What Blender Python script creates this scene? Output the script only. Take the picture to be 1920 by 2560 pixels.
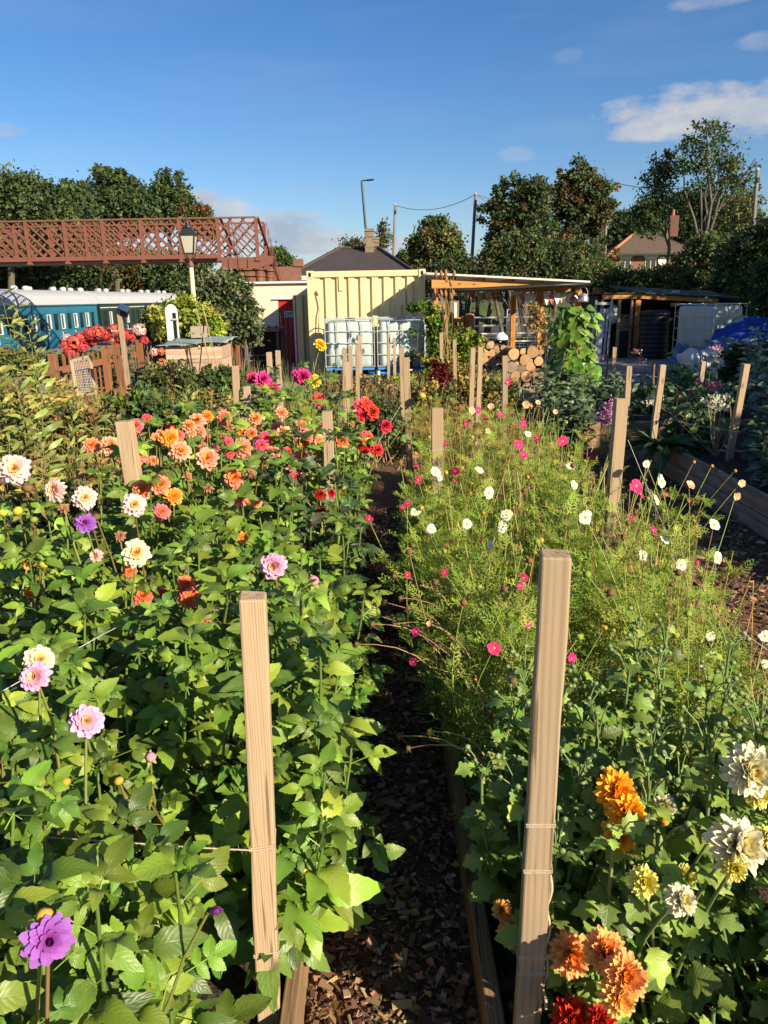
import bpy, math, random
import numpy as np
from mathutils import Matrix, Vector, Euler

for o in list(bpy.data.objects):
    bpy.data.objects.remove(o, do_unlink=True)
scene = bpy.context.scene
COL = scene.collection
R = math.radians
rnd = random.Random(7)

# ------------------------------------------------------------------ camera
CAM_Z, PITCH, ROLL, F_PX = 1.65, math.atan(535 / 1924), 0.018, 1924.0
cam_f = Vector((0, math.cos(PITCH), -math.sin(PITCH)))
_r0 = Vector((1, 0, 0)); _u0 = Vector((0, math.sin(PITCH), math.cos(PITCH)))
cam_r = _r0 * math.cos(ROLL) - _u0 * math.sin(ROLL)
cam_u = _u0 * math.cos(ROLL) + _r0 * math.sin(ROLL)
cam_o = Vector((0, 0, CAM_Z))
cd = bpy.data.cameras.new('camera')
cam = bpy.data.objects.new('camera', cd); COL.objects.link(cam)
cd.sensor_fit = 'VERTICAL'; cd.sensor_height = 36.0; cd.sensor_width = 27.0
cd.lens = 36.0 * F_PX / 2560.0
cd.clip_start = 0.05; cd.clip_end = 2000
M = Matrix((cam_r, cam_u, -cam_f)).transposed().to_4x4(); M.translation = cam_o
cam.matrix_world = M
scene.camera = cam

def ray(px, py):
    return cam_f + cam_r * ((px - 960) / F_PX) - cam_u * ((py - 1280) / F_PX)
def U(px, py, Y):
    """the point seen at a photograph pixel, at ground distance Y"""
    d = ray(px, py); return cam_o + d * (Y / d.y)
def G(px, py, z=0.0):
    """the point seen at a photograph pixel, at height z"""
    d = ray(px, py); return cam_o + d * ((z - CAM_Z) / d.z)

# ------------------------------------------------------------------ light
SUN_EL, SUN_AZ = 25.0, 46.0          # azimuth: degrees to the right of straight behind the camera
world = bpy.data.worlds.new('World'); scene.world = world; world.use_nodes = True
wn, wl = world.node_tree.nodes, world.node_tree.links
wn.clear()
w_out = wn.new('ShaderNodeOutputWorld'); w_bg = wn.new('ShaderNodeBackground')
sky = wn.new('ShaderNodeTexSky'); sky.sky_type = 'NISHITA'; sky.sun_disc = False
sky.sun_elevation = R(SUN_EL); sky.sun_rotation = R(180 - SUN_AZ)
sky.altitude = 0; sky.air_density = 1.0; sky.dust_density = 0.6; sky.ozone_density = 2.4
w_bg.inputs['Strength'].default_value = 0.068
wl.new(w_bg.outputs[0], w_out.inputs[0])
def build_clouds():
    """a few cumulus banks low over the horizon and small scattered puffs, mixed over the sky by direction"""
    tc = wn.new('ShaderNodeTexCoord')
    def math_n(op, a, b=None, clamp=False):
        n = wn.new('ShaderNodeMath'); n.operation = op; n.use_clamp = clamp
        for i, v in enumerate((a, b)):
            if v is None: continue
            if isinstance(v, (int, float)): n.inputs[i].default_value = v
            else: wl.new(v, n.inputs[i])
        return n.outputs[0]
    sep = wn.new('ShaderNodeSeparateXYZ'); wl.new(tc.outputs['Generated'], sep.inputs[0])
    azi = math_n('ARCTAN2', sep.outputs[0], sep.outputs[1])
    ele = math_n('ARCSINE', sep.outputs[2])
    mp = wn.new('ShaderNodeMapping'); mp.inputs['Scale'].default_value = (1, 1, 2.2)
    wl.new(tc.outputs['Generated'], mp.inputs[0])
    nz = wn.new('ShaderNodeTexNoise'); nz.inputs['Scale'].default_value = 13; nz.inputs['Detail'].default_value = 9
    nz.inputs['Roughness'].default_value = 0.62; wl.new(mp.outputs[0], nz.inputs['Vector'])
    nzc = math_n('SUBTRACT', nz.outputs['Fac'], 0.5)
    total = None
    banks = [(0.37, 0.188, 0.11, 0.032, .95), (0.46, 0.186, 0.13, 0.032, .95), (0.31, 0.176, 0.05, 0.013, .8), (0.60, 0.18, 0.12, 0.03, .9), (-0.215, 0.104, 0.07, 0.022, .95), (-0.15, 0.086, 0.09, 0.024, .95), (-0.08, 0.070, 0.08, 0.020, .9), (-0.01, 0.058, 0.09, 0.014, .7), (0.0, 0.042, 0.3, 0.012, .4),
             (0.164, 0.159, .022, .008, .22), (0.219, 0.254, 0.018, 0.008, .15), (0.42, 0.250, 0.03, 0.010, .35), (.375, .290, .06, .008, .4), (-0.42, 0.18, 0.035, 0.009, .4), (0.417, 0.07, .06, .02, .5),
             (-1.3, .12, .3, .05, .9), (1.5, .14, .4, .06, .9), (2.4, .2, .3, .06, .9), (-2.2, .25, .3, .05, .9)]
    for a0, e0, wa, we, amp in banks:
        da = math_n('DIVIDE', math_n('SUBTRACT', azi, a0), wa); de = math_n('DIVIDE', math_n('SUBTRACT', ele, e0), we)
        r2 = math_n('ADD', math_n('MULTIPLY', da, da), math_n('MULTIPLY', de, de))
        g = math_n('MULTIPLY', math_n('SUBTRACT', 1.0, r2), 0.8)
        g = math_n('MULTIPLY', math_n('ADD', g, math_n('MULTIPLY', nzc, 2.9)), 1.5, True)
        g = math_n('MULTIPLY', g, amp)
        total = g if total is None else math_n('MAXIMUM', total, g)
    # thin high streaks everywhere
    mp2 = wn.new('ShaderNodeMapping'); mp2.inputs['Scale'].default_value = (1.2, 1.2, 9); mp2.inputs['Rotation'].default_value = (0.15, 0.1, 0.4)
    wl.new(tc.outputs['Generated'], mp2.inputs[0])
    nz2 = wn.new('ShaderNodeTexNoise'); nz2.inputs['Scale'].default_value = 3; nz2.inputs['Detail'].default_value = 6; wl.new(mp2.outputs[0], nz2.inputs['Vector'])
    thin = math_n('MULTIPLY', math_n('SUBTRACT', nz2.outputs['Fac'], 0.48), 0.7, True)
    total = math_n('MAXIMUM', total, math_n('MULTIPLY', thin, 0.5))
    # cloud body: warm white tops, greyer bellies, by a second noise
    nz3 = wn.new('ShaderNodeTexNoise'); nz3.inputs['Scale'].default_value = 14; nz3.inputs['Detail'].default_value = 5; wl.new(mp.outputs[0], nz3.inputs['Vector'])
    cr = wn.new('ShaderNodeValToRGB'); wl.new(nz3.outputs['Fac'], cr.inputs[0])
    cr.color_ramp.elements[0].position = 0.35; cr.color_ramp.elements[0].color = (3.0, 3.6, 4.5, 1)
    cr.color_ramp.elements[1].position = 0.65; cr.color_ramp.elements[1].color = (5.2, 5.0, 4.9, 1)
    mx = wn.new('ShaderNodeMix'); mx.data_type = 'RGBA'
    wl.new(total, mx.inputs[0]); hsv = wn.new('ShaderNodeHueSaturation'); hsv.inputs['Saturation'].default_value = 1.28; wl.new(sky.outputs[0], hsv.inputs['Color']); tn = wn.new('ShaderNodeMix'); tn.data_type = 'RGBA'; tn.blend_type = 'MULTIPLY'; tn.inputs[0].default_value = 1.0; tn.inputs[7].default_value = (.80, .84, .98, 1); wl.new(hsv.outputs[0], tn.inputs[6]); wl.new(tn.outputs[2], mx.inputs[6]); wl.new(cr.outputs[0], mx.inputs[7])
    wl.new(mx.outputs[2], w_bg.inputs['Color'])
build_clouds()
sl = bpy.data.lights.new('sun', 'SUN'); sl.energy = 5.0; sl.angle = R(0.53); sl.color = (1.0, 0.865, 0.66)
sun = bpy.data.objects.new('sun', sl); COL.objects.link(sun)
sun_dir = Vector((math.sin(R(SUN_AZ)) * math.cos(R(SUN_EL)), -math.cos(R(SUN_AZ)) * math.cos(R(SUN_EL)), math.sin(R(SUN_EL))))
sun.rotation_euler = sun_dir.to_track_quat('Z', 'Y').to_euler(); sun.location = (8, -8, 12)

vs = scene.view_settings
vs.view_transform = 'Standard'; vs.look = 'None'; vs.exposure = 1.0; vs.gamma = 1.0; vs.use_curve_mapping = False
scene.cycles.max_bounces = 6; scene.cycles.diffuse_bounces = 3; scene.cycles.transparent_max_bounces = 8
scene.cycles.use_denoising = True
# ------------------------------------------------------------------ mesh helpers
WORLD = {}
def empty(name, loc=(0, 0, 0), rz=0.0, label=None, cat=None, group=None):
    o = bpy.data.objects.new(name, None); COL.objects.link(o)
    o.empty_display_size = 0.1; o.location = loc; o.rotation_euler = (0, 0, rz); WORLD[o.name] = Vector(loc)
    return tag(o, label, cat, group)
def tag(o, label=None, cat=None, group=None, kind=None):
    if label: o['label'] = label
    if cat: o['category'] = cat
    if group: o['group'] = group
    if kind: o['kind'] = kind
    return o
def put(name, me, parent=None, mat=None, world=False, M=None):
    o = bpy.data.objects.new(name, me); COL.objects.link(o)
    if mat is not None and not me.materials: me.materials.append(mat)
    if parent is not None:
        o.parent = parent
        if world: o.location = -WORLD.get(parent.name, Vector())
    if M is not None: o.matrix_local = M
    WORLD[o.name] = Vector() if world else WORLD.get(parent.name, Vector()) if parent else Vector()
    return o
def np_mesh(name, V, F, col=None, uv=None, smooth=False, mat=None):
    """V (n,3); F (m,k) faces of one size; col (n,3) per vertex; uv (n,2) per vertex"""
    V = np.asarray(V, dtype=np.float32); F = np.asarray(F, dtype=np.int32); m, k = F.shape
    me = bpy.data.meshes.new(name)
    me.vertices.add(len(V)); me.vertices.foreach_set('co', V.ravel())
    me.loops.add(m * k); me.loops.foreach_set('vertex_index', F.ravel())
    me.polygons.add(m); me.polygons.foreach_set('loop_start', np.arange(0, m * k, k, dtype=np.int32))
    me.polygons.foreach_set('use_smooth', np.full(m, smooth, dtype=bool))
    me.update(calc_edges=True)
    if col is not None:
        a = me.color_attributes.new('Col', 'FLOAT_COLOR', 'POINT')
        c = np.ones((len(V), 4), dtype=np.float32); c[:, :3] = col; a.data.foreach_set('color', c.ravel())
    if uv is not None:
        u = me.uv_layers.new(name='UVMap'); u.data.foreach_set('uv', np.asarray(uv, dtype=np.float32)[F.ravel()].ravel())
    if mat is not None: me.materials.append(mat)
    return me
class MB:
    def __init__(s): s.v = []; s.f = []; s.m = []
    def add(s, vs, fs, mi=0):
        n = len(s.v); s.v += [tuple(v) for v in vs]; s.f += [tuple(i + n for i in f) for f in fs]; s.m += [mi] * len(fs); return s
    def bx(s, x0, x1, y0, y1, z0, z1, mi=0):
        vs = [(x, y, z) for z in (z0, z1) for y in (y0, y1) for x in (x0, x1)]
        return s.add(vs, [(0, 2, 3, 1), (4, 5, 7, 6), (0, 1, 5, 4), (2, 6, 7, 3), (0, 4, 6, 2), (1, 3, 7, 5)], mi)
    def box(s, c, size, rot=None, mi=0):
        h = [v / 2 for v in size]; c = Vector(c); Rm = (Euler(rot).to_matrix() if rot is not None and not isinstance(rot, Matrix) else rot)
        vs = []
        for z in (-h[2], h[2]):
            for y in (-h[1], h[1]):
                for x in (-h[0], h[0]):
                    p = Vector((x, y, z)); vs.append(c + (Rm @ p if Rm else p))
        return s.add(vs, [(0, 2, 3, 1), (4, 5, 7, 6), (0, 1, 5, 4), (2, 6, 7, 3), (0, 4, 6, 2), (1, 3, 7, 5)], mi)
    def bar(s, p, q, w, h, up=(0, 0, 1), mi=0):
        p, q = Vector(p), Vector(q); d = (q - p); L = d.length; z = d / L; up = Vector(up)
        x = up.cross(z)
        if x.length < 1e-4: x = Vector((1, 0, 0)).cross(z)
        x.normalize(); y = z.cross(x)
        return s.box((p + q) / 2, (w, h, L), Matrix((x, y, z)).transposed(), mi)
    def tube(s, pts, rads, n=6, cap=True, mi=0):
        pts = [Vector(p) for p in pts]
        if isinstance(rads, (int, float)): rads = [rads] * len(pts)
        vs = []; fs = []; ref = None
        for i, p in enumerate(pts):
            t = (pts[min(i + 1, len(pts) - 1)] - pts[max(i - 1, 0)]).normalized()
            if ref is None: ref = Vector((0, 1, 0)) if abs(t.z) > 0.7 else Vector((0, 0, 1))
            x = ref.cross(t)
            if x.length < 1e-5: x = Vector((1, 0, 0)).cross(t)
            x.normalize(); y = t.cross(x); ref = y
            for k in range(n):
                a = 2 * math.pi * k / n; vs.append(p + (x * math.cos(a) + y * math.sin(a)) * rads[i])
        for i in range(len(pts) - 1):
            for k in range(n):
                fs.append((i * n + k, i * n + (k + 1) % n, (i + 1) * n + (k + 1) % n, (i + 1) * n + k))
        if cap: fs.append(tuple(range(n - 1, -1, -1))); fs.append(tuple((len(pts) - 1) * n + k for k in range(n)))
        return s.add(vs, fs, mi)
    def lathe(s, prof, c=(0, 0, 0), n=16, mi=0, rot=None):
        vs = []; fs = []; c = Vector(c)
        for r, z in prof:
            for k in range(n):
                a = 2 * math.pi * k / n; p = Vector((r * math.cos(a), r * math.sin(a), z))
                vs.append(c + (rot @ p if rot else p))
        for i in range(len(prof) - 1):
            for k in range(n):
                fs.append((i * n + k, i * n + (k + 1) % n, (i + 1) * n + (k + 1) % n, (i + 1) * n + k))
        fs.append(tuple(range(n - 1, -1, -1))); fs.append(tuple((len(prof) - 1) * n + k for k in range(n)))
        return s.add(vs, fs, mi)
    def prism(s, poly, y0, y1, mi=0):
        """polygon in x,z extruded along y"""
        n = len(poly); vs = [(x, y0, z) for x, z in poly] + [(x, y1, z) for x, z in poly]
        fs = [tuple(range(n)), tuple(range(2 * n - 1, n - 1, -1))] + [(i, i + n, (i + 1) % n + n, (i + 1) % n) for i in range(n)]
        return s.add(vs, fs, mi)
    def mesh(s, name='mesh', mats=None, smooth=False):
        me = bpy.data.meshes.new(name); me.from_pydata(s.v, [], s.f)
        if smooth: me.polygons.foreach_set('use_smooth', [True] * len(me.polygons))
        if mats is not None:
            if not isinstance(mats, (list, tuple)): mats = [mats]
            for m in mats: me.materials.append(m)
            if len(mats) > 1: me.polygons.foreach_set('material_index', s.m)
        me.update(); return me
    def build(s, name, mats, parent=None, world=True, smooth=False, bevel=0.0, label=None, cat=None, group=None, kind=None):
        o = put(name, s.mesh(name, mats, smooth), parent, world=world)
        if bevel:
            b = o.modifiers.new('bevel', 'BEVEL'); b.width = bevel; b.segments = 2; b.limit_method = 'ANGLE'
        return tag(o, label, cat, group, kind)
def copy_tree(o, parent=None):
    c = o.copy(); COL.objects.link(c)
    if parent is not None: c.parent = parent
    WORLD[c.name] = WORLD.get(o.name, Vector())
    for ch in list(o.children): copy_tree(ch, c)
    return c
def rect(name, x0, x1, y0, y1, z, mat, kind='structure', nx=1, ny=1, amp=0.0, seed=0):
    rg = np.random.default_rng(seed)
    xs = np.linspace(x0, x1, nx + 1); ys = np.linspace(y0, y1, ny + 1)
    X, Y = np.meshgrid(xs, ys); Z = np.full_like(X, z)
    if amp: Z = Z + rg.normal(0, amp, Z.shape)
    V = np.stack([X, Y, Z], -1).reshape(-1, 3); w = nx + 1
    F = [(j * w + i, j * w + i + 1, (j + 1) * w + i + 1, (j + 1) * w + i) for j in range(ny) for i in range(nx)]
    o = put(name, np_mesh(name, V, F, mat=mat, smooth=bool(amp))); o['kind'] = kind; return o

# ------------------------------------------------------------------ material helpers
MATS = {}
def nt(m):
    m.use_nodes = True; n = m.node_tree.nodes; l = m.node_tree.links
    return n, l, n['Principled BSDF'], n['Material Output']
def mat(name, col, rough=0.75, metal=0.0, var=0.18, vs=6.0, col2=None, bump=0.15, bs=60.0, stretch=(1, 1, 1), spec=0.35, trans=0.0, dirt=0.0, dirtcol=(0.08, 0.06, 0.04), ds=1.5, bd=0.004, rand=0.0):
    """base colour broken up by two noises, fine relief, optional dirt blotches; object coordinates"""
    if name in MATS: return MATS[name]
    m = bpy.data.materials.new(name); MATS[name] = m; n, l, b, out = nt(m)
    tc = n.new('ShaderNodeTexCoord'); mp = n.new('ShaderNodeMapping'); mp.inputs['Scale'].default_value = stretch
    l.new(tc.outputs['Object'], mp.inputs[0])
    nz = n.new('ShaderNodeTexNoise'); nz.inputs['Scale'].default_value = vs; nz.inputs['Detail'].default_value = 6; nz.inputs['Roughness'].default_value = 0.65
    l.new(mp.outputs[0], nz.inputs['Vector'])
    cr = n.new('ShaderNodeValToRGB'); l.new(nz.outputs['Fac'], cr.inputs[0])
    c2 = col2 or tuple(min(1, c * (1 + var)) for c in col)
    c1 = tuple(c * (1 - var) for c in col)
    cr.color_ramp.elements[0].position = 0.3; cr.color_ramp.elements[0].color = (*c1, 1)
    cr.color_ramp.elements[1].position = 0.7; cr.color_ramp.elements[1].color = (*c2, 1)
    cout = cr.outputs[0]
    if dirt:
        nd = n.new('ShaderNodeTexNoise'); nd.inputs['Scale'].default_value = ds; nd.inputs['Detail'].default_value = 8; nd.inputs['Roughness'].default_value = 0.7
        l.new(tc.outputs['Object'], nd.inputs['Vector'])
        rr = n.new('ShaderNodeValToRGB'); rr.color_ramp.elements[0].position = 0.5; rr.color_ramp.elements[1].position = 0.75
        rr.color_ramp.elements[0].color = (0, 0, 0, 1); rr.color_ramp.elements[1].color = (dirt, dirt, dirt, 1); l.new(nd.outputs['Fac'], rr.inputs[0])
        mx = n.new('ShaderNodeMix'); mx.data_type = 'RGBA'; l.new(rr.outputs[0], mx.inputs[0]); l.new(cout, mx.inputs[6]); mx.inputs[7].default_value = (*dirtcol, 1); cout = mx.outputs[2]
    if rand:
        oi = n.new('ShaderNodeObjectInfo'); hs = n.new('ShaderNodeHueSaturation'); mr = n.new('ShaderNodeMapRange')
        mr.inputs[3].default_value = 1 - rand; mr.inputs[4].default_value = 1 + rand
        l.new(oi.outputs['Random'], mr.inputs[0]); l.new(mr.outputs[0], hs.inputs['Value']); l.new(cout, hs.inputs['Color']); cout = hs.outputs[0]
    l.new(cout, b.inputs['Base Color'])
    b.inputs['Roughness'].default_value = rough; b.inputs['Metallic'].default_value = metal
    b.inputs['Specular IOR Level'].default_value = spec
    if trans: b.inputs['Transmission Weight'].default_value = trans
    if bump:
        nb = n.new('ShaderNodeTexNoise'); nb.inputs['Scale'].default_value = bs; nb.inputs['Detail'].default_value = 5
        l.new(mp.outputs[0], nb.inputs['Vector'])
        bm = n.new('ShaderNodeBump'); bm.inputs['Strength'].default_value = bump; bm.inputs['Distance'].default_value = bd
        l.new(nb.outputs['Fac'], bm.inputs['Height']); l.new(bm.outputs[0], b.inputs['Normal'])
    return m
def wood(name, light, dark, axis='Z', ring=70.0, rough=0.8, off=(0.07, 0.05, 0.03), dirt=0.25, dirtcol=(0.10, 0.09, 0.075), rand=0.12, blen=0.03):
    """sawn timber: growth rings about an axis outside the piece, so faces show long grain and the cut end arcs"""
    if name in MATS: return MATS[name]
    m = bpy.data.materials.new(name); MATS[name] = m; n, l, b, out = nt(m)
    tc = n.new('ShaderNodeTexCoord'); oi = n.new('ShaderNodeObjectInfo')
    mp = n.new('ShaderNodeMapping'); sc = [1, 1, 1]; sc['XYZ'.index(axis)] = blen; mp.inputs['Scale'].default_value = sc; mp.inputs['Location'].default_value = off
    l.new(tc.outputs['Object'], mp.inputs[0])
    wv = n.new('ShaderNodeTexWave'); wv.wave_type = 'RINGS'; wv.rings_direction = axis; wv.inputs['Scale'].default_value = ring
    wv.inputs['Distortion'].default_value = 5.0; wv.inputs['Detail'].default_value = 4; wv.inputs['Detail Scale'].default_value = 1.5
    l.new(mp.outputs[0], wv.inputs['Vector'])
    nz = n.new('ShaderNodeTexNoise'); nz.inputs['Scale'].default_value = 140; nz.inputs['Detail'].default_value = 4; l.new(mp.outputs[0], nz.inputs['Vector'])
    ad = n.new('ShaderNodeMix'); ad.data_type = 'FLOAT'; ad.inputs[0].default_value = 0.6; l.new(wv.outputs['Fac'], ad.inputs[2]); l.new(nz.outputs['Fac'], ad.inputs[3])
    cr = n.new('ShaderNodeValToRGB'); l.new(ad.outputs[0], cr.inputs[0])
    cr.color_ramp.elements[0].position = 0.15; cr.color_ramp.elements[0].color = (*dark, 1)
    cr.color_ramp.elements[1].position = 0.62; cr.color_ramp.elements[1].color = (*light, 1)
    nd = n.new('ShaderNodeTexNoise'); nd.inputs['Scale'].default_value = 5; nd.inputs['Detail'].default_value = 7; l.new(tc.outputs['Object'], nd.inputs['Vector'])
    rr = n.new('ShaderNodeValToRGB'); rr.color_ramp.elements[0].position = 0.45; rr.color_ramp.elements[1].position = 0.75
    rr.color_ramp.elements[0].color = (0, 0, 0, 1); rr.color_ramp.elements[1].color = (dirt,) * 3 + (1,); l.new(nd.outputs['Fac'], rr.inputs[0])
    mx = n.new('ShaderNodeMix'); mx.data_type = 'RGBA'; l.new(rr.outputs[0], mx.inputs[0]); l.new(cr.outputs[0], mx.inputs[6]); mx.inputs[7].default_value = (*dirtcol, 1)
    # drying cracks along the grain and a few knots
    mpc = n.new('ShaderNodeMapping'); sc2 = [55, 55, 55]; sc2['XYZ'.index(axis)] = 2.2; mpc.inputs['Scale'].default_value = sc2; l.new(tc.outputs['Object'], mpc.inputs[0])
    nc = n.new('ShaderNodeTexNoise'); nc.inputs['Scale'].default_value = 1.0; nc.inputs['Detail'].default_value = 2; l.new(mpc.outputs[0], nc.inputs['Vector'])
    rc = n.new('ShaderNodeValToRGB'); rc.color_ramp.elements[0].position = 0.635; rc.color_ramp.elements[0].color = (0, 0, 0, 1); rc.color_ramp.elements[1].position = 0.67; rc.color_ramp.elements[1].color = (.75, .75, .75, 1); l.new(nc.outputs['Fac'], rc.inputs[0])
    vk = n.new('ShaderNodeTexVoronoi'); vk.inputs['Scale'].default_value = 1.0; mpk = n.new('ShaderNodeMapping'); sc3 = [9, 9, 9]; sc3['XYZ'.index(axis)] = 4.5; mpk.inputs['Scale'].default_value = sc3; l.new(tc.outputs['Object'], mpk.inputs[0]); l.new(mpk.outputs[0], vk.inputs['Vector'])
    rk = n.new('ShaderNodeValToRGB'); rk.color_ramp.elements[0].position = 0.10; rk.color_ramp.elements[0].color = (.85, .85, .85, 1); rk.color_ramp.elements[1].position = 0.19; rk.color_ramp.elements[1].color = (0, 0, 0, 1); l.new(vk.outputs['Distance'], rk.inputs[0])
    mc = n.new('ShaderNodeMath'); mc.operation = 'MAXIMUM'; l.new(rc.outputs[0], mc.inputs[0]); l.new(rk.outputs[0], mc.inputs[1])
    mk = n.new('ShaderNodeMix'); mk.data_type = 'RGBA'; l.new(mc.outputs[0], mk.inputs[0]); l.new(mx.outputs[2], mk.inputs[6]); mk.inputs[7].default_value = (*[c * .38 for c in dark], 1)
    hs = n.new('ShaderNodeHueSaturation'); mr = n.new('ShaderNodeMapRange'); mr.inputs[3].default_value = 1 - rand; mr.inputs[4].default_value = 1 + rand
    l.new(oi.outputs['Random'], mr.inputs[0]); l.new(mr.outputs[0], hs.inputs['Value']); l.new(mk.outputs[2], hs.inputs['Color'])
    l.new(hs.outputs[0], b.inputs['Base Color']); b.inputs['Roughness'].default_value = rough; b.inputs['Specular IOR Level'].default_value = 0.25
    bm = n.new('ShaderNodeBump'); bm.inputs['Strength'].default_value = 0.2; bm.inputs['Distance'].default_value = 0.001
    l.new(ad.outputs[0], bm.inputs['Height']); l.new(bm.outputs[0], b.inputs['Normal'])
    return m
def leafmat(name, veins=False, transl=0.35, hue=0.03, val=0.35, rough=0.5, spec=0.35, sat=1.0, blotch=0.0):
    """foliage and petals: natural colour from the mesh's own Col attribute, varied per object; thin, so some light comes through"""
    if name in MATS: return MATS[name]
    m = bpy.data.materials.new(name); MATS[name] = m; n, l, b, out = nt(m)
    at = n.new('ShaderNodeVertexColor'); at.layer_name = 'Col'; oi = n.new('ShaderNodeObjectInfo')
    cout = at.outputs[0]
    tc = n.new('ShaderNodeTexCoord')
    if veins:
        sp = n.new('ShaderNodeSeparateXYZ'); l.new(tc.outputs['UV'], sp.inputs[0])
        def mt(op, a, c=None, clamp=False):
            q = n.new('ShaderNodeMath'); q.operation = op; q.use_clamp = clamp
            for i, v in enumerate((a, c)):
                if v is None: continue
                if isinstance(v, (int, float)): q.inputs[i].default_value = v
                else: l.new(v, q.inputs[i])
            return q.outputs[0]
        au = mt('ABSOLUTE', mt('SUBTRACT', sp.outputs[0], 0.5))
        ph = mt('FRACT', mt('MULTIPLY', mt('SUBTRACT', sp.outputs[1], mt('MULTIPLY', au, 0.55)), 8.0))
        tri = mt('ABSOLUTE', mt('SUBTRACT', ph, 0.5))
        side = mt('SUBTRACT', 1.0, mt('MULTIPLY', tri, 14.0), True)
        midr = mt('SUBTRACT', 1.0, mt('MULTIPLY', au, 26.0), True)
        ve = mt('MAXIMUM', midr, mt('MULTIPLY', side, 0.55))
        mx = n.new('ShaderNodeMix'); mx.data_type = 'RGBA'; mx.blend_type = 'MIX'
        l.new(mt('MULTIPLY', ve, 0.30), mx.inputs[0]); l.new(cout, mx.inputs[6]); mx.inputs[7].default_value = (0.20, 0.32, 0.08, 1); cout = mx.outputs[2]
        bm = n.new('ShaderNodeBump'); bm.inputs['Strength'].default_value = 0.28; bm.inputs['Distance'].default_value = 0.0015; bm.invert = True
        quilt = mt('MULTIPLY', tri, 1.2)
        l.new(mt('SUBTRACT', ve, quilt), bm.inputs['Height']); l.new(bm.outputs[0], b.inputs['Normal'])
        if blotch:
            nz = n.new('ShaderNodeTexNoise'); nz.inputs['Scale'].default_value = 1.6; nz.inputs['Detail'].default_value = 4
            ad = n.new('ShaderNodeVectorMath'); ad.operation = 'ADD'; l.new(tc.outputs['UV'], ad.inputs[0])
            cm = n.new('ShaderNodeCombineXYZ'); l.new(mt('MULTIPLY', oi.outputs['Random'], 37.0), cm.inputs[0]); l.new(mt('MULTIPLY', oi.outputs['Random'], 91.0), cm.inputs[1]); l.new(cm.outputs[0], ad.inputs[1])
            l.new(ad.outputs[0], nz.inputs['Vector'])
            mb = n.new('ShaderNodeMix'); mb.data_type = 'RGBA'; l.new(mt('MULTIPLY', mt('SUBTRACT', nz.outputs['Fac'], 0.56), 6.0 * blotch, True), mb.inputs[0])
            l.new(cout, mb.inputs[6]); mb.inputs[7].default_value = (0.30, 0.30, 0.10, 1); cout = mb.outputs[2]
    hs = n.new('ShaderNodeHueSaturation')
    mh = n.new('ShaderNodeMapRange'); mh.inputs[3].default_value = 0.5 - hue; mh.inputs[4].default_value = 0.5 + hue
    mv = n.new('ShaderNodeMapRange'); mv.inputs[3].default_value = 1 - val; mv.inputs[4].default_value = 1 + val
    wn_ = n.new('ShaderNodeTexWhiteNoise'); wn_.noise_dimensions = '1D'; l.new(oi.outputs['Random'], wn_.inputs['W'])
    l.new(oi.outputs['Random'], mh.inputs[0]); l.new(wn_.outputs['Value'], mv.inputs[0])
    l.new(mh.outputs[0], hs.inputs['Hue']); l.new(mv.outputs[0], hs.inputs['Value']); l.new(cout, hs.inputs['Color']); hs.inputs['Saturation'].default_value = sat
    l.new(hs.outputs[0], b.inputs['Base Color']); b.inputs['Roughness'].default_value = rough; b.inputs['Specular IOR Level'].default_value = spec
    if transl:
        tr = n.new('ShaderNodeBsdfTranslucent'); ms = n.new('ShaderNodeMixShader'); ms.inputs[0].default_value = transl
        l.new(hs.outputs[0], tr.inputs['Color']); l.new(b.outputs[0], ms.inputs[1]); l.new(tr.outputs[0], ms.inputs[2]); l.new(ms.outputs[0], out.inputs[0])
    return m
def xf(M4, V):
    M4 = np.array(M4); return V @ M4[:3, :3].T + M4[:3, 3]
def scatter(V, F, Ms, cols, base=None):
    """join copies of a template under many matrices; cols (n,3) tint each copy; base (len(V),3) multiplies"""
    Ms = np.asarray(Ms, dtype=np.float32); N = len(Ms); V = np.asarray(V, np.float32); F = np.asarray(F, np.int32)
    W = np.einsum('nij,kj->nki', Ms[:, :3, :3], V) + Ms[:, None, :3, 3]
    FF = F[None] + (np.arange(N) * len(V))[:, None, None]
    C = np.repeat(np.asarray(cols, np.float32)[:, None, :], len(V), 1)
    if base is not None: C = C * np.asarray(base, np.float32)[None]
    return W.reshape(-1, 3), FF.reshape(-1, F.shape[1]), C.reshape(-1, 3)
def frames(P, D, N, S, twist=None):
    """matrices with y along D, z near N, scale S, at P (numpy)"""
    P, D, N = (np.asarray(a, np.float64) for a in (P, D, N)); D = D / (np.linalg.norm(D, axis=1, keepdims=True) + 1e-9)
    X = np.cross(D, N); X /= (np.linalg.norm(X, axis=1, keepdims=True) + 1e-9); Z = np.cross(X, D)
    S = np.broadcast_to(np.asarray(S, np.float64).reshape(-1, 1) if np.ndim(S) < 2 else S, (len(P), 1 if np.ndim(S) < 2 else 3))
    if S.shape[1] == 1: S = np.repeat(S, 3, 1)
    Ms = np.zeros((len(P), 4, 4)); Ms[:, :3, 0] = X * S[:, :1]; Ms[:, :3, 1] = D * S[:, 1:2]; Ms[:, :3, 2] = Z * S[:, 2:]; Ms[:, :3, 3] = P; Ms[:, 3, 3] = 1
    return Ms
def jit(base, n, rg, v=0.25, h=0.12):
    """n natural colours round one or several base colours"""
    b = np.asarray(base, np.float64).reshape(-1, 3); c = b[rg.integers(0, len(b), n)]
    return np.clip(c * (1 + rg.normal(0, v, (n, 1)).clip(-2 * v, 2 * v)) * (1 + rg.normal(0, h, (n, 3)).clip(-2 * h, 2 * h)), 0.002, 1)
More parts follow.
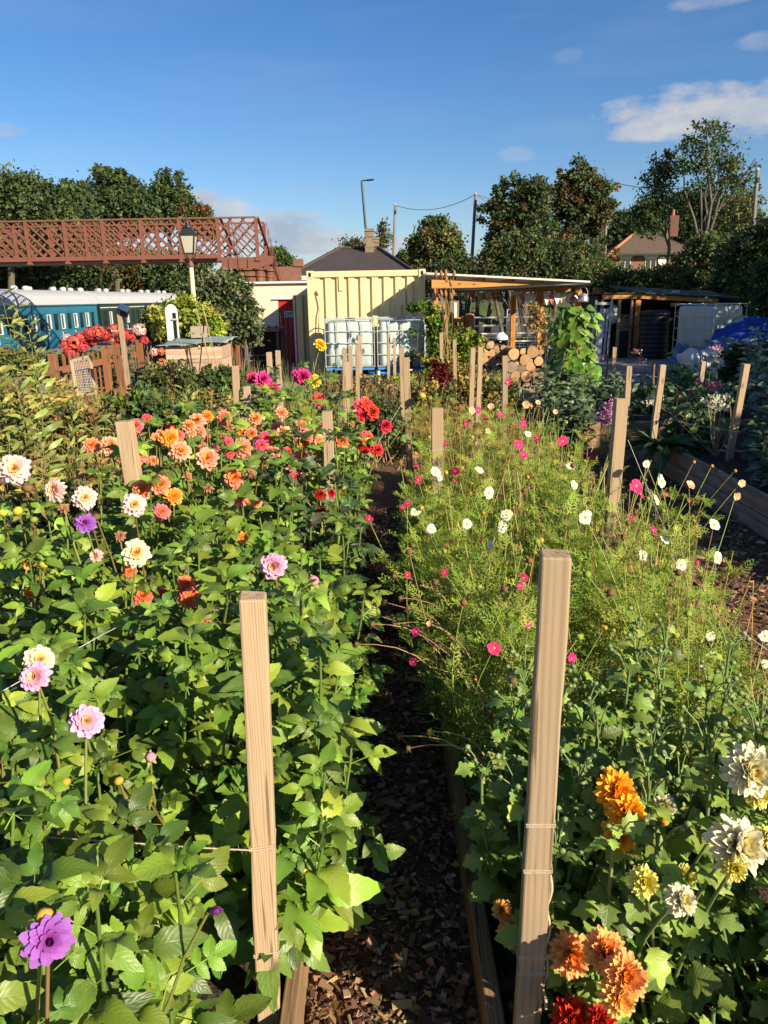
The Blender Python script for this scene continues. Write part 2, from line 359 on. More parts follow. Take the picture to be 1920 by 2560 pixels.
# ------------------------------------------------------------------ materials of the place
m_stake = wood('stake_wood', (0.40, 0.285, 0.17), (0.25, 0.165, 0.09), 'Z', 62, dirt=0.5, dirtcol=(0.30, 0.25, 0.185))
m_stake_s = wood('stake_wood_smooth', (0.385, 0.285, 0.175), (0.28, 0.195, 0.11), 'Z', 24, dirt=0.55, dirtcol=(0.28, 0.23, 0.17))
m_stake_g = wood('stake_wood_weathered', (0.38, 0.27, 0.175), (0.22, 0.15, 0.09), 'Z', 50, dirt=0.65, dirtcol=(0.28, 0.25, 0.20))
m_board = wood('bed_board_wood', (0.30, 0.185, 0.095), (0.15, 0.085, 0.04), 'Y', 40, dirt=0.6, dirtcol=(0.12, 0.09, 0.06))
m_board_x = wood('bed_board_wood_across', (0.34, 0.215, 0.125), (0.17, 0.10, 0.055), 'X', 40, dirt=0.5, dirtcol=(0.12, 0.09, 0.06))
m_board_g = wood('grey_board_wood', (0.34, 0.29, 0.23), (0.20, 0.165, 0.125), 'Y', 40, dirt=0.6, dirtcol=(0.13, 0.12, 0.09))
m_timber = wood('orange_timber', (0.52, 0.24, 0.065), (0.34, 0.14, 0.035), 'Z', 30, dirt=0.2, dirtcol=(0.25, 0.13, 0.06))
m_timber_x = wood('orange_timber_across', (0.52, 0.25, 0.07), (0.35, 0.15, 0.04), 'X', 30, dirt=0.2, dirtcol=(0.25, 0.13, 0.06))
m_fence = wood('stained_fence', (0.24, 0.10, 0.045), (0.13, 0.05, 0.022), 'Z', 40, dirt=0.35, dirtcol=(0.26, 0.15, 0.08))
m_fence_y = wood('stained_rail', (0.24, 0.105, 0.048), (0.13, 0.055, 0.025), 'Y', 40, dirt=0.35, dirtcol=(0.25, 0.15, 0.08))
m_iron = mat('iron_oxide_paint', (0.175, 0.066, 0.042), 0.6, var=0.12, vs=3, dirt=0.25, dirtcol=(0.12, 0.06, 0.045), bump=0.08)
m_cream = mat('cream_render', (0.68, 0.54, 0.40), 0.85, var=0.04, vs=3, bump=0.08, dirt=0.12, dirtcol=(0.5, 0.42, 0.32))
m_contain = mat('container_paint', (0.60, 0.50, 0.28), 0.55, var=0.05, vs=4, bump=0.05, bs=20, dirt=0.2, dirtcol=(0.45, 0.33, 0.16), ds=2.5)
m_white = mat('white_paint', (0.62, 0.60, 0.55), 0.5, var=0.05, dirt=0.2, dirtcol=(0.45, 0.42, 0.36))
m_roofwhite = mat('coach_roof', (0.42, 0.43, 0.44), 0.5, var=0.06, vs=2, dirt=0.25, dirtcol=(0.42, 0.40, 0.36))
m_teal = mat('teal_coach_paint', (0.016, 0.145, 0.23), 0.28, var=0.08, vs=1, bump=0.02, spec=0.5, dirt=0.15, dirtcol=(0.05, 0.12, 0.15))
m_green = mat('green_coach_paint', (0.010, 0.030, 0.025), 0.25, var=0.1, vs=1, bump=0.02, spec=0.5)
m_glass = mat('dark_glass', (0.015, 0.016, 0.016), 0.06, var=0.2, bump=0.0, spec=0.8)
m_black = mat('black_plastic', (0.012, 0.013, 0.013), 0.45, var=0.2, bump=0.05)
m_dkgreen = mat('lamp_black_green', (0.02, 0.026, 0.022), 0.4, var=0.15)
m_lampglass = mat('lamp_glass', (0.42, 0.41, 0.33), 0.25, var=0.06, vs=3, bump=0.0)
m_slate = mat('slate_roof', (0.055, 0.043, 0.038), 0.7, var=0.35, vs=9, stretch=(1, 1, 3), bump=0.3, bs=18, dirt=0.35, dirtcol=(0.10, 0.08, 0.06), ds=0.8)
m_stone = mat('chimney_stone', (0.20, 0.155, 0.10), 0.85, var=0.25, vs=7, bump=0.3, dirt=0.4, dirtcol=(0.09, 0.075, 0.06))
m_red = mat('red_door_paint', (0.42, 0.018, 0.012), 0.45, var=0.06, bump=0.03)
m_steel = mat('galvanised_steel', (0.50, 0.53, 0.53), 0.5, 0.3, var=0.15, vs=12, bump=0.05)
m_ibc = mat('tank_plastic', (0.42, 0.50, 0.46), 0.4, var=0.08, vs=2.5, bump=0.04, dirt=0.3, dirtcol=(0.40, 0.50, 0.42), ds=2.0, spec=0.4)
m_bluepl = mat('blue_plastic', (0.04, 0.22, 0.55), 0.45, var=0.1)
m_bluetarp = mat('blue_tarp', (0.018, 0.060, 0.34), 0.45, var=0.2, vs=14, bump=0.3, bs=12)
m_greytarp = mat('faded_blue_sheet', (0.10, 0.15, 0.24), 0.6, var=0.25, vs=6, bump=0.3, bs=14)
m_bag = mat('woven_bag', (0.62, 0.60, 0.58), 0.75, var=0.06, vs=5, bump=0.35, bs=9, dirt=0.3, dirtcol=(0.36, 0.33, 0.3))
m_bark = mat('bark', (0.15, 0.095, 0.055), 0.95, var=0.45, vs=16, stretch=(1, 0.25, 1), bump=0.7, bs=30, bd=0.01)
m_trunk = mat('tree_bark', (0.10, 0.078, 0.055), 0.95, var=0.4, vs=6, stretch=(1, 1, 0.3), bump=0.6, bs=14, bd=0.02)
m_greybark = mat('grey_branch_bark', (0.11, 0.095, 0.075), 0.95, var=0.3, vs=6, stretch=(1, 1, 0.3), bump=0.4, bs=14, bd=0.02)
m_pole = mat('weathered_pole', (0.17, 0.145, 0.12), 0.9, var=0.25, vs=5, stretch=(1, 1, 0.1), bump=0.2)
m_card = mat('cardboard', (0.36, 0.23, 0.12), 0.85, var=0.1, bump=0.05)
m_asph = mat('asphalt', (0.055, 0.057, 0.062), 0.9, var=0.3, vs=30, bump=0.3, bs=120)
m_twine = mat('twine', (0.42, 0.34, 0.23), 0.95, var=0.3, vs=200, bump=0.3, bs=400)
m_wire = mat('thin_line', (0.55, 0.56, 0.54), 0.4, 0.0, var=0.1)
m_terra = mat('terracotta', (0.36, 0.14, 0.07), 0.85, var=0.15)
def ring_end(name, light, dark):
    """sawn log end: growth rings round the log's own axis (object y)"""
    m = bpy.data.materials.new(name); n, l, b, out = nt(m)
    tc = n.new('ShaderNodeTexCoord'); wv = n.new('ShaderNodeTexWave'); wv.wave_type = 'RINGS'; wv.rings_direction = 'Y'
    wv.inputs['Scale'].default_value = 22; wv.inputs['Distortion'].default_value = 1.6; wv.inputs['Detail'].default_value = 3
    l.new(tc.outputs['Object'], wv.inputs['Vector'])
    nz = n.new('ShaderNodeTexNoise'); nz.inputs['Scale'].default_value = 16; nz.inputs['Detail'].default_value = 7; l.new(tc.outputs['Object'], nz.inputs['Vector'])
    mm = n.new('ShaderNodeMix'); mm.data_type = 'FLOAT'; mm.inputs[0].default_value = 0.6; l.new(wv.outputs['Fac'], mm.inputs[2]); l.new(nz.outputs['Fac'], mm.inputs[3])
    cr = n.new('ShaderNodeValToRGB'); cr.color_ramp.elements[0].position = 0.25; cr.color_ramp.elements[0].color = (*dark, 1)
    cr.color_ramp.elements[1].position = 0.65; cr.color_ramp.elements[1].color = (*light, 1); l.new(mm.outputs[0], cr.inputs[0])
    oi = n.new('ShaderNodeObjectInfo'); hs = n.new('ShaderNodeHueSaturation'); mr = n.new('ShaderNodeMapRange'); mr.inputs[3].default_value = 0.7; mr.inputs[4].default_value = 1.2
    l.new(oi.outputs['Random'], mr.inputs[0]); l.new(mr.outputs[0], hs.inputs['Value']); l.new(cr.outputs[0], hs.inputs['Color'])
    l.new(hs.outputs[0], b.inputs['Base Color']); b.inputs['Roughness'].default_value = 0.85; return m
m_logend = ring_end('log_end', (0.52, 0.32, 0.15), (0.30, 0.155, 0.06))
m_logend_g = ring_end('weathered_log_end', (0.30, 0.235, 0.17), (0.15, 0.11, 0.075))
def brick_mat(name, c1, c2, mortar, sc):
    m = bpy.data.materials.new(name); n, l, b, out = nt(m)
    tc = n.new('ShaderNodeTexCoord'); mp = n.new('ShaderNodeMapping'); mp.inputs['Rotation'].default_value = (R(90), 0, 0); l.new(tc.outputs['Object'], mp.inputs[0])
    br = n.new('ShaderNodeTexBrick'); br.inputs['Color1'].default_value = (*c1, 1); br.inputs['Color2'].default_value = (*c2, 1); br.inputs['Mortar'].default_value = (*mortar, 1)
    br.inputs['Scale'].default_value = sc; br.inputs['Mortar Size'].default_value = 0.02; l.new(mp.outputs[0], br.inputs['Vector'])
    l.new(br.outputs[0], b.inputs['Base Color']); b.inputs['Roughness'].default_value = 0.9; return m
m_brick = brick_mat('far_brick', (0.16, 0.062, 0.04), (0.22, 0.09, 0.055), (0.17, 0.13, 0.10), 4.4)
m_oldbrick = mat('old_brick', (.13, .06, .042), .9, var=.3, vs=8, dirt=.4, dirtcol=(.06, .05, .04))
m_roof_tile = mat('tile_roof', (0.10, 0.068, 0.05), 0.85, var=0.3, vs=5, bump=0.3, bs=10, dirt=0.3, dirtcol=(0.07, 0.07, 0.04))
# ground covers
m_grass = mat('grass_ground', (0.055, 0.085, 0.022), 0.95, var=0.4, vs=2.5, bump=0.5, bs=60, bd=0.02, dirt=0.5, dirtcol=(0.13, 0.10, 0.04))
m_chip = mat('wood_chip_ground', (0.14, 0.072, 0.036), 0.95, var=0.6, vs=34, bump=0.9, bs=70, bd=0.015, dirt=0.5, dirtcol=(0.035, 0.022, 0.014), ds=3)
m_soil = mat('bed_soil', (0.045, 0.03, 0.02), 0.95, var=0.5, vs=30, bump=1.0, bs=60, bd=0.02)
m_gravel = mat('grey_gravel', (0.27, 0.255, 0.23), 0.95, var=0.45, vs=22, bump=0.9, bs=40, bd=0.02, dirt=0.3, dirtcol=(0.12, 0.11, 0.09))
m_paving = mat('old_paving', (0.17, 0.15, 0.125), 0.95, var=0.3, vs=3, bump=0.3, bs=30)
m_plate = mat('platform_surface', (0.20, 0.185, 0.165), 0.95, var=0.2, vs=3)
m_ballast = mat('track_ballast', (0.12, 0.105, 0.09), 0.95, var=0.5, vs=14, bump=0.8, bs=20, bd=0.03)
m_chipbit = mat('wood_chip', (0.20, 0.105, 0.052), 0.9, var=0.5, vs=9, bump=0.2, bs=80)
m_stone_bit = mat('gravel_stone', (0.34, 0.32, 0.29), 0.9, var=0.35, vs=12, bump=0.2)

# ------------------------------------------------------------------ ground
prof = [(-400, 2.0), (-60, 0.6), (-30, -0.4), (-21, -1.65), (-12.45, -1.65), (-12.4, 0.0), (400, 0.0)]
ys = [-60, 0, 30, 60, 90, 150, 800]
V = [(x, y, z) for y in ys for x, z in prof]; w = len(prof)
F = [(j * w + i, j * w + i + 1, (j + 1) * w + i + 1, (j + 1) * w + i) for j in range(len(ys) - 1) for i in range(w - 1)]
g = put('ground', np_mesh('ground', V, F, mat=m_grass)); g['kind'] = 'structure'
rect('platform', -12.3, -5.6, 5, 70, 0.02, m_plate)
rect('track_bed', -21, -12.5, -5, 90, -1.63, m_ballast)
rect('garden_path', -5.5, 3.2, -3, 14.2, 0.012, m_chip, nx=60, ny=110, amp=0.006, seed=3)
rect('gravel_yard', 2.3, 12, 12.2, 20.6, 0.016, m_gravel)
rect('yard_paving', -5.5, 2.2, 14.25, 24, 0.014, m_paving)
rect('road', -20, 40, 36, 44, 0.02, m_asph)
V = [(x, y, z) for y, z in ((45, 0.03), (47, 0.9), (52, 1.7), (70, 1.9)) for x in (-6, 0, 8, 16, 60)]
put('grass_bank', np_mesh('grass_bank', V, [(j * 5 + i, j * 5 + i + 1, (j + 1) * 5 + i + 1, (j + 1) * 5 + i) for j in range(3) for i in range(4)], mat=m_grass))['kind'] = 'structure'

# raised beds: name, x0, x1, y0, y1, number of stacked boards, board height, materials, label
def bed(x0, x1, y0, y1, n, h, my, mx, label, soil=True):
    t = empty('raised_bed', ((x0 + x1) / 2, (y0 + y1) / 2, 0), 0, label, 'raised bed', 'timber raised beds')
    T = 0.036
    for k in range(n):
        z0, z1 = k * h + 0.004 + 0.002 * k, (k + 1) * h
        for xa in (x0, x1 - T):
            # long sides in lengths of about 2.4 m
            nseg = max(1, round((y1 - y0) / 2.4)); L = (y1 - y0 - 2 * T) / nseg
            for s in range(nseg):
                MB().bx(xa + rnd.uniform(-.004, .004), xa + T, y0 + T + s * L + 0.002, y0 + T + (s + 1) * L - 0.002, z0, z1 + rnd.uniform(-.003, .003)).build('board', my, t, bevel=0.003)
        for ya in (y0, y1 - T):
            MB().bx(x0, x1, ya, ya + T, z0, z1).build('board', mx, t, bevel=0.003)
    MB().bx(x0 + T, x1 - T, y0 + T, y1 - T, 0.0, n * h - 0.05).build('soil', m_soil, t)
    return t
bed(0.205, 1.28, 0.35, 6.9, 1, 0.15, m_board, m_board_x, 'long low timber bed of cosmos on the right of the bark path')
bed(-1.28, -0.21, 0.35, 7.3, 1, 0.15, m_board, m_board_x, 'long low timber bed of dahlias on the left of the bark path')
bed(-4.2, -1.72, 4.15, 6.3, 2, 0.15, m_board, m_board_x, 'two-board timber bed of yellowing stems left of the dahlias')
bed(-4.3, -1.75, 6.9, 9.6, 2, 0.15, m_board, m_board_x, 'timber bed of tall willowy plants below the picket fence')
bed(2.62, 4.3, 3.2, 7.75, 2, 0.15, m_board_g, m_board_x, 'grey weathered timber bed with the strap-leaved plant at its corner')
bed(2.1, 4.6, 8.35, 11.6, 2, 0.15, m_board_g, m_board_x, 'shaded timber bed in front of the white bulk bag')
bed(-1.2, 1.9, 8.0, 13.0, 1, 0.15, m_board, m_board_x, 'far timber bed of seed heads in front of the two cream-white tanks')

# loose wood chips on the path, gravel stones in the yard
rg = np.random.default_rng(5)
cubeV = np.array([(x, y, z) for z in (-.5, .5) for y in (-.5, .5) for x in (-.5, .5)], float)
cubeF = np.array([(0, 2, 3, 1), (4, 5, 7, 6), (0, 1, 5, 4), (2, 6, 7, 3), (0, 4, 6, 2), (1, 3, 7, 5)])
def chips(name, n, x0, x1, y0, y1, s, mats, z, label, dens=1.0):
    P = np.stack([rg.uniform(x0, x1, n), y0 + (y1 - y0) * rg.random(n) ** dens, np.full(n, z) + rg.uniform(0, .014, n)], 1)
    D = np.stack([rg.normal(0, 1, n), rg.normal(0, 1, n), rg.normal(0, .25, n)], 1); N = np.stack([rg.normal(0, .3, n), rg.normal(0, .3, n), np.ones(n)], 1)
    k_ = np.exp(rg.normal(-.25, .55, n)).clip(.2, 2.6) * s; S = np.stack([rg.uniform(.25, .9, n) * k_, rg.uniform(.6, 2.4, n) * k_, rg.uniform(.1, .3, n) * k_], 1)
    Vv, Ff, C = scatter(cubeV, cubeF, frames(P, D, N, S), jit([(.17, .09, .048), (.11, .058, .032), (.27, .155, .085), (.075, .042, .026), (.36, .24, .14)], n, rg, .3))
    o = put(name, np_mesh(name, Vv, Ff, col=C, mat=mats)); tag(o, label, 'wood chips', kind='stuff'); return o
m_attr = leafmat('plain_attribute', transl=0.0, hue=0.0, val=0.0, rough=0.9, spec=0.2)
chips('wood_chips', 13000, -0.2, 0.2, 0.6, 6, 0.0125, m_attr, .018, 'dark brown bark chips strewn along the path', 1.6)
chips('wood_chips', 9000, 1.3, 2.6, 1.5, 8, 0.018, m_attr, .018, 'brown bark chips strewn on the side path by the grey bed', 1.2)
chips('wood_chips', 7000, -4.0, -1.3, 0.8, 4.1, 0.018, m_attr, .018, 'brown bark chips strewn left of the dahlia bed', 1.0)
chips('wood_chips', 3000, 0.25, 1.25, 1.2, 6, 0.014, m_attr, .11, 'bark chips and soil lumps on the cosmos bed')
n = 5000
P = np.stack([rg.uniform(2.3, 8, n), rg.uniform(12.3, 17, n), np.full(n, .03)], 1)
Vv, Ff, C = scatter(cubeV, cubeF, frames(P, rg.normal(0, 1, (n, 3)), rg.normal(0, 1, (n, 3)), rg.uniform(.012, .036, (n, 3))), jit([(.32, .3, .27), (.22, .2, .18), (.42, .4, .36)], n, rg, .2, .04))
tag(put('gravel', np_mesh('gravel', Vv, Ff, col=C, mat=m_attr)), 'grey gravel stones lying in front of the low store', 'gravel', kind='stuff')

# ------------------------------------------------------------------ footbridge
def footbridge():
    Y0, Y1 = 27.0, 28.9
    a = U(300, 547, Y0); zt = a.z; zb = U(300, 650, Y0).z
    xe = U(546, 600, Y0).x; xl = U(642, 600, Y0).x; dx = 1.262
    t = empty('footbridge', (xe, Y0, 0), 0, 'red-brown iron lattice footbridge over the railway', 'footbridge')
    xs = [xe - k * dx for k in range(0, 14)]
    x_end = xs[-1]
    MB().bx(x_end, xl, Y0 + .06, Y1 - .06, zb - .06, zb + .02).build('deck', m_iron, t)
    for yy, near in ((Y0, True), (Y1, False)):
        MB().bx(x_end, xl, yy - .06, yy + .06, zt - .05, zt).build('top_rail', m_iron, t)
        MB().bx(x_end, xe, yy - .05, yy + .05, zb, zb + .13).build('bottom_girder', m_iron, t)
        for x in xs + [xl]:
            MB().bx(x - .05, x + .05, yy - .055, yy + .055, zb - .02, zt - .052).build('upright', m_iron, t)
            MB().prism([(x - .09, zb - .1), (x + .09, zb - .1), (x + .06, zb - .022), (x - .06, zb - .022)], yy - .08, yy + .16).build('bracket', m_iron, t)
        spans = [(xs[k + 1], xs[k]) for k in range(len(xs) - 1)] + [(xe, xl)]
        for pi, (xa, xb) in enumerate(spans):
            z0, z1 = zb + .13, zt - .05; H = z1 - z0; W = xb - xa
            pitch = W / 4 if pi < len(spans) - 1 else W / 3
            single = MB()
            for sgn in (1, -1):
                k0 = -int(H / pitch) - 1
                for k in range(k0, int(W / pitch) + int(H / pitch) + 2):
                    c = k * pitch + pitch * .5
                    # line x = xa + c + sgn*(z - z0) (for -1 starts further right)
                    pts = []
                    f = lambda z: xa + c + sgn * (z - z0)
                    za, zc = z0, z1
                    lo, hi = (xa - xa - c) * sgn + z0, (xb - xa - c) * sgn + z0
                    za = max(z0, min(lo, hi)); zc = min(z1, max(lo, hi))
                    if zc - za < .06: continue
                    off = 0.022 * sgn
                    mb = MB() if near else single
                    mb.bar((f(za), yy + off, za), (f(zc), yy + off, zc), .016, .05, up=(0, 1, 0)) if False else mb.bar((f(za), yy + off, za), (f(zc), yy + off, zc), .05, .014, up=(0, 1, 0))
                    if near: mb.build('lattice_bar', m_iron, t)
            if not near: single.build('far_lattice_panel', m_iron, t)['kind'] = 'stuff'
    # landing, its girder, columns and the flight going down on the far side
    MB().bx(xe + .05, xl + .1, Y0 - .03, Y0 + .05, zb - .34, zb - .005).build('landing_girder', m_iron, t)
    for k in range(1, 4):
        x = xe + (xl - xe) * k / 4; MB().bx(x - .02, x + .02, Y0 - .06, Y0 - .032, zb - .33, zb - .02).build('stiffener', m_iron, t)
    MB().bx(xl + .02, xl + .1, Y0 + .06, Y1, zb - .34, zb - .005).build('landing_girder', m_iron, t)
    for x, y in ((xe + .1, Y0 + .15), (xl + .0, Y0 + .15), (xl + .12, Y1 - .2), (xe + .1, Y1 - .2)):
        c = MB().lathe([(.2, -.02), (.2, .1), (.13, .16), (.13, zb - .62), (.16, zb - .6), (.16, zb - .55), (.13, zb - .53), (.15, zb - .42), (.22, zb - .38), (.22, zb - .345)], (x, y, 0), 14).build('column', m_iron, t, smooth=False)
    n = 14; ye = Y1 + 6.0
    for k in range(n):
        z = zb - .1 - (zb - .2) * k / n; y = Y1 + .1 + (ye - Y1) * k / n
        MB().bx(xe + .15, xl + .0, y, y + .34, z - .04, z).build('stair_tread', m_fence_y, t)
    for x in (xe + .1, xl + .06):
        MB().bar((x, Y1, zb - .2), (x, ye, -.1), .05, .3).build('stair_string', m_iron, t)
        MB().bar((x, Y0 + .06, zt - .03), (x, ye, 1.1), .08, .06).build('stair_handrail', m_iron, t)
        for k in range(12):
            y = Y1 + (ye - Y1) * k / 12; dz = (zb + .1) * (1 - k / 12)
            MB().bar((x, y, dz), (x, y + .6, dz + 1.0), .012, .045).build('lattice_bar', m_iron, t)
            MB().bar((x + .02, y + .75, dz - .25), (x + .02, y + .05, dz + 1.2), .012, .045).build('lattice_bar', m_iron, t)
    # raking end stays seen against the sky
    MB().prism([(xl - .05, zb - .34), (xl + .45, zb - .2), (xl + .5, zb + .05), (xl - .05, zb + .05)], Y0 + .1, Y0 + .3).build('end_bracket', m_iron, t)
    return t
footbridge()

# ------------------------------------------------------------------ railway coaches (rounded roof, side facing the garden)
def coach(y0, y1, body_mat, label, pattern, lines):
    XS = -14.3; W = 2.75; zg, zb_ = 1.62, -0.68; zt = 2.28
    t = empty('railway_coach', (XS - W / 2, (y0 + y1) / 2, -1.6), 0, label, 'railway coach', 'coaches standing on the line')
    # body side with window openings cut as separate strips
    zwin0, zwin1 = 0.50, 1.26
    MB().bx(XS - W, XS - 0.06, y0 + .03, y1 - .03, zb_, zg).build('body_core', body_mat, t)
    MB().bx(XS - .06, XS, y0, y1, zb_, zwin0).build('lower_side_panel', body_mat, t, bevel=.01)
    MB().bx(XS - .06, XS, y0, y1, zwin1, zg).build('upper_side_panel', body_mat, t, bevel=.01)
    y = y0 + .35; last = y0
    k = 0
    while y < y1 - .6:
        kind, gap = pattern[k % len(pattern)]; wd = 0.62 if kind == 'w' else 0.40
        MB().bx(XS - .06, XS, last, y, zwin0, zwin1).build('side_pillar', body_mat, t)
        f = MB()
        zf0 = zwin0 + (.0 if kind == 'w' else .06); zf1 = zwin1 - (0 if kind == 'w' else .05)
        fm = m_white if kind == 'd' else body_mat
        for (a, b, c, d) in ((y, y + .035, zf0, zf1), (y + wd - .035, y + wd, zf0, zf1), (y + .035, y + wd - .035, zf0, zf0 + .03), (y + .035, y + wd - .035, zf1 - .03, zf1)):
            f.bx(XS - .045, XS + .012, a, b, c, d)
        if kind == 'd': f.bx(XS - .055, XS - .002, y, y + wd, zwin0, zf0, 1); f.bx(XS - .055, XS - .002, y, y + wd, zf1, zwin1, 1)
        wo = f.build('window', [fm, body_mat], t)
        MB().bx(XS - .05, XS - .035, y + .03, y + wd - .03, zf0 + .02, zf1 - .02).build('pane', m_glass, wo)
        if kind == 'd':
            MB().tube([(XS + .0, y - .1, .44), (XS + .05, y - .1, .44), (XS + .05, y - .1, .2), (XS, y - .1, .2)], .014, 5).build('door_handle', m_white, t)
            MB().bx(XS, XS + .006, y - .16, y - .15, zb_ + .1, zwin1 + .1).build('door_seam', m_black, t)
            MB().bx(XS, XS + .03, y + .05, y + .12, zwin1 + .1, zwin1 + .16).build('hinge', body_mat, t)
        last = y + wd; y = last + gap; k += 1
    MB().bx(XS - .06, XS, last, y1, zwin0, zwin1).build('side_pillar', body_mat, t)
    for z in lines: MB().bx(XS, XS + .012, y0 + .02, y1 - .02, z - .02, z + .02).build('lining', m_white, t)
    # roof
    prof = []
    for i in range(13):
        a = math.pi * i / 12; prof.append((XS - W / 2 + (W / 2 + .05) * math.cos(a), zg + (zt - zg) * math.sin(a) ** .8))
    rf = MB().prism(prof, y0 - .02, y1 + .02).build('roof', m_roofwhite, t, smooth=False)
    MB().bx(XS - .02, XS + .075, y0, y1, zg - .05, zg - .004).build('gutter', body_mat, t)
    n = int((y1 - y0) / 1.35)
    for i in range(n):
        for dx in (-.25, .22):
            if (i + (dx > 0)) % 3 == 2: continue
            MB().lathe([(.10, -.06), (.14, .02), (.16, .1), (.12, .17), (.03, .19)], (XS - W / 2 + dx - .1, y0 + .8 + i * 1.35 + rnd.uniform(-.2, .2), zt - .03), 8).build('roof_ventilator', m_roofwhite, rf, smooth=True)
    MB().bx(XS - W + .2, XS - .2, y0 + .5, y1 - .5, zb_ - .25, zb_ - .003).build('underframe', m_black, t)
    for yy in (y0 + 2.4, y1 - 2.4):
        MB().bx(XS - W + .3, XS - .3, yy - 1.3, yy + 1.3, zb_ - .6, zb_ - .26).build('bogie_frame', m_black, t)
        for dy in (-.95, .95):
            for xx in (XS - W + .55, XS - .65):
                MB().lathe([(.1, -.07), (.46, -.06), (.46, .05), (.1, .07)], (xx, yy + dy, zb_ - .49), 18, rot=Euler((0, R(90), 0)).to_matrix()).build('wheel', m_black, t)
    for x in (XS - .5, XS - W + .5):
        for yy in (y0 - .3,): MB().tube([(x, yy, -.45), (x, y0, -.45)], [.16, .06], 8).build('buffer', m_black, t)
    MB().bx(XS - W / 2 - .45, XS - W / 2 + .45, y1, y1 + .34, -.4, 1.5).build('gangway', m_black, t)
    return t
coach(22.4, 40.2, m_teal, 'teal blue railway coach with pale grey roof behind the picket fence', [('w', .22), ('d', .25), ('w', .24), ('d', .25)], [])
coach(40.7, 58.5, m_green, 'dark green railway coach with white lining coupled beyond the blue one', [('w', .35), ('d', .5), ('w', .3)], [1.42, 0.2])
for x in (-14.9, -16.4):
    tag(MB().bx(x - .035, x + .035, -5, 90, -1.6, -1.45).build('rail', m_steel, None), kind='structure')

# ------------------------------------------------------------------ station building with hipped slate roof
def station():
    Y0, Y1 = 34.0, 43.0
    zl = U(800, 690, Y0).z; x0, x1 = U(722, 690, Y0).x, U(1042, 680, Y0).x
    zr = U(880, 622, (Y0 + Y1) / 2).z; rx0, rx1 = U(848, 622, 38.5).x, U(945, 620, 38.5).x; ym = (Y0 + Y1) / 2
    t = empty('station_building', ((x0 + x1) / 2, Y0, 0), 0, 'old station building with dark hipped slate roof and stone chimneys', 'building')
    MB().bx(x0 + .4, x1 - .4, Y0 + .4, Y1 - .4, -.1, zl - .1).build('wall', m_brick, t)
    rf = MB().add([(x0, Y0, zl), (x1, Y0, zl), (x1, Y1, zl), (x0, Y1, zl), (rx0, ym, zr), (rx1, ym, zr)],
             [(0, 1, 5, 4), (1, 2, 5), (2, 3, 4, 5), (3, 0, 4), (3, 2, 1, 0)]).build('roof', m_slate, t)
    for p, q in (((x0, Y0, zl), (rx0, ym, zr)), ((rx0, ym, zr), (rx1, ym, zr)), ((rx1, ym, zr), (x1, Y0, zl))):
        MB().tube([Vector(p) + Vector((0, 0, .03)), Vector(q) + Vector((0, 0, .03))], .09, 6).build('ridge_tile', m_slate, rf)
    MB().bx(x0 - .05, x1 + .05, Y0 - .12, Y0 - .01, zl - .16, zl + .02).build('gutter', m_white, t)
    def stack(px0, px1, pyt, pyb, Y):
        a, b = U(px0, pyt, Y), U(px1, pyb, Y); xa, xb, z1, z0 = a.x, b.x, a.z, b.z; h = z1 - z0; wd = xb - xa; cx = (xa + xb) / 2
        m = MB(); 
        for (w_, za, zc) in ((.92, 0, .30), (1.0, .30, .36), (.78, .36, .70), (.95, .70, .76), (.80, .76, .9), (1.0, .9, 1.0)):
            m.bx(cx - wd * w_ / 2, cx + wd * w_ / 2, Y - wd * w_ / 2, Y + wd * w_ / 2, z0 + h * za + .001, z0 + h * zc)
        return m.build('chimney', m_stone, rf)
    stack(911, 936, 572, 640, 38.0); stack(930, 950, 594, 636, 38.6); stack(907, 916, 598, 632, 39.2)
    a = U(925, 640, 37.8); MB().bx(a.x - .38, a.x + .38, 37.2, 37.65, a.z - .35, a.z - .05).build('flashing', m_steel, rf)
    # low brick parapet wall running left of the roof
    w0 = U(672, 668, 33.5); w1 = U(752, 660, 33.5)
    tag(MB().bx(w0.x - 1.5, w1.x, 33.2, 33.6, 0, w0.z).bx(U(735, 650, 33.5).x, w1.x + .1, 33.15, 33.65, w0.z + .002, U(740, 648, 33.5).z).build('brick_wall', m_brick), 'dark red brick wall between the footbridge and the slate roof', 'wall')
station()

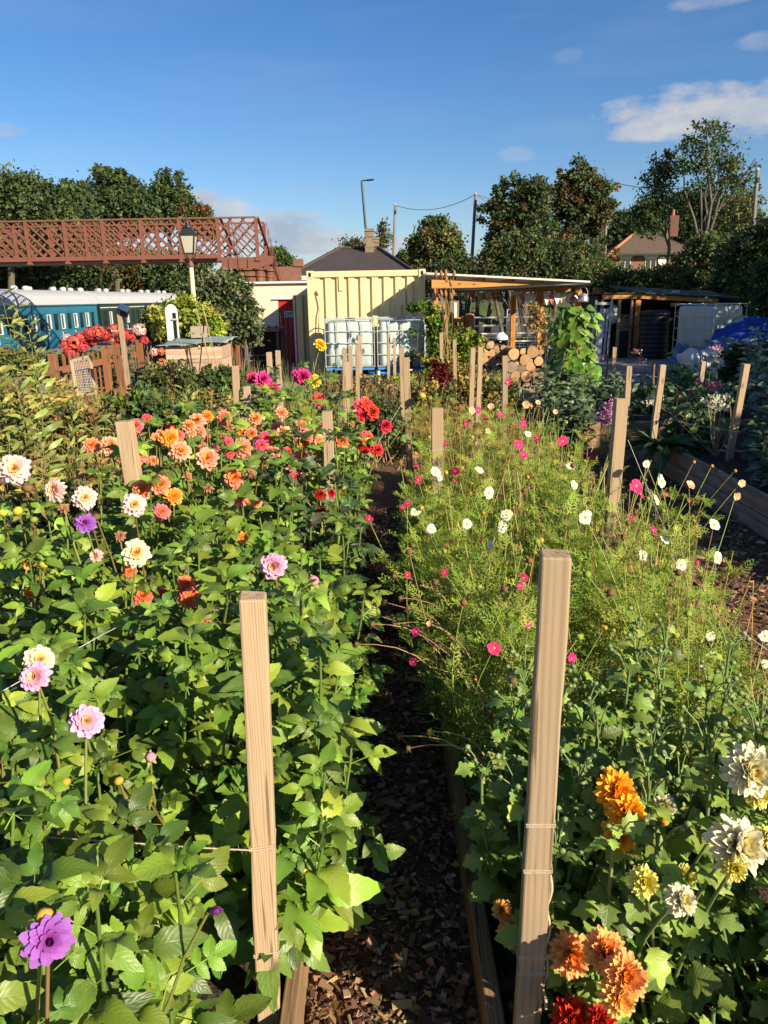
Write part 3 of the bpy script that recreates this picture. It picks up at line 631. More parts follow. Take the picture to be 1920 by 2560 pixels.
# ------------------------------------------------------------------ cream hut with the red door
def cream_hut():
    Y0 = 21.0; a = U(622, 712, Y0); x0, z1 = a.x, a.z + .02; x1 = x0 + 3.6; zb_ = -.02
    t = empty('cream_hut', (x0, Y0, 0), 0, 'cream rendered flat-roofed hut with a red door beside the yellow container', 'hut')
    d0 = U(695, 760, Y0).x; d1 = d0 + .75; zd = U(715, 748, Y0).z
    MB().bx(x0, d0, Y0, Y0 + .2, zb_, z1).build('wall', m_cream, t)
    MB().bx(d1, x1, Y0, Y0 + .2, zb_, z1).build('wall', m_cream, t)
    MB().bx(d0, d1, Y0, Y0 + .2, zd, z1).build('wall', m_cream, t)
    MB().bx(x0, x0 + .2, Y0 + .2, Y0 + 4, zb_, z1).build('wall', m_cream, t)
    MB().bx(x1 - .2, x1, Y0 + .2, Y0 + 4, zb_, z1).build('wall', m_cream, t)
    MB().bx(x0 - .08, x1 + .08, Y0 - .1, Y0 + 4.1, z1, z1 + .05).build('roof', m_white, t)
    dr = MB().bx(d0 + .01, d1 - .01, Y0 + .03, Y0 + .08, zb_ + .02, zd - .01).build('door', m_red, t)
    MB().lathe([(.02, 0), (.03, .02), (.03, .04), (.01, .05)], (d0 + .08, Y0 + .03, zd - .45), 8, rot=Euler((R(90), 0, 0)).to_matrix()).build('door_knob', mat('brass', (.5, .3, .1), .3, 1), dr)
    MB().prism([(d0 - .15, zd + .0), (d1 + .2, zd + .0), (d1 + .2, zd + .05), (d0 - .1, zd + .05)], Y0 - .06, Y0 - .002).build('door_canopy', m_white, t)
    # notice on the door: white sheet with green and dark bands and a small pictogram
    s0 = U(710, 778, Y0 + .02); s1 = U(732, 793, Y0 + .02)
    sg = MB().bx(s0.x, s1.x, Y0 + .016, Y0 + .028, s1.z, s0.z).build('notice', m_white, dr)
    gcol = mat('notice_green', (.03, .32, .2), .5, var=.05, bump=0); bcol = mat('notice_blue', (.02, .06, .12), .5, var=.05, bump=0)
    W_, H_ = s1.x - s0.x, s0.z - s1.z
    for (u0, u1, v0, v1, mm) in ((.38, .95, .72, .9, gcol), (.38, .95, .45, .66, gcol), (.38, .95, .3, .4, bcol), (.38, .95, .1, .16, bcol), (.1, .28, .5, .88, gcol), (.12, .28, .12, .4, bcol)):
        MB().bx(s0.x + W_ * u0, s0.x + W_ * u1, Y0 + .010, Y0 + .015, s1.z + H_ * v0, s1.z + H_ * v1).build('notice_band', mm, dr)
    return t
cream_hut()

# ------------------------------------------------------------------ shipping container, end wall towards the garden
def container():
    Y0 = 16.55; a = U(766, 682, Y0); b = U(1063, 668, Y0); x0, x1 = a.x, b.x; z1 = (a.z + b.z) / 2 + .0; L = 6.0
    t = empty('shipping_container', ((x0 + x1) / 2, Y0, 0), 0, 'pale yellow corrugated shipping container behind the two water tanks', 'shipping container')
    rr = .13
    for xa in (x0, x1 - rr):
        MB().bx(xa, xa + rr, Y0, Y0 + rr, .1, z1 - .16).build('corner_post', m_contain, t, bevel=.008)
        for zz in (z1 - .16, 0.0):
            c = MB().bx(xa - .008, xa + rr + .008, Y0 - .01, Y0 + .16, zz + .001, zz + .162).build('corner_casting', m_contain, t, bevel=.012)
            cx = xa + rr / 2
            MB().lathe([(.0, 0), (.036, 0), (.036, .004), (0, .004)], (cx, Y0 - .0105, zz + .085), 14, rot=Euler((R(90), 0, 0)).to_matrix() @ Matrix.Diagonal((.8, 1.35, 1))).build('casting_hole', m_black, c)
    MB().bx(x0 + rr, x1 - rr, Y0 + .01, Y0 + .1, z1 - .13, z1 - .01).build('top_rail', m_contain, t, bevel=.008)
    MB().bx(x0 + rr, x1 - rr, Y0 + .01, Y0 + .1, .02, .16).build('bottom_rail', m_contain, t, bevel=.008)
    xa, xb = x0 + rr, x1 - rr; n = 9; wv = (xb - xa) / n; pts = []
    for k in range(n):
        xx = xa + k * wv; pts += [(xx, 0), (xx + wv * .46, 0), (xx + wv * .60, 1), (xx + wv * .90, 1)]
    pts.append((xb, 0)); vs = []; fs = []
    for x, d in pts: vs += [(x, Y0 + .04 + d * .045, .15), (x, Y0 + .04 + d * .045, z1 - .12)]
    for i in range(len(pts) - 1): fs.append((2 * i, 2 * i + 2, 2 * i + 3, 2 * i + 1))
    MB().add(vs, fs).build('corrugated_end_wall', m_contain, t)
    # long sides, roof, rear
    for sx, xx in ((-1, x0), (1, x1)):
        vs = []; fs = []; n = 22
        for k in range(n + 1):
            for d, f in ((0, 0), (0, .4), (1, .55), (1, .9)):
                y = Y0 + rr + (L - rr) * (k + f) / (n + 1); vs += [(xx - sx * (.02 + d * .04), y, .1), (xx - sx * (.02 + d * .04), y, z1 - .06)]
        for i in range(len(vs) // 2 - 1): fs.append((2 * i, 2 * i + 1, 2 * i + 3, 2 * i + 2))
        MB().add(vs, fs).build('corrugated_side_wall', m_contain, t)
        MB().bx(min(xx, xx - sx * .1), max(xx, xx - sx * .1), Y0 + .17, Y0 + L, z1 - .07, z1 - .004).build('side_rail', m_contain, t)
    MB().bx(x0 + .05, x1 - .05, Y0 + .1, Y0 + L, z1 - .06, z1 - .02).build('roof_panel', m_contain, t)
    MB().bx(x0 + .05, x1 - .05, Y0 + L - .05, Y0 + L, .1, z1 - .06).build('rear_wall', m_contain, t)
    # vent plates and a cable run on the end wall
    for px, py0, py1 in ((853, 688, 727), (1007, 721, 762)):
        p, q = U(px - 7, py0, Y0), U(px + 7, py1, Y0); MB().bx(p.x, q.x, Y0 + .015, Y0 + .035, q.z, p.z).build('vent_plate', m_contain, t, bevel=.003)
    bx_ = U(796, 730, Y0)
    MB().lathe([(.05, 0), (.05, .05), (.03, .07)], (bx_.x, Y0 + .04, bx_.z), 12, rot=Euler((R(90), 0, 0)).to_matrix()).build('socket', m_contain, t)
    pts = [U(796, 734, Y0 - .03), U(801, 752, Y0 - .03), U(803, 768, Y0 - .03), U(798, 785, Y0 - .03), U(796, 830, Y0 - .03)]
    MB().tube(pts, .012, 6).build('cable', m_contain, t, smooth=True)
    return t, x0, x1, z1, Y0
cont, CX0, CX1, CZ1, CY0 = container()
# the ribbed yellow door leaf standing open at the container's left
def open_door():
    a = U(736, 738, 17.1); x0 = a.x; z1 = a.z; x1 = CX0 - .01
    t = empty('container_door', ((x0 + x1) / 2, 17.1, 0), 0, 'ribbed yellow steel door leaf standing open at the left of the container', 'door')
    n = 2; pts = []
    w_ = (x1 - x0)
    for f, d in ((0, 0), (.12, -.06), (.5, -.06), (.62, .05), (1, .05)): pts.append((x0 + w_ * f, 17.1 + d))
    vs = []; fs = []
    for x, y in pts: vs += [(x, y, 0.02), (x, y, z1)]
    for i in range(len(pts) - 1): fs.append((2 * i, 2 * i + 2, 2 * i + 3, 2 * i + 1))
    MB().add(vs, fs).build('ribbed_panel', m_contain, t)
    MB().bx(x0 - .03, x0, 17.03, 17.2, 0.02, z1).build('edge_seal', m_steel, t)
    MB().bx(x0, x1, 17.16, 17.2, 0.02, z1 - .01).build('door_back', m_contain, t)
open_door()
# ------------------------------------------------------------------ caged water tanks
def ibc(loc, rz, w, d, h, label, base=0.17, stand=True):
    t = empty('water_tank', loc, rz, label, 'water tank', 'caged plastic water tanks')
    n = 7
    # bottle: rounded box with shallow vertical flutes
    ring = []
    def corner(cx, cy, a0):
        return [(cx + .09 * math.cos(a0 + R(90) * k / 4), cy + .09 * math.sin(a0 + R(90) * k / 4)) for k in range(5)]
    hw, hd = w / 2 - .03, d / 2 - .03
    base_poly = []
    def side(p, q, nrm):
        out = []
        for k in range(1, 24):
            f = k / 24; dip = -.013 * max(0, math.sin(f * math.pi * 6)) ** .5 if (f * 3) % 1 < .5 else 0
            out.append((p[0] + (q[0] - p[0]) * f - nrm[0] * dip * -1, p[1] + (q[1] - p[1]) * f - nrm[1] * dip * -1))
        return out
    c = [corner(hw - .09, -hd + .09, R(-90)), corner(hw - .09, hd - .09, 0), corner(-hw + .09, hd - .09, R(90)), corner(-hw + .09, -hd + .09, R(180))]
    nr = [(1, 0), (0, 1), (-1, 0), (0, -1)]
    poly = []
    for k in range(4): poly += c[k] + side(c[k][-1], c[(k + 1) % 4][0], nr[k])
    m = len(poly); z0, z1 = base + .10, base + h - .06; vs = []; fs = []
    levels = [(z0, .93), (z0 + .05, 1), (z0 + .3, 1), (z0 + .55, 1.004), (z1 - .1, 1), (z1 - .03, .985), (z1, .93)]
    for z, s in levels: vs += [(x * s, y * s, z) for x, y in poly]
    for i in range(len(levels) - 1):
        for k in range(m): fs.append((i * m + k, i * m + (k + 1) % m, (i + 1) * m + (k + 1) % m, (i + 1) * m + k))
    fs += [tuple(range(m - 1, -1, -1)), tuple((len(levels) - 1) * m + k for k in range(m))]
    b = MB().add(vs, fs).build('bottle', m_ibc, t, world=False, smooth=True)
    MB().lathe([(.10, -.02), (.10, .03), (.085, .045), (0.0, .05)], (0, 0, z1 + .01), 16).build('cap', m_black, b, world=False)
    H0, H1 = base + .02, base + h
    pr = [(-w / 2, -d / 2), (w / 2, -d / 2), (w / 2, d / 2), (-w / 2, d / 2)]
    for zi in range(5):
        z = H0 + .1 + (H1 - H0 - .12) * zi / 4
        MB().tube([(x, y, z) for x, y in pr + [pr[0]]], .0085 if zi < 4 else .012, 5, cap=False).build('cage_bar', m_steel, t, world=False)
    for k in range(4):
        (xa, ya), (xb, yb) = pr[k], pr[(k + 1) % 4]
        for j in range(4):
            f = j / 4; x, y = xa + (xb - xa) * f, ya + (yb - ya) * f
            MB().tube([(x * 1.006, y * 1.006, H0 + .08), (x * 1.006, y * 1.006, H1 - .01)], .008, 5).build('cage_upright', m_steel, t, world=False)
    for y in (-d / 2 + .05, 0, d / 2 - .05): MB().bx(-w / 2, w / 2, y - .05, y + .05, base + .05, base + .09).build('pallet_slat', m_bluepl if stand else m_board_x, t, world=False)
    for x in (-w / 2 + .07, 0, w / 2 - .07): MB().bx(x - .06, x + .06, -d / 2, d / 2, base - .04, base + .048).build('pallet_block', m_black, t, world=False)
    for x in (-w / 2 + .12, w / 2 - .12): MB().bx(x - .1, x + .1, -d / 2 + .03, d / 2 - .03, 0.015, base - .042).build('support_block', m_stone, t, world=False)
    MB().tube([(0, -d / 2 - .02, base + .16), (0, -d / 2 - .12, base + .16), (0, -d / 2 - .12, base + .08)], .03, 8).build('outlet_valve', m_black, t, world=False)
    return t
def tank_at(pxl, pxr, pyt, pyb, Y, lab):
    a, b = U(pxl, pyt, Y), U(pxr, pyt, Y); bb = U((pxl + pxr) / 2, pyb, Y)
    w_ = b.x - a.x; h_ = a.z - bb.z; return ibc(((a.x + b.x) / 2, Y + .6, 0), 0, w_, 1.16, h_, lab, base=max(.06, bb.z))
tank_at(811, 934, 797, 932, 15.1, 'caged milky water tank directly below the container, nearer the cream hut')
tank_at(943, 1066, 795, 930, 15.1, 'caged milky water tank half wrapped by the climber beside the timber shelter')
pts = [U(925, 934, 14.95), U(960, 933, 14.95), U(1000, 931, 14.95), U(1080, 929, 14.95)]
tag(MB().tube(pts, .028, 8).build('blue_pipe', m_bluepl, None, smooth=True), 'blue plastic water pipe along the foot of the two tanks', 'pipe')
a = U(946, 935, 14.9); tag(MB().tube([(a.x, 14.9, 0), (a.x, 14.9, a.z + .06)], .035, 8).tube([(a.x, 14.9, a.z), (a.x, 15.0, a.z)], .03, 8).build('standpipe', m_steel, None), 'short pale standpipe in front of the gap between the tanks', 'pipe')

# ------------------------------------------------------------------ open timber shelter
def shelter():
    Y0 = 15.6; D = 3.4
    a = U(1066, 681, Y0 - .15); b = U(1476, 702, Y0 - .15)
    t = empty('timber_shelter', ((a.x + b.x) / 2, Y0, 0), 0, 'open orange timber shelter with a thin sloping roof beside the container', 'shelter')
    x0, z0, x1, z1 = a.x, a.z, b.x, b.z
    rf = MB().add([(x0, Y0 - .15, z0), (x1, Y0 - .15, z1), (x1, Y0 + D, z1), (x0, Y0 + D, z0), (x0, Y0 - .15, z0 - .035), (x1, Y0 - .15, z1 - .035), (x1, Y0 + D, z1 - .035), (x0, Y0 + D, z0 - .035)],
             [(0, 1, 2, 3), (7, 6, 5, 4), (0, 4, 5, 1), (1, 5, 6, 2), (2, 6, 7, 3), (3, 7, 4, 0)]).build('roof', m_white, t)
    # tapered front beam and a level tie below it
    p0, p1 = U(1079, 697, Y0), U(1079, 721, Y0); q0, q1 = U(1450, 709, Y0), U(1450, 715, Y0)
    MB().prism([(p0.x, p1.z + .0), (q0.x, q1.z), (q0.x, q0.z), (p0.x, p0.z)], Y0 - .03, Y0 + .03).build('front_beam', m_timber_x, t)
    def post(px, pyt, Y, w_=.105):
        p = U(px, pyt, Y); return MB().bx(p.x - w_ / 2, p.x + w_ / 2, Y - w_ / 2, Y + w_ / 2, .0, p.z).build('post', m_timber, t, bevel=.006)
    post(1088, 724, Y0 + .06); post(1447, 718, Y0 + .06); post(1353, 720, Y0 + .9); post(1284, 738, Y0 + D - .6, .11); post(1120, 730, Y0 + D - .2)
    for f in (.18, .36, .54, .72, .9):
        x = x0 + (x1 - x0) * f; z = z0 + (z1 - z0) * f - .042
        MB().bx(x - .024, x + .024, Y0 + .035, Y0 + D - .1, z - .12, z).build('rafter', m_timber, t)
    c = U(1284, 736, Y0 + D - .6); d = U(1452, 714, Y0 + .06)
    MB().bar((U(1284, 722, Y0 + .9).x, Y0 + .9, d.z - .06), (d.x, Y0 + .9, d.z - .06), .05, .08).build('tie_beam', m_timber_x, t)
    pts = [U(1478, 709, Y0 - .1), U(1380, 714, Y0 - .1), U(1280, 720, Y0 - .1), U(1180, 725, Y0 - .1), U(1078, 728, Y0 - .1)]
    MB().tube(pts, .042, 8).build('gutter', m_black, t, smooth=True)
    MB().tube([U(1088, 745, Y0 - .1), U(1050, 760, Y0 - .25)], .045, 8).build('downpipe', m_black, t, smooth=True)
    return Y0, D
SY0, SD = shelter()
# kettle hanging from the shelter post
def kettle():
    p = U(1458, 745, SY0 - .02)
    t = empty('hanging_kettle', p, 0, 'dented aluminium kettle hanging from the shelter post by the white pallet', 'kettle')
    m = mat('dull_aluminium', (.62, .60, .57), .35, .9, var=.15)
    MB().lathe([(.0, -.08), (.105, -.08), (.11, -.06), (.105, .0), (.085, .05), (.06, .06), (.06, .07), (.03, .085), (.015, .1), (0, .1)], (0, 0, 0), 16).build('body', m, t, world=False, smooth=True)
    MB().tube([(-.08, 0, .04), (-.085, 0, .12), (-.04, 0, .2), (.0, 0, .215), (.04, 0, .2), (.085, 0, .12), (.08, 0, .04)], .009, 6).build('handle', m, t, world=False)
    MB().tube([(-.09, 0, -.03), (-.15, 0, .03), (-.165, 0, .045)], [.025, .014, .012], 8).build('spout', m, t, world=False)
    MB().tube([(0, 0, .215), (0, 0.0, .26)], .004, 5).build('hook', m_steel, t, world=False)
kettle()
# bunting
def bunting(pts, n, cols, lab):
    t = empty('bunting', pts[0], 0, lab, 'bunting', 'bunting strung under the shelter roof')
    MB().tube(pts, .006, 4).build('cord', m_twine, t)
    L = len(pts) - 1
    for k in range(n):
        f = (k + .5) / n * L; i = min(int(f), L - 1); p = Vector(pts[i]).lerp(Vector(pts[i + 1]), f - i)
        w_, h_ = .085, rnd.uniform(.19, .26); tw = rnd.uniform(-.5, .5)
        vs = []
        rows = 4
        for r in range(rows + 1):
            g_ = r / rows; hw = w_ * (1 - g_) + .004
            for s in (-1, 0, 1): vs.append((p.x + s * hw * math.cos(tw), p.y + s * hw * math.sin(tw) + .02 * math.sin(g_ * 3 + k) + .015 * (s == 0), p.z - g_ * h_))
        fs = [(r * 3 + c, r * 3 + c + 1, r * 3 + c + 4, r * 3 + c + 3) for r in range(rows) for c in range(2)]
        c = cols[k % len(cols)]
        MB().add(vs, fs).build('pennant', mat('pennant_%02d%02d%02d' % tuple(int(v * 99) for v in c), c, .9, var=.12, vs=20, bump=.1), t)
Pp = lambda l, Y: [U(x, y, Y) for x, y in l]
bunting(Pp([(1292, 731), (1320, 736), (1350, 729)], SY0 + .35), 5, [(.62, .52, .44), (.40, .17, .13), (.7, .66, .6)], 'faded cloth pennants strung between the two inner shelter posts')
bunting(Pp([(1362, 730), (1400, 737), (1440, 729)], SY0 + .2), 6, [(.66, .55, .46), (.52, .15, .12), (.72, .68, .62), (.5, .4, .3)], 'faded red and cream pennants strung beside the hanging kettle')
bunting(Pp([(1140, 727), (1190, 732), (1250, 728)], SY0 + SD - .4), 6, [(.45, .36, .24), (.5, .42, .3), (.40, .17, .10)], 'small dark pennants at the back of the shelter')

# ------------------------------------------------------------------ log pile
LOGS = []
def log(px, py, rpx, Y, grey=False, L=.45):
    p = U(px, py, Y); r = rpx * Y / 1997; n = 14; vs = []; fs = []
    rr = [r * (1 + .05 * math.sin(3 * a + px) + .03 * math.sin(5 * a + py)) for a in [2 * math.pi * k / n for k in range(n)]]
    for y in (-.0, L):
        for k in range(n):
            a = 2 * math.pi * k / n; vs.append((rr[k] * math.cos(a), y, rr[k] * math.sin(a)))
    vs += [(0, -.004, 0), (0, L, 0)]
    m = MB(); m.add(vs, [(k, k + n, (k + 1) % n + n, (k + 1) % n) for k in range(n)], 0); b = 0
    m.f += [((k + 1) % n, 2 * n, k) for k in range(n)] + [(k + n, 2 * n + 1, (k + 1) % n + n) for k in range(n)]; m.m += [1] * 2 * n
    t = put('log', m.mesh('log', [m_bark, m_logend_g if grey else m_logend])); t.location = p; t.rotation_euler = (0, rnd.uniform(0, 6), rnd.uniform(-.15, .15)); LOGS.append((t, px, py, rpx, grey))
    return t
logs = [(1285, 885, 14.5, 0), (1307, 879, 7.5, 0), (1332, 880, 15, 0), (1353, 880, 7, 0), (1313, 900, 14, 0), (1347, 903, 12, 0), (1280, 918, 14, 1), (1304, 923, 11, 1), (1327, 917, 13, 0), (1316, 941, 14, 0), (1346, 936, 16, 0),
        (1289, 940, 13, 0), (1292, 910, 6, 0), (1328, 901, 4, 0), (1362, 918, 8, 0), (1270, 945, 12, 1), (1366, 941, 10, 1),
        (1227, 862, 9, 0), (1241, 872, 8, 0), (1215, 884, 9, 0), (1230, 883, 9, 0), (1248, 885, 8, 0), (1259, 870, 8, 1), (1221, 866, 6, 1), (1212, 902, 11, 0), (1230, 905, 13, 1), (1249, 902, 8, 0), (1215, 930, 13, 1), (1240, 925, 12, 1),
        (1232, 950, 13, 0), (1213, 965, 12, 0), (1245, 962, 11, 1), (1268, 897, 9, 1), (1262, 925, 10, 1), (1236, 893, 5, 0), (1200, 915, 10, 1), (1197, 940, 12, 0), (1290, 963, 13, 1), (1318, 968, 12, 0), (1345, 964, 11, 1)]
def log_label(px, py, r, g):
    side = 'large-log stack' if px > 1266 else 'small-log stack'
    row = 'top row' if py < 890 else 'second row' if py < 912 else 'third row' if py < 937 else 'bottom row'
    return ('grey ' if g else 'tan ') + ('thick' if r >= 13 else 'middling' if r >= 9 else 'thin') + ' log, ' + row + ' of the ' + side
seen = {}
for i, (px, py, r, g_) in enumerate(logs):
    l = log(px, py, r, 14.35 if px > 1266 else 14.75, g_)
    tag(l, log_label(px, py, r, g_), 'log', 'sawn logs stacked in front of the shelter')
    seen.setdefault(l['label'], []).append((px, l))
for lab, v in seen.items():
    v.sort(key=lambda q: q[0])
    if len(v) > 1:
        for k, (px, l) in enumerate(v): l['label'] = lab + (', towards the tanks' if k == 0 else ', towards the bean plant' if k == len(v) - 1 else ', between two alike')
# spring coil of rusty iron at the foot of the pile
t = [U(1325 + k * 1.1, 957 + 6 * math.sin(k * 1.25), 14.0 + .07 * math.cos(k * 1.25)) for k in range(48)]
tag(MB().tube(t, .012, 5).build('rusty_spring', mat('rusty_iron', (.16, .06, .03), .8, .3, var=.3), None, smooth=True), 'rusty coil spring lying below the log stack', 'spring')
# table behind the logs with basket, bucket
def table_things():
    Y = 16.6; a = U(1150, 866, Y); b = U(1275, 866, Y)
    t = empty('trestle_table', ((a.x + b.x) / 2, Y, 0), 0, 'orange-topped trestle table behind the log stack', 'table')
    MB().bx(a.x, b.x, Y - .3, Y + .4, a.z - .03, a.z).build('table_top', m_terra, t)
    for x in (a.x + .06, b.x - .06):
        for y in (Y - .25, Y + .35): MB().bx(x - .025, x + .025, y - .025, y + .025, .0, a.z - .031).build('leg', m_timber, t)
    p = U(1195, 868, 15.5)
    wk = mat('wicker', (.26, .17, .09), .9, var=.3, vs=60, bump=.6, bs=90, bd=.01)
    bt = empty('wicker_basket', (p.x, 15.5, p.z), 0, 'round wicker basket tipped on its side above the stakes and logs', 'basket')
    rot = Euler((R(58), R(15), 0)).to_matrix()
    MB().lathe([(.0, -.13), (.12, -.13), (.16, 0), (.185, .1), (.19, .12), (.175, .12), (.15, 0), (.11, -.11), (0, -.11)], (0, 0, 0), 22, rot=rot).build('woven_body', wk, bt, world=False, smooth=True)
    MB().tube([rot @ Vector((.19 * math.cos(k * .3), .19 * math.sin(k * .3), .12)) for k in range(22)], .014, 6).build('rim', wk, bt, world=False)
    p = U(1252, 862, 15.5)
    bk = empty('black_bucket', (p.x, 15.5, p.z - .12), 0, 'black bucket stuffed with a pale crumpled sack on top of the logs', 'bucket')
    MB().lathe([(.0, 0), (.105, 0), (.135, .2), (.145, .2), (.145, .22), (.125, .22), (.1, .02), (0, .02)], (0, 0, 0), 18).build('pail', m_black, bk, world=False, smooth=True)
    vs = []; rg_ = random.Random(3); n = 14
    prof = [(.12, .18), (.13, .25), (.11, .3), (.07, .34), (.02, .36)]
    m = MB(); ring = []
    for r_, z in prof: ring.append([(r_ * (1 + rg_.uniform(-.22, .22)) * math.cos(2 * math.pi * k / n), r_ * (1 + rg_.uniform(-.22, .22)) * math.sin(2 * math.pi * k / n), z + rg_.uniform(-.02, .02)) for k in range(n)])
    m.add([p for r_ in ring for p in r_], [(i * n + k, i * n + (k + 1) % n, (i + 1) * n + (k + 1) % n, (i + 1) * n + k) for i in range(len(prof) - 1) for k in range(n)]); m.build('sack', m_bag, bk, world=False, smooth=True)
table_things()
# grey-green water butt / vehicle end behind the shelter, picket palings
def far_shelter_things():
    a = U(1108, 778, 20); m = mat('olive_tank', (.06, .09, .05), .4, var=.1)
    t = empty('oil_tank', (a.x, 20, 0), 0, 'olive green plastic oil tank seen behind the shelter post', 'tank')
    MB().bx(a.x - .25, a.x + .28, 20, 21, 0.02, a.z).build('tank_body', m, t, bevel=.1)
    MB().lathe([(.1, 0), (.1, .06), (.05, .08)], (a.x, 20.4, a.z), 12).build('filler_cap', m_black, t)
    fn = empty('paling_fence', (U(1110, 800, 24).x, 24, 0), 0, 'grey weathered paling fence behind the oil tank', 'fence')
    for k in range(9):
        p = U(1092 + k * 6.6, 752, 24); MB().bx(p.x - .035, p.x + .035, 24, 24.03, 0.02, p.z).build('paling', m_pole, fn)
    p, q = U(1090, 775, 24), U(1148, 775, 24); MB().bx(p.x, q.x, 24.032, 24.08, p.z - .05, p.z + .05).build('rail', m_pole, fn)
    p = U(1139, 756, 23); q = U(1139, 780, 23)
    tag(MB().bx(p.x - .035, p.x + .035, 23, 23.04, 0, p.z).build('white_marker_post', m_white, None), 'small white marker post behind the shelter', 'post')
    p = U(1174, 784, 20.2); tag(MB().lathe([(.13, 0), (.12, p.z - .03), (.1, p.z)], (p.x, 20.2, 0), 12).build('gate_post', wood('gatepost', (.30, .13, .06), (.18, .07, .03), 'Z', 30), None), 'round brown timber gate post at the hinge of the white gate', 'post')
    fn = empty('rail_fence', (p.x - .4, 20.3, 0), 0, 'short brown rail fence left of the white gate', 'fence')
    for px, py in ((1163, 792), (1140, 800)):
        w_ = U(px, py, 20.3); MB().bx(w_.x - .04, w_.x + .04, 20.3, 20.38, 0.02, w_.z).build('post', m_fence, fn)
    for py in (800, 820):
        a_, b_ = U(1128, py, 20.25), U(1160, py, 20.25); MB().bx(a_.x, b_.x, 20.25, 20.298, a_.z - .06, a_.z + .06).build('rail', m_timber_x, fn)
far_shelter_things()
# white tubular field gate, and a second one swung open
def gate(Y, px0, px1, pyt, zb_, lab, rz=0):
    a, b = U(px0, pyt, Y), U(px1, pyt, Y); w_ = b.x - a.x; h_ = a.z - zb_
    t = empty('field_gate', (a.x, Y, 0), rz, lab, 'gate', 'white tubular field gates')
    for k in range(5):
        z = zb_ + h_ * k / 4 if k else zb_
        MB().tube([(0, 0, z), (w_, 0, z)], .024, 7).build('rail', m_white, t, world=False)
    for f in (0, .42, 1): MB().tube([(w_ * f, .03 if 0 < f < 1 else 0, zb_ - .02), (w_ * f, .03 if 0 < f < 1 else 0, a.z + .0)], .028, 7).build('stile', m_white, t, world=False)
    for k in range(int(w_ / .1)):
        MB().tube([(.1 * k, .028, zb_), (.1 * k, .028, zb_ + h_ * .45)], .0035, 4).build('mesh_wire', m_steel, t, world=False)
    for k in range(6): MB().tube([(0, .03, zb_ + .07 * k), (w_, .03, zb_ + .07 * k)], .0035, 4).build('mesh_wire', m_steel, t, world=False)
gate(20.2, 1184, 1392, 795, .32, 'white tubular field gate seen through the timber shelter')
a = U(1268, 782, 26.5)
t = empty('swung_gate', (a.x, 26.5, 0), R(72), 'white tubular gate standing open beyond the closed one', 'gate', 'white tubular field gates')
for k in range(6): MB().tube([(0, 0, .35 + k * .17), (2.2, 0, .35 + k * .17)], .024, 6).build('rail', m_white, t, world=False)
for x in (0, .75, 1.5, 2.2): MB().tube([(x, 0, .33), (x, 0, 1.22)], .028, 6).build('stile', m_white, t, world=False)

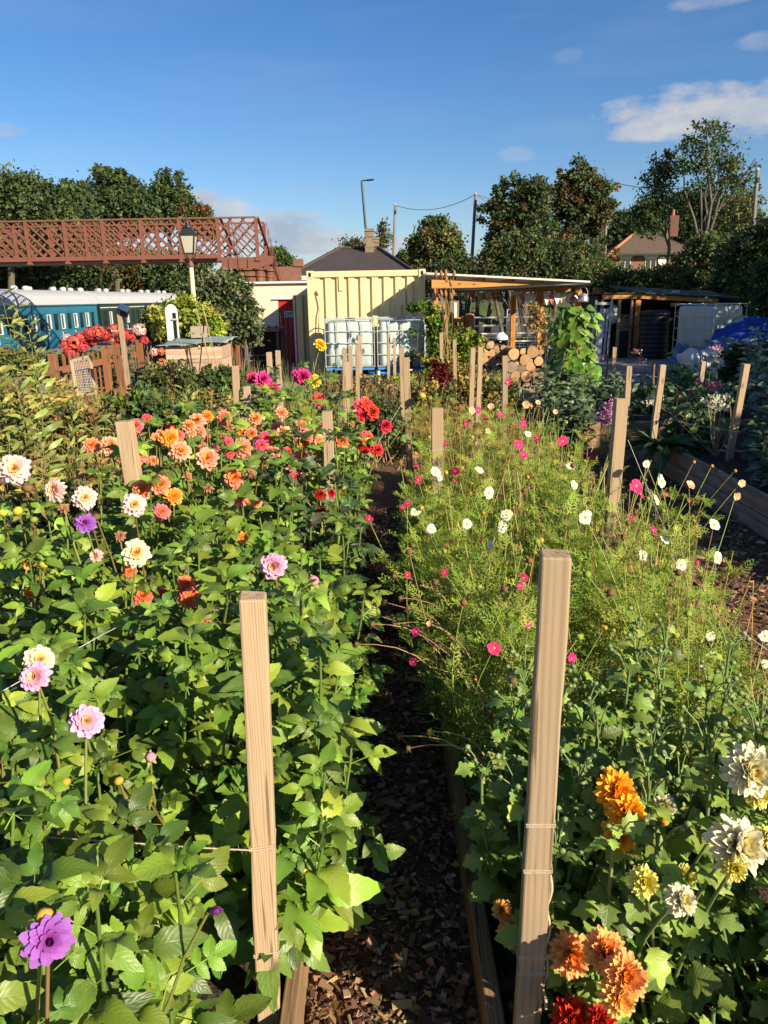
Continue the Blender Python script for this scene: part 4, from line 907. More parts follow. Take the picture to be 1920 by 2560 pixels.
# ------------------------------------------------------------------ low store on the right and what is kept in it
def store():
    Y0, D = 20.8, 2.6
    t = empty('lean_to_store', (6.2, Y0, 0), 0, 'low dark lean-to store with brown timber front in the shade', 'store')
    def P(px, py, Y=Y0): return U(px, py, Y)
    # two roof sheets
    a, b, c = P(1506, 735), P(1595, 734), P(1860, 748)
    MB().bx(a.x, b.x, Y0 - .05, Y0 + .0, a.z - .13, a.z - .01).build('fascia', m_timber_x, t)
    e = P(1795, 747); MB().add([(b.x + .005, Y0 - .05, b.z - .12), (e.x, Y0 - .05, e.z - .11), (e.x, Y0 - .05, e.z), (b.x + .005, Y0 - .05, b.z), (b.x + .005, Y0, b.z - .12), (e.x, Y0, e.z - .11), (e.x, Y0, e.z), (b.x + .005, Y0, b.z)],
        [(0, 1, 2, 3), (7, 6, 5, 4), (0, 4, 5, 1), (2, 6, 7, 3), (1, 5, 6, 2), (0, 3, 7, 4)]).build('fascia', m_timber_x, t)
    felt = mat('green_felt', (.05, .06, .05), .9, var=.3, bump=.3)
    MB().bx(a.x - .05, b.x - .03, Y0 - .1, Y0 + D, a.z - .0, a.z + .03).build('roof_sheet', felt, t)
    MB().add([(b.x - .02, Y0 - .12, b.z + .005), (c.x, Y0 - .12, c.z + .005), (c.x, Y0 + D, c.z + .2), (b.x - .02, Y0 + D, b.z + .2), (b.x - .02, Y0 - .12, b.z + .03), (c.x, Y0 - .12, c.z + .03), (c.x, Y0 + D, c.z + .23), (b.x - .02, Y0 + D, b.z + .23)],
        [(3, 2, 1, 0), (4, 5, 6, 7), (0, 1, 5, 4), (1, 2, 6, 5), (2, 3, 7, 6), (3, 0, 4, 7)]).build('roof_sheet', felt, t)
    for px, w_ in ((1508, .06), (1551, .06), (1582, .05), (1597, .13)):
        p = P(px, 752); MB().bx(p.x - w_ / 2, p.x + w_ / 2, Y0 - .0 + .01, Y0 + .1, .0, a.z - .135 if px < 1590 else a.z - .12).build('post', m_timber if px > 1590 else m_stake_g, t)
    p = P(1690, 752); MB().bx(p.x - .12, p.x + .12, Y0 + .01, Y0 + .06, p.z - .14, p.z - .05).build('bracket_board', m_timber_x, t)
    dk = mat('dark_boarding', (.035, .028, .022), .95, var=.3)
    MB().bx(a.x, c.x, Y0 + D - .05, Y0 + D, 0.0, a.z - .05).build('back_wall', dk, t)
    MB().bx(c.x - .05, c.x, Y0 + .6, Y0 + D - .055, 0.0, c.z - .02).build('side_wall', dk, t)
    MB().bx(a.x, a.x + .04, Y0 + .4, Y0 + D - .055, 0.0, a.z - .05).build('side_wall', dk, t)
    # tall timber panel to the left behind
    q0, q1 = P(1484, 722, 22), P(1505, 722, 22)
    tag(MB().bx(q0.x, q1.x, 22, 22.1, 0, q0.z + .02).build('timber_screen', m_fence, None), 'brown timber panel standing behind the leaning window frames', 'screen')
    # compost bin
    p = P(1638, 780, 20.3); r = 38 * 20.3 / 1997
    bn = empty('compost_bin', (p.x, 20.3, 0), 0, 'black ribbed plastic compost bin under the lean-to', 'bin')
    prof = [(r * .98, 0.02)]; zt = P(1638, 785, 20.3).z
    for k in range(9):
        z = .05 + (zt - .1) * k / 9; prof += [(r * (.98 - .07 * k / 9), z), (r * (1.01 - .07 * k / 9), z + .03), (r * (1.01 - .07 * k / 9), z + .06), (r * (.98 - .07 * k / 9), z + .09)]
    MB().lathe(prof + [(r * .9, zt - .02)], (p.x, 20.3, 0), 24).build('drum', m_black, bn, smooth=False)
    MB().lathe([(r * .98, zt - .04), (r * 1.0, zt + .02), (r * .9, zt + .07), (r * .5, zt + .1), (.0, zt + .1)], (p.x, 20.3, 0), 24).build('lid', m_black, bn, smooth=True)
    # leaning slatted pallet, window frames, plank
    def frame(px0, py0, px1, py1, lean, nslat, Y, m, lab, wd, name):
        b_ = P(px1, py1, Y); a_ = P(px0, py0, Y + .3); x = (a_.x + b_.x) / 2; h = a_.z
        base = Vector((b_.x, Y, 0.02)); top = Vector((a_.x, Y + lean, h))
        ax = Vector((1, .1, 0)).normalized()
        o = empty(name, base, 0, lab, 'pallet' if nslat > 3 else 'frame')
        for k in range(nslat):
            f = (k / (nslat - 1) - .5) * wd
            MB().bar(base + ax * f, top + ax * f, .05, .018, up=(0, 1, 0)).build('slat', m, o)
        for g_ in (.06, .5, .94):
            c_ = base.lerp(top, g_) + Vector((0, .022, 0)); MB().bar(c_ - ax * (wd / 2 + .02), c_ + ax * (wd / 2 + .02), .02, .07, up=(0, 0, 1)).build('cross_piece', m, o)
    wg = mat('grey_white_paint', (.5, .5, .48), .7, var=.15, dirt=.4, dirtcol=(.25, .24, .22))
    frame(1484, 786, 1478, 862, .5, 6, 19.6, wg, 'white slatted pallet leaning beside the lean-to store', .5, 'slatted_pallet')
    frame(1516, 750, 1500, 860, .5, 2, 20.2, wg, 'tall thin window frame leaning behind the white pallet', .42, 'window_frame')
    frame(1513, 772, 1502, 858, .35, 3, 20.0, wg, 'smaller grey window frame leaning against the tall one', .18, 'window_frame')
    b_, a_ = P(1491, 872, 19.3), P(1515, 795, 19.5)
    tag(MB().bar((b_.x, 19.3, 0.02), (a_.x, 19.8, a_.z), .14, .025, up=(0, 1, 0)).build('white_plank', wg, None), 'broad white plank leaning at the right of the slatted pallet', 'plank')
    # plastic sack, boxes, crate, roll
    def lump(name, c, size, m, lab, cat, seed, n=12):
        rg_ = random.Random(seed); mb = MB(); vs = []
        for i in range(7):
            ph = math.pi * i / 6
            for k in range(n):
                a_ = 2 * math.pi * k / n; s = 1 + rg_.uniform(-.25, .25)
                vs.append((c[0] + size[0] * math.sin(ph) * math.cos(a_) * s, c[1] + size[1] * math.sin(ph) * math.sin(a_) * s, c[2] + size[2] * math.cos(ph) * (1 + rg_.uniform(-.1, .1))))
        mb.add(vs, [(i * n + k, (i + 1) * n + k, (i + 1) * n + (k + 1) % n, i * n + (k + 1) % n) for i in range(6) for k in range(n)])
        return tag(mb.build(name, m, None, smooth=False), lab, cat)
    p = P(1533, 775, 21.2); lump('plastic_sack', (p.x, 21.2, p.z - .1), (.16, .14, .26), m_bag, 'pale plastic sack stuffed behind the window frames', 'sack', 4)
    p = P(1568, 798, 21.1)
    def carton(c, s, rot, lab):
        o = empty('cardboard_box', c, 0, lab, 'box', 'cardboard boxes in the store')
        Rm = Euler(rot).to_matrix(); x, y, z = (v / 2 for v in s)
        for cc, ss in (((0, 0, -z), (s[0], s[1], .008)), ((-x, 0, 0), (.008, s[1], s[2])), ((x, 0, 0), (.008, s[1], s[2])), ((0, -y, 0), (s[0], .008, s[2])), ((0, y, 0), (s[0], .008, s[2]))):
            MB().box(Rm @ Vector(cc), ss, Rm).build('box_side', m_card, o, world=False)
        MB().box(Rm @ Vector((0, -y - .08, z - .02)), (s[0], .18, .006), Rm @ Euler((R(-40), 0, 0)).to_matrix()).build('flap', m_card, o, world=False)
    carton((p.x, 21.2, p.z), (.3, .3, .2), (.1, .1, .2), 'open cardboard box on the upper shelf of the store')
    p = P(1565, 816, 20.95); carton((p.x, 20.95, p.z), (.26, .2, .16), (.3, .35, .1), 'tilted cardboard box just above the black crate')
    p = P(1560, 845, 20.9); q = P(1560, 828, 20.9)
    cr = empty('black_crate', (p.x, 21.0, 0), 0, 'tall black crate holding pale blue rags in the store', 'crate')
    for xx, yy, sx, sy in ((-.15, 0, .02, .3), (.15, 0, .02, .3), (0, -.15, .28, .02), (0, .15, .28, .02)): MB().bx(p.x + xx - sx / 2, p.x + xx + sx / 2, 21.05 + yy - sy / 2, 21.05 + yy + sy / 2, .03, q.z).build('crate_side', m_black, cr)
    lump('blue_rag', (p.x, 21.05, q.z), (.11, .1, .05), mat('pale_blue_cloth', (.3, .42, .6), .8), 'pale blue rag heaped in the top of the black crate', 'rag', 8)
    p, q = P(1600, 872, 20.6), P(1608, 822, 20.6)
    tag(MB().bar((p.x, 20.6, p.z), (q.x, 20.8, q.z), .12, .05, up=(0, 1, 0)).build('printed_sack', m_bag, None), 'narrow white printed sack standing by the broad store post', 'sack')
    p = P(1602, 812, 21); lump('terracotta_pot', (p.x, 21, p.z), (.1, .1, .08), m_terra, 'terracotta pot lying between the store post and the compost bin', 'pot', 5)
    # white buckets on the roof
    for px, lab in ((1684, 'small white tub standing on the lean-to roof, nearer the house'), (1692, 'second small white tub on the lean-to roof')):
        p = P(px, 733, 21.3); tag(MB().lathe([(.05, 0), (.065, .12), (.07, .12), (.07, .13), (0, .13)], (p.x, 21.3, p.z - .06), 12).build('white_tub', m_white, None), lab, 'tub')
    # caged tank seen cornerwise, blue hose on top
    p = P(1776, 860, 18.6); a_ = P(1776, 758, 18.6)
    ibc((p.x + .05, 18.9, 0), R(24), 1.0, 1.2, a_.z - .14, 'caged blue-tinged water tank at the right of the lean-to store', base=.14, stand=False)
    p = P(1762, 756, 18.9); pts = [(p.x + .14 * math.cos(k * .5), 18.9 + .14 * math.sin(k * .5), p.z + .03 + .002 * k) for k in range(20)]
    tag(MB().tube(pts, .014, 6).build('yellow_hose', mat('yellow_hose', (.5, .33, .06), .5), None, smooth=True), 'loop of yellow hose lying on top of the shaded tank', 'hose')
    return P
store_P = store()
# tarpaulins: draped sheets built as crumpled grids
def sheet(name, corners, m, lab, amp, seed, n=14, sag=0.0, cat='tarpaulin'):
    rg_ = np.random.default_rng(seed); A, B, C, D = (np.array(c, float) for c in corners); V = []; T = []
    ph = rg_.uniform(0, 6, (4, 3)); fr = rg_.uniform(1.5, 6, (4, 2))
    for j in range(n + 1):
        for i in range(n + 1):
            u, v = i / n, j / n; p = (A * (1 - u) + B * u) * (1 - v) + (D * (1 - u) + C * u) * v
            w_ = sum(np.sin(fr[k, 0] * u * 3 + fr[k, 1] * v * 3 + ph[k]) for k in range(4)) * amp / 2
            p = p + w_ * np.array((.5, .5, 1.0)) - np.array((0, 0, sag * math.sin(math.pi * u) * math.sin(math.pi * v))); V.append((p[0], p[1], max(p[2], .03)))
    N = n + 1; Fc = [(j * N + i, j * N + i + 1, (j + 1) * N + i + 1, (j + 1) * N + i) for j in range(n) for i in range(n)]
    o = put(name, np_mesh(name, V, Fc, smooth=True, mat=m)); s = o.modifiers.new('thickness', 'SOLIDIFY'); s.thickness = .008
    return tag(o, lab, cat, 'sheets and tarpaulins by the tank')
sheet('blue_tarpaulin', [U(1770, 858, 17.6), U(1925, 850, 17.6), U(1930, 805, 18.8), U(1795, 822, 18.4)], m_bluetarp, 'crumpled bright blue tarpaulin heaped against the shaded tank', .05, 3, sag=-.25)
sheet('blue_tarpaulin', [U(1815, 835, 17.9), U(1925, 830, 18), U(1925, 800, 18.8), U(1830, 806, 18.6)], m_bluetarp, 'second fold of blue tarpaulin at the far right edge', .05, 9, sag=-.2)
sheet('faded_sheet', [U(1668, 905, 15.8), U(1720, 925, 15.6), U(1735, 868, 16.6), U(1690, 862, 16.8)], m_greytarp, 'faded grey-blue sheet slumped at the left of the white bulk bag', .05, 5, sag=-.08)
sheet('faded_sheet', [U(1762, 868, 16.7), U(1830, 872, 16.7), U(1835, 850, 17.4), U(1765, 850, 17.4)], m_greytarp, 'crumpled blue sheet on the pallet behind the bulk bag', .06, 15, sag=-.08)
sheet('plastic_sheet', [U(1832, 812, 18.2), U(1880, 812, 18.2), U(1875, 793, 18.7), U(1838, 797, 18.7)], m_bag, 'pale plastic sheet on top of the blue tarpaulin', .05, 11, sag=-.06)
def pallet_heap():
    a, b = U(1735, 872, 16.9), U(1855, 872, 16.9)
    t = empty('wooden_pallet', ((a.x + b.x) / 2, 16.9, 0), 0, 'grey wooden pallet behind the bulk bag', 'pallet')
    for k in range(5): MB().bx(a.x, b.x, 16.5 + .2 * k, 16.62 + .2 * k, a.z - .02, a.z).build('slat', m_board_g, t)
    for x in (a.x, (a.x + b.x) / 2 - .05, b.x - .1): MB().bx(x, x + .1, 16.5, 17.42, 0.02, a.z - .022).build('bearer', m_board_g, t)
    p = U(1748, 873, 16.3)
    c = empty('slatted_crate', (p.x, 16.3, 0), 0, 'small grey slatted crate above the left of the bulk bag', 'crate')
    for k in range(7): MB().bx(p.x - .12 + .036 * k, p.x - .092 + .036 * k, 16.28, 16.3, p.z - .07, p.z + .07).build('slat', m_board_g, c)
    MB().bx(p.x - .125, p.x + .13, 16.302, 16.5, 0.02, p.z + .05).build('crate_body', m_board_g, c)
pallet_heap()
# bulk bag with printing
def bulk_bag():
    Y = 15.2; a, b = U(1726, 880, Y), U(1838, 950, Y); cx = (a.x + b.x) / 2; w_ = (b.x - a.x); h = a.z
    t = empty('bulk_bag', (cx, Y + w_ / 2, 0), 0, 'slumped white printed bulk bag with blue lifting straps', 'bag')
    rg_ = random.Random(2); n = 40; V = []; lv = 10; m = MB()
    for i in range(lv + 1):
        f = i / lv; z = .02 + (h - .02) * f; bul = 1 + .10 * math.sin(math.pi * min(1, f * 1.1)) - (.30 * max(0, f - .8) / .2) ** 1
        for k in range(n):
            a_ = 2 * math.pi * k / n; c, s = math.cos(a_), math.sin(a_); q = 1 / max(abs(c), abs(s)) ** .75
            wr = 1 + .025 * math.sin(f * 34 + 2 * math.sin(a_ * 2 + f * 4)) + rg_.uniform(-.012, .012)
            V.append((w_ / 2 * .92 * c * q * bul * wr, w_ / 2 * .92 * s * q * bul * wr, z + (.06 * math.sin(a_ * 2 + 1) * (f > .85))))
    fs = [(i * n + k, i * n + (k + 1) % n, (i + 1) * n + (k + 1) % n, (i + 1) * n + k) for i in range(lv) for k in range(n)] + [tuple(lv * n + k for k in range(n))]
    m.add(V, fs).build('sack', m_bag, t, world=False, smooth=True)
    for x in (-.32, .36):
        pts = [(x * w_ * .9, -w_ * .545, h * .62), (x * w_ * .92, -w_ * .53, h * .86), (x * w_ * .85, -w_ * .36, h + .06), (x * w_ * .55, -w_ * .2, h + .09)]
        for k in range(3): MB().bar(pts[k], pts[k + 1], .06, .008, up=(1, 0, 0)).build('lifting_strap', m_bluetarp, t, world=False)
    dk = mat('bag_print', (.09, .075, .07), .8, var=.1, bump=0); og = mat('bag_print_orange', (.52, .23, .07), .8, var=.1, bump=0)
    def text(s, x, z, size, m_, y=-.565):
        c = bpy.data.curves.new('print', 'FONT'); c.body = s; c.size = size; c.align_x = 'CENTER'; c.extrude = .002; c.offset = .0015
        o = bpy.data.objects.new('printed_lettering', c); COL.objects.link(o); o.parent = t; o.location = (x, y * w_, z); o.rotation_euler = (R(94), 0, R(-2)); c.materials.append(m_); bpy.context.view_layer.update(); me = bpy.data.meshes.new_from_object(o.evaluated_get(bpy.context.evaluated_depsgraph_get())); mw = o.matrix_local.copy(); bpy.data.objects.remove(o); q = put('printed_lettering', me, t, M=mw)
    text('MARKOVITZ', .06, h * .78, .115, dk, -.575)
    for k in range(10):
        pass
    mb = MB(); pts = [(-.02, .75), (.12, .765), (.24, .80), (.30, .86), (.22, .82), (.1, .79)]
    mb.add([(x + .06, -.572 * w_, h * (z - .03)) for x, z in pts] + [(x + .06, -.566 * w_, h * (z - .03)) for x, z in pts], [tuple(range(6)), tuple(range(11, 5, -1))] + [(i, i + 6, (i + 1) % 6 + 6, (i + 1) % 6) for i in range(6)]).build('orange_swoosh', og, t, world=False)
    return t
bulk_bag()

# ------------------------------------------------------------------ picket fence by the platform
def fence_run(p, q, n, zt, label, posts, pal_h=.9):
    p, q = Vector(p), Vector(q); d = (q - p).normalized(); nrm = Vector((-d.y, d.x, 0)) if d.x >= 0 else Vector((d.y, -d.x, 0))
    t = empty('picket_fence', p, 0, label, 'fence', 'brown picket fences by the platform')
    for k in range(n):
        c = p.lerp(q, (k + .5) / n); h = zt + rnd.uniform(-.02, .02); ln = rnd.uniform(-.05, .05)
        w_ = .032; m = MB(); u = d
        ptsl = [(-w_, .06), (w_, .06), (w_, h - .06), (0, h), (-w_, h - .06)]
        A = [c + u * (x + ln * z) + Vector((0, 0, z)) for x, z in ptsl]; B = [a + nrm * .02 for a in A]
        m.add(A + B, [(0, 1, 2, 3, 4), (9, 8, 7, 6, 5)] + [(i, i + 5, (i + 1) % 5 + 5, (i + 1) % 5) for i in range(5)]).build('picket', m_fence, t)
    for z in (zt - .18, .28):
        MB().bar(p - nrm * .03 + Vector((0, 0, z)), q - nrm * .03 + Vector((0, 0, z)), .045, .09).build('rail', m_fence_y, t, bevel=.004)
    for f in posts:
        c = p.lerp(q, f) - nrm * .1; MB().bx(c.x - .05, c.x + .05, c.y - .05, c.y + .05, 0, zt + .06).build('post', m_fence, t, bevel=.008)
    return t
F0 = U(110, 905, 10.2); F1 = U(398, 838, 15.0)
fence_run((F0.x, 10.2, 0), (F1.x, 15.0, 0), 28, F0.z + .04, 'brown picket fence below the red hydrangeas', (0.01, .38, .70, .97))
a, b = U(545, 828, 17.5), U(596, 822, 18.2)
fence_run((a.x, 17.5, 0), (b.x, 18.2, 0), 7, a.z, 'short brown picket fence left of the bench shelter', (.05, .7))
a, b = U(380, 835, 15.2), U(545, 838, 16.6)
fence_run((a.x, 15.2, 0), (b.x, 16.6, 0), 16, a.z - .05, 'brown picket fence behind the compost box', (.02, .5))
# loose mesh frame leaning on the fence
def mesh_frame():
    a, b, c, d = U(178, 902, 9.6), U(224, 890, 9.9), U(240, 985, 9.5), U(192, 985, 9.3)
    t = empty('wire_frame', (a.x, 9.6, 0), 0, 'light wooden frame filled with wire netting leaning on the picket fence', 'frame')
    for p, q in ((a, b), (b, c), (c, d), (d, a)): MB().bar(p, q, .035, .03).build('batten', m_stake_g, t)
    for k in range(1, 12):
        f = k / 12; MB().tube([a.lerp(b, f), d.lerp(c, f)], .002, 4).build('netting_wire', m_steel, t)
    for k in range(1, 14):
        f = k / 14; MB().tube([a.lerp(d, f), b.lerp(c, f)], .002, 4).build('netting_wire', m_steel, t)
mesh_frame()
# post with a solar lamp
def solar_post():
    Y = 9.3; a = U(297, 770, Y); b = U(318, 975, Y)
    t = empty('solar_lamp_post', (b.x, Y, 0), 0, 'slim wooden post with a small black solar lamp above the hydrangeas', 'lamp post')
    MB().bar((b.x + .03, Y, 0.02), (a.x, Y, a.z), .05, .04, up=(0, 1, 0)).build('post', m_stake_g, t)
    MB().bar((b.x + .005, Y - .05, 0.0), (b.x - .07, Y - .05, U(305, 860, Y).z), .075, .045, up=(0, 1, 0)).build('lower_post', m_fence, t)
    MB().box((a.x + .07, Y - .03, a.z - .05), (.09, .06, .1), (R(35), R(25), 0)).build('lamp_housing', m_black, t, bevel=.01)
    MB().box((a.x + .075, Y - .05, a.z + .0), (.12, .1, .012), (R(35), R(25), 0)).build('solar_panel', mat('solar_cell', (.03, .05, .10), .2), t)
solar_post()
# gas-style lamp on cream post
def gas_lamp():
    Y = 15.0; p = U(487, 760, Y); lt = U(474, 567, Y); lb = U(478, 632, Y)
    t = empty('platform_lamp', (p.x - .05, Y, 0), 0, 'old platform lamp with tapered lantern on a cream post', 'lamp')
    crm = mat('cream_post_paint', (.74, .62, .36), .5, var=.05)
    x = (p.x + lb.x) / 2 - .02; zl = lb.z
    MB().lathe([(.09, 0.0), (.09, .25), (.06, .3), (.052, .4), (.042, zl - .27), (.042, zl - .262)], (x, Y, 0), 14).build('post', crm, t, smooth=True)
    MB().lathe([(.042, zl - .261), (.055, zl - .25), (.058, zl - .22), (.05, zl - .19), (.036, zl - .17), (.03, zl - .15), (.022, zl - .11)], (x, Y, 0), 14).build('collar', m_iron, t, smooth=True)
    def frust(w0, w1, z0, z1, name, m, par=None):
        vs = [(x + sx * w0, Y + sy * w0, z0) for sx, sy in ((-1, -1), (1, -1), (1, 1), (-1, 1))] + [(x + sx * w1, Y + sy * w1, z1) for sx, sy in ((-1, -1), (1, -1), (1, 1), (-1, 1))]
        return MB().add(vs, [(3, 2, 1, 0), (4, 5, 6, 7)] + [(i, (i + 1) % 4, (i + 1) % 4 + 4, i + 4) for i in range(4)]).build(name, m, par or t)
    hg = U(474, 590, Y).z
    zg1 = hg; ln = frust(.082, .128, zl, zg1, 'lantern_glass', m_lampglass)
    for sx, sy in ((-1, -1), (1, -1), (1, 1), (-1, 1)):
        MB().bar((x + sx * .084, Y + sy * .084, zl - .01), (x + sx * .130, Y + sy * .130, zg1), .02, .02).build('glazing_bar', m_dkgreen, ln)
        MB().tube([(x + sx * .02, Y + sy * .02, zl - .14), (x + sx * .07, Y + sy * .07, zl - .08), (x + sx * .085, Y + sy * .085, zl - .012)], .01, 5).build('bracket', m_dkgreen, t)
    frust(.140, .142, zg1 + .001, zg1 + .035, 'lantern_rim', m_dkgreen)
    frust(.142, .07, zg1 + .036, zg1 + .13, 'lantern_roof', m_dkgreen)
    MB().lathe([(.066, zg1 + .132), (.07, zg1 + .15), (.052, zg1 + .19), (.042, zg1 + .2), (.052, zg1 + .21), (.014, zg1 + .25), (.018, zg1 + .27), (.003, zg1 + .32)], (x, Y, 0), 12).build('finial', m_dkgreen, t, smooth=True)
    frust(.09, .088, zl - .011, zl - .001, 'lantern_base', m_dkgreen)
gas_lamp()
# white rounded board (platform stop board) on edge
def stop_board():
    Y = 13.2; a = U(428, 760, Y); b = U(434, 850, Y); w_ = .1
    t = empty('rounded_board', (b.x, Y, 0), 0, 'white round-topped board with a dark stripe standing behind the compost box', 'board')
    def shape(w0, zt, y0, y1, m, nm):
        pts = [(b.x - w0, 0.02), (b.x + w0, 0.02)] + [(b.x + w0 * math.cos(k * math.pi / 8), zt - w0 * 1.4 + w0 * 1.4 * math.sin(k * math.pi / 8)) for k in range(9)]
        return MB().prism(pts, y0, y1).build(nm, m, t)
    shape(w_, a.z, Y, Y + .03, m_white, 'board_face')
    MB().bx(b.x + .025, b.x + .075, Y - .012, Y - .002, .3, a.z - .14).build('dark_stripe', m_black, t)
    MB().bx(b.x + .0, b.x + .1, Y - .025, Y - .013, a.z - .26, a.z - .235).build('latch_bar', m_steel, t)
stop_board()
# compost box with sheeted lid
def compost_box():
    Y = 12.2; a, b = U(413, 868, Y), U(552, 862, Y); zt = a.z
    t = empty('compost_box', ((a.x + b.x) / 2, Y, 0), 0, 'pinkish boarded compost box with grey-green sheeted lid', 'box')
    pk = wood('bleached_boards', (.50, .36, .25), (.34, .22, .14), 'X', 30, dirt=.4, dirtcol=(.3, .24, .17))
    n = 5
    for k in range(n):
        MB().bx(a.x, b.x, Y, Y + .03, .02 + (zt - .02) * k / n, (zt) * (k + 1) / n - .004).build('board', pk, t)
        MB().bx(a.x, a.x + .03, Y + .031, Y + .8, .02 + (zt - .02) * k / n, zt * (k + 1) / n - .004).build('board', pk, t)
        MB().bx(b.x - .03, b.x, Y + .031, Y + .8, .02 + (zt - .02) * k / n, zt * (k + 1) / n - .004).build('board', pk, t)
    lid = mat('grey_green_sheet', (.24, .31, .29), .6, var=.15, vs=6, bump=.4, bs=8, dirt=.3, dirtcol=(.12, .13, .11))
    s = sheet('sheeted_lid', [(a.x - .12, Y - .1, zt + .03), (b.x + .1, Y - .1, zt + .07), (b.x + .12, Y + .9, zt + .11), (a.x - .05, Y + .9, zt + .09)], lid, None, .018, 4)
    for kk in ('label', 'category', 'group'):
        if kk in s: del s[kk]
    s.parent = t; s.location = -WORLD[t.name]
    p = U(470, 830, Y + .4); 
    bb = MB().box((U(498, 838, Y + .6).x, Y + .6, zt + .2), (.26, .2, .18), (0, 0, .2)).build('wooden_block', m_board_g, None, bevel=.005)
    tag(bb, 'grey timber block resting on the compost box lid', 'block')
    # bundle of canes tied in a wigwam in front
    for k, (x0, y0, x1, y1, lab) in enumerate(((505, 760, 545, 925, 'longest brown cane of the tied wigwam before the compost box'), (490, 770, 530, 930, 'thin cane crossing left of the longest in the wigwam'), (512, 790, 498, 930, 'near-upright dark cane of the wigwam'))):
        p, q = U(x0, y0, Y - .35), U(x1, y1, Y - .45 + .1 * k); q.z = max(q.z, .0)
        tag(MB().tube([q, p], .009, 5).build('cane', m_black if k == 2 else m_card, None), lab, 'cane', 'canes of the wigwam')
compost_box()
# open bench shelter below the cream hut, with paling top
def bench():
    Y = 18.0; a, b = U(604, 822, Y), U(700, 815, Y)
    t = empty('bench_shelter', (a.x, Y, 0), 0, 'dark weathered potting bench with a shelf below the cream hut', 'bench')
    MB().bx(a.x, b.x, Y - .1, Y + .9, a.z - .06, a.z).build('bench_top', m_pole, t)
    for x in (a.x + .06, b.x - .1):
        for y in (Y, Y + .8): MB().bx(x, x + .05, y, y + .05, .02, a.z - .062).build('leg', m_pole, t)
    MB().bx(a.x + .04, b.x - .04, Y + .82, Y + .86, .02, a.z - .1).build('back_panel', m_black, t)
    for z in (.42, .30): MB().bx(a.x + .1, b.x - .1, Y - .04, Y - .01, z, z + .025).build('shelf_rail', m_pole, t)
    for k in range(5):
        x = a.x + .1 + k * (b.x - a.x - .2) / 4
        MB().prism([(x - .06, a.z + .002), (x + .06, a.z + .002), (x, a.z + .07)], Y + .1, Y + .14).build('paling_tip', m_pole, t)
    p = U(618, 858, Y + .3); tag(MB().lathe([(.05, 0), (.05, .25), (.02, .28), (.02, .32)], (p.x, Y + .3, p.z - .15), 10).build('blue_bottle', m_bluepl, None), 'blue bottle standing in the dark under the potting bench', 'bottle')
bench()
# garden tools leaning against the red door
for px0, py0, px1, py1, lab in ((700, 782, 712, 860, 'pink-handled broom pole leaning on the red door'), (713, 772, 716, 870, 'straight tool handle in front of the door notice'), (728, 795, 724, 862, 'grey tool handle at the right of the red door')):
    p, q = U(px0, py0, 20.6), U(px1, py1, 20.2); q.z = .02
    tag(MB().tube([q, p], .014, 6).build('tool_handle', m_card if '-' in lab else m_pole, None), lab, 'tool', 'tools by the red door')

# ------------------------------------------------------------------ street lamp, poles, wires, house
def pole(px, pyt, pyb, Y, r, lab, lean_px=None):
    a, b = U(px, pyt, Y), U(lean_px or px, pyb, Y); d = (a - b); f = (b.z - 0) / d.z; base = b - d * f; base.z = 0
    t = empty('utility_pole', base, 0, lab, 'pole', 'poles along the road')
    MB().tube([base, a], [r * 1.25, r], 9).build('shaft', m_pole, t, smooth=True)
    MB().lathe([(r, 0), (r * 1.25, .02), (.0, .12)], a, 8).build('cap', m_steel, t)
    MB().bx(a.x - .05, a.x + .05, a.y - .2, a.y - r, a.z - .5, a.z - .3).build('insulator', m_black, t)
    return a
w1 = pole(988, 513, 640, 50, .08, 'weathered utility pole just right of the chimney stacks', 984)
w2 = pole(1189, 486, 645, 46, .085, 'weathered utility pole between the round tree and the tall trees', 1180)
w3 = pole(1518, 450, 640, 48, .08, 'grey utility pole in front of the right-hand tall tree', 1512)
w4 = pole(1894, 426, 572, 36, .075, 'utility pole at the far right beside the airy tree', 1883)
def street_lamp():
    Y = 55; a, b = U(904, 452, Y), U(914, 570, Y); base = b + (b - a) * ((b.z) / (a.z - b.z)); base.z = 0
    t = empty('street_lamp', base, 0, 'tall dark street lamp rising behind the chimney', 'street lamp')
    MB().tube([base, a], [.11, .07], 8).build('column', m_dkgreen, t)
    e = U(920, 450, Y); MB().tube([a, e], .045, 6).build('arm', m_dkgreen, t)
    MB().box(e + Vector((.15, 0, 0)), (.5, .25, .1), (0, R(-5), 0)).build('lamp_head', m_dkgreen, t, bevel=.04)
street_lamp()
def span(p, q, sag, lab):
    pts = [p.lerp(q, k / 12) - Vector((0, 0, sag * 4 * (k / 12) * (1 - k / 12))) for k in range(13)]
    tag(MB().tube(pts, .018, 4, cap=False).build('overhead_wire', m_pole, None), lab, 'wire', 'overhead wires')
span(w1, w2, .5, 'overhead wire between the chimney pole and the next pole')
span(w2, w3, .8, 'overhead wire running behind the two tall trees')
span(w2, U(1330, 540, 60), .3, 'overhead wire slanting down from the pole into the trees')
span(w3, w4, .6, 'overhead wire running to the far right pole')
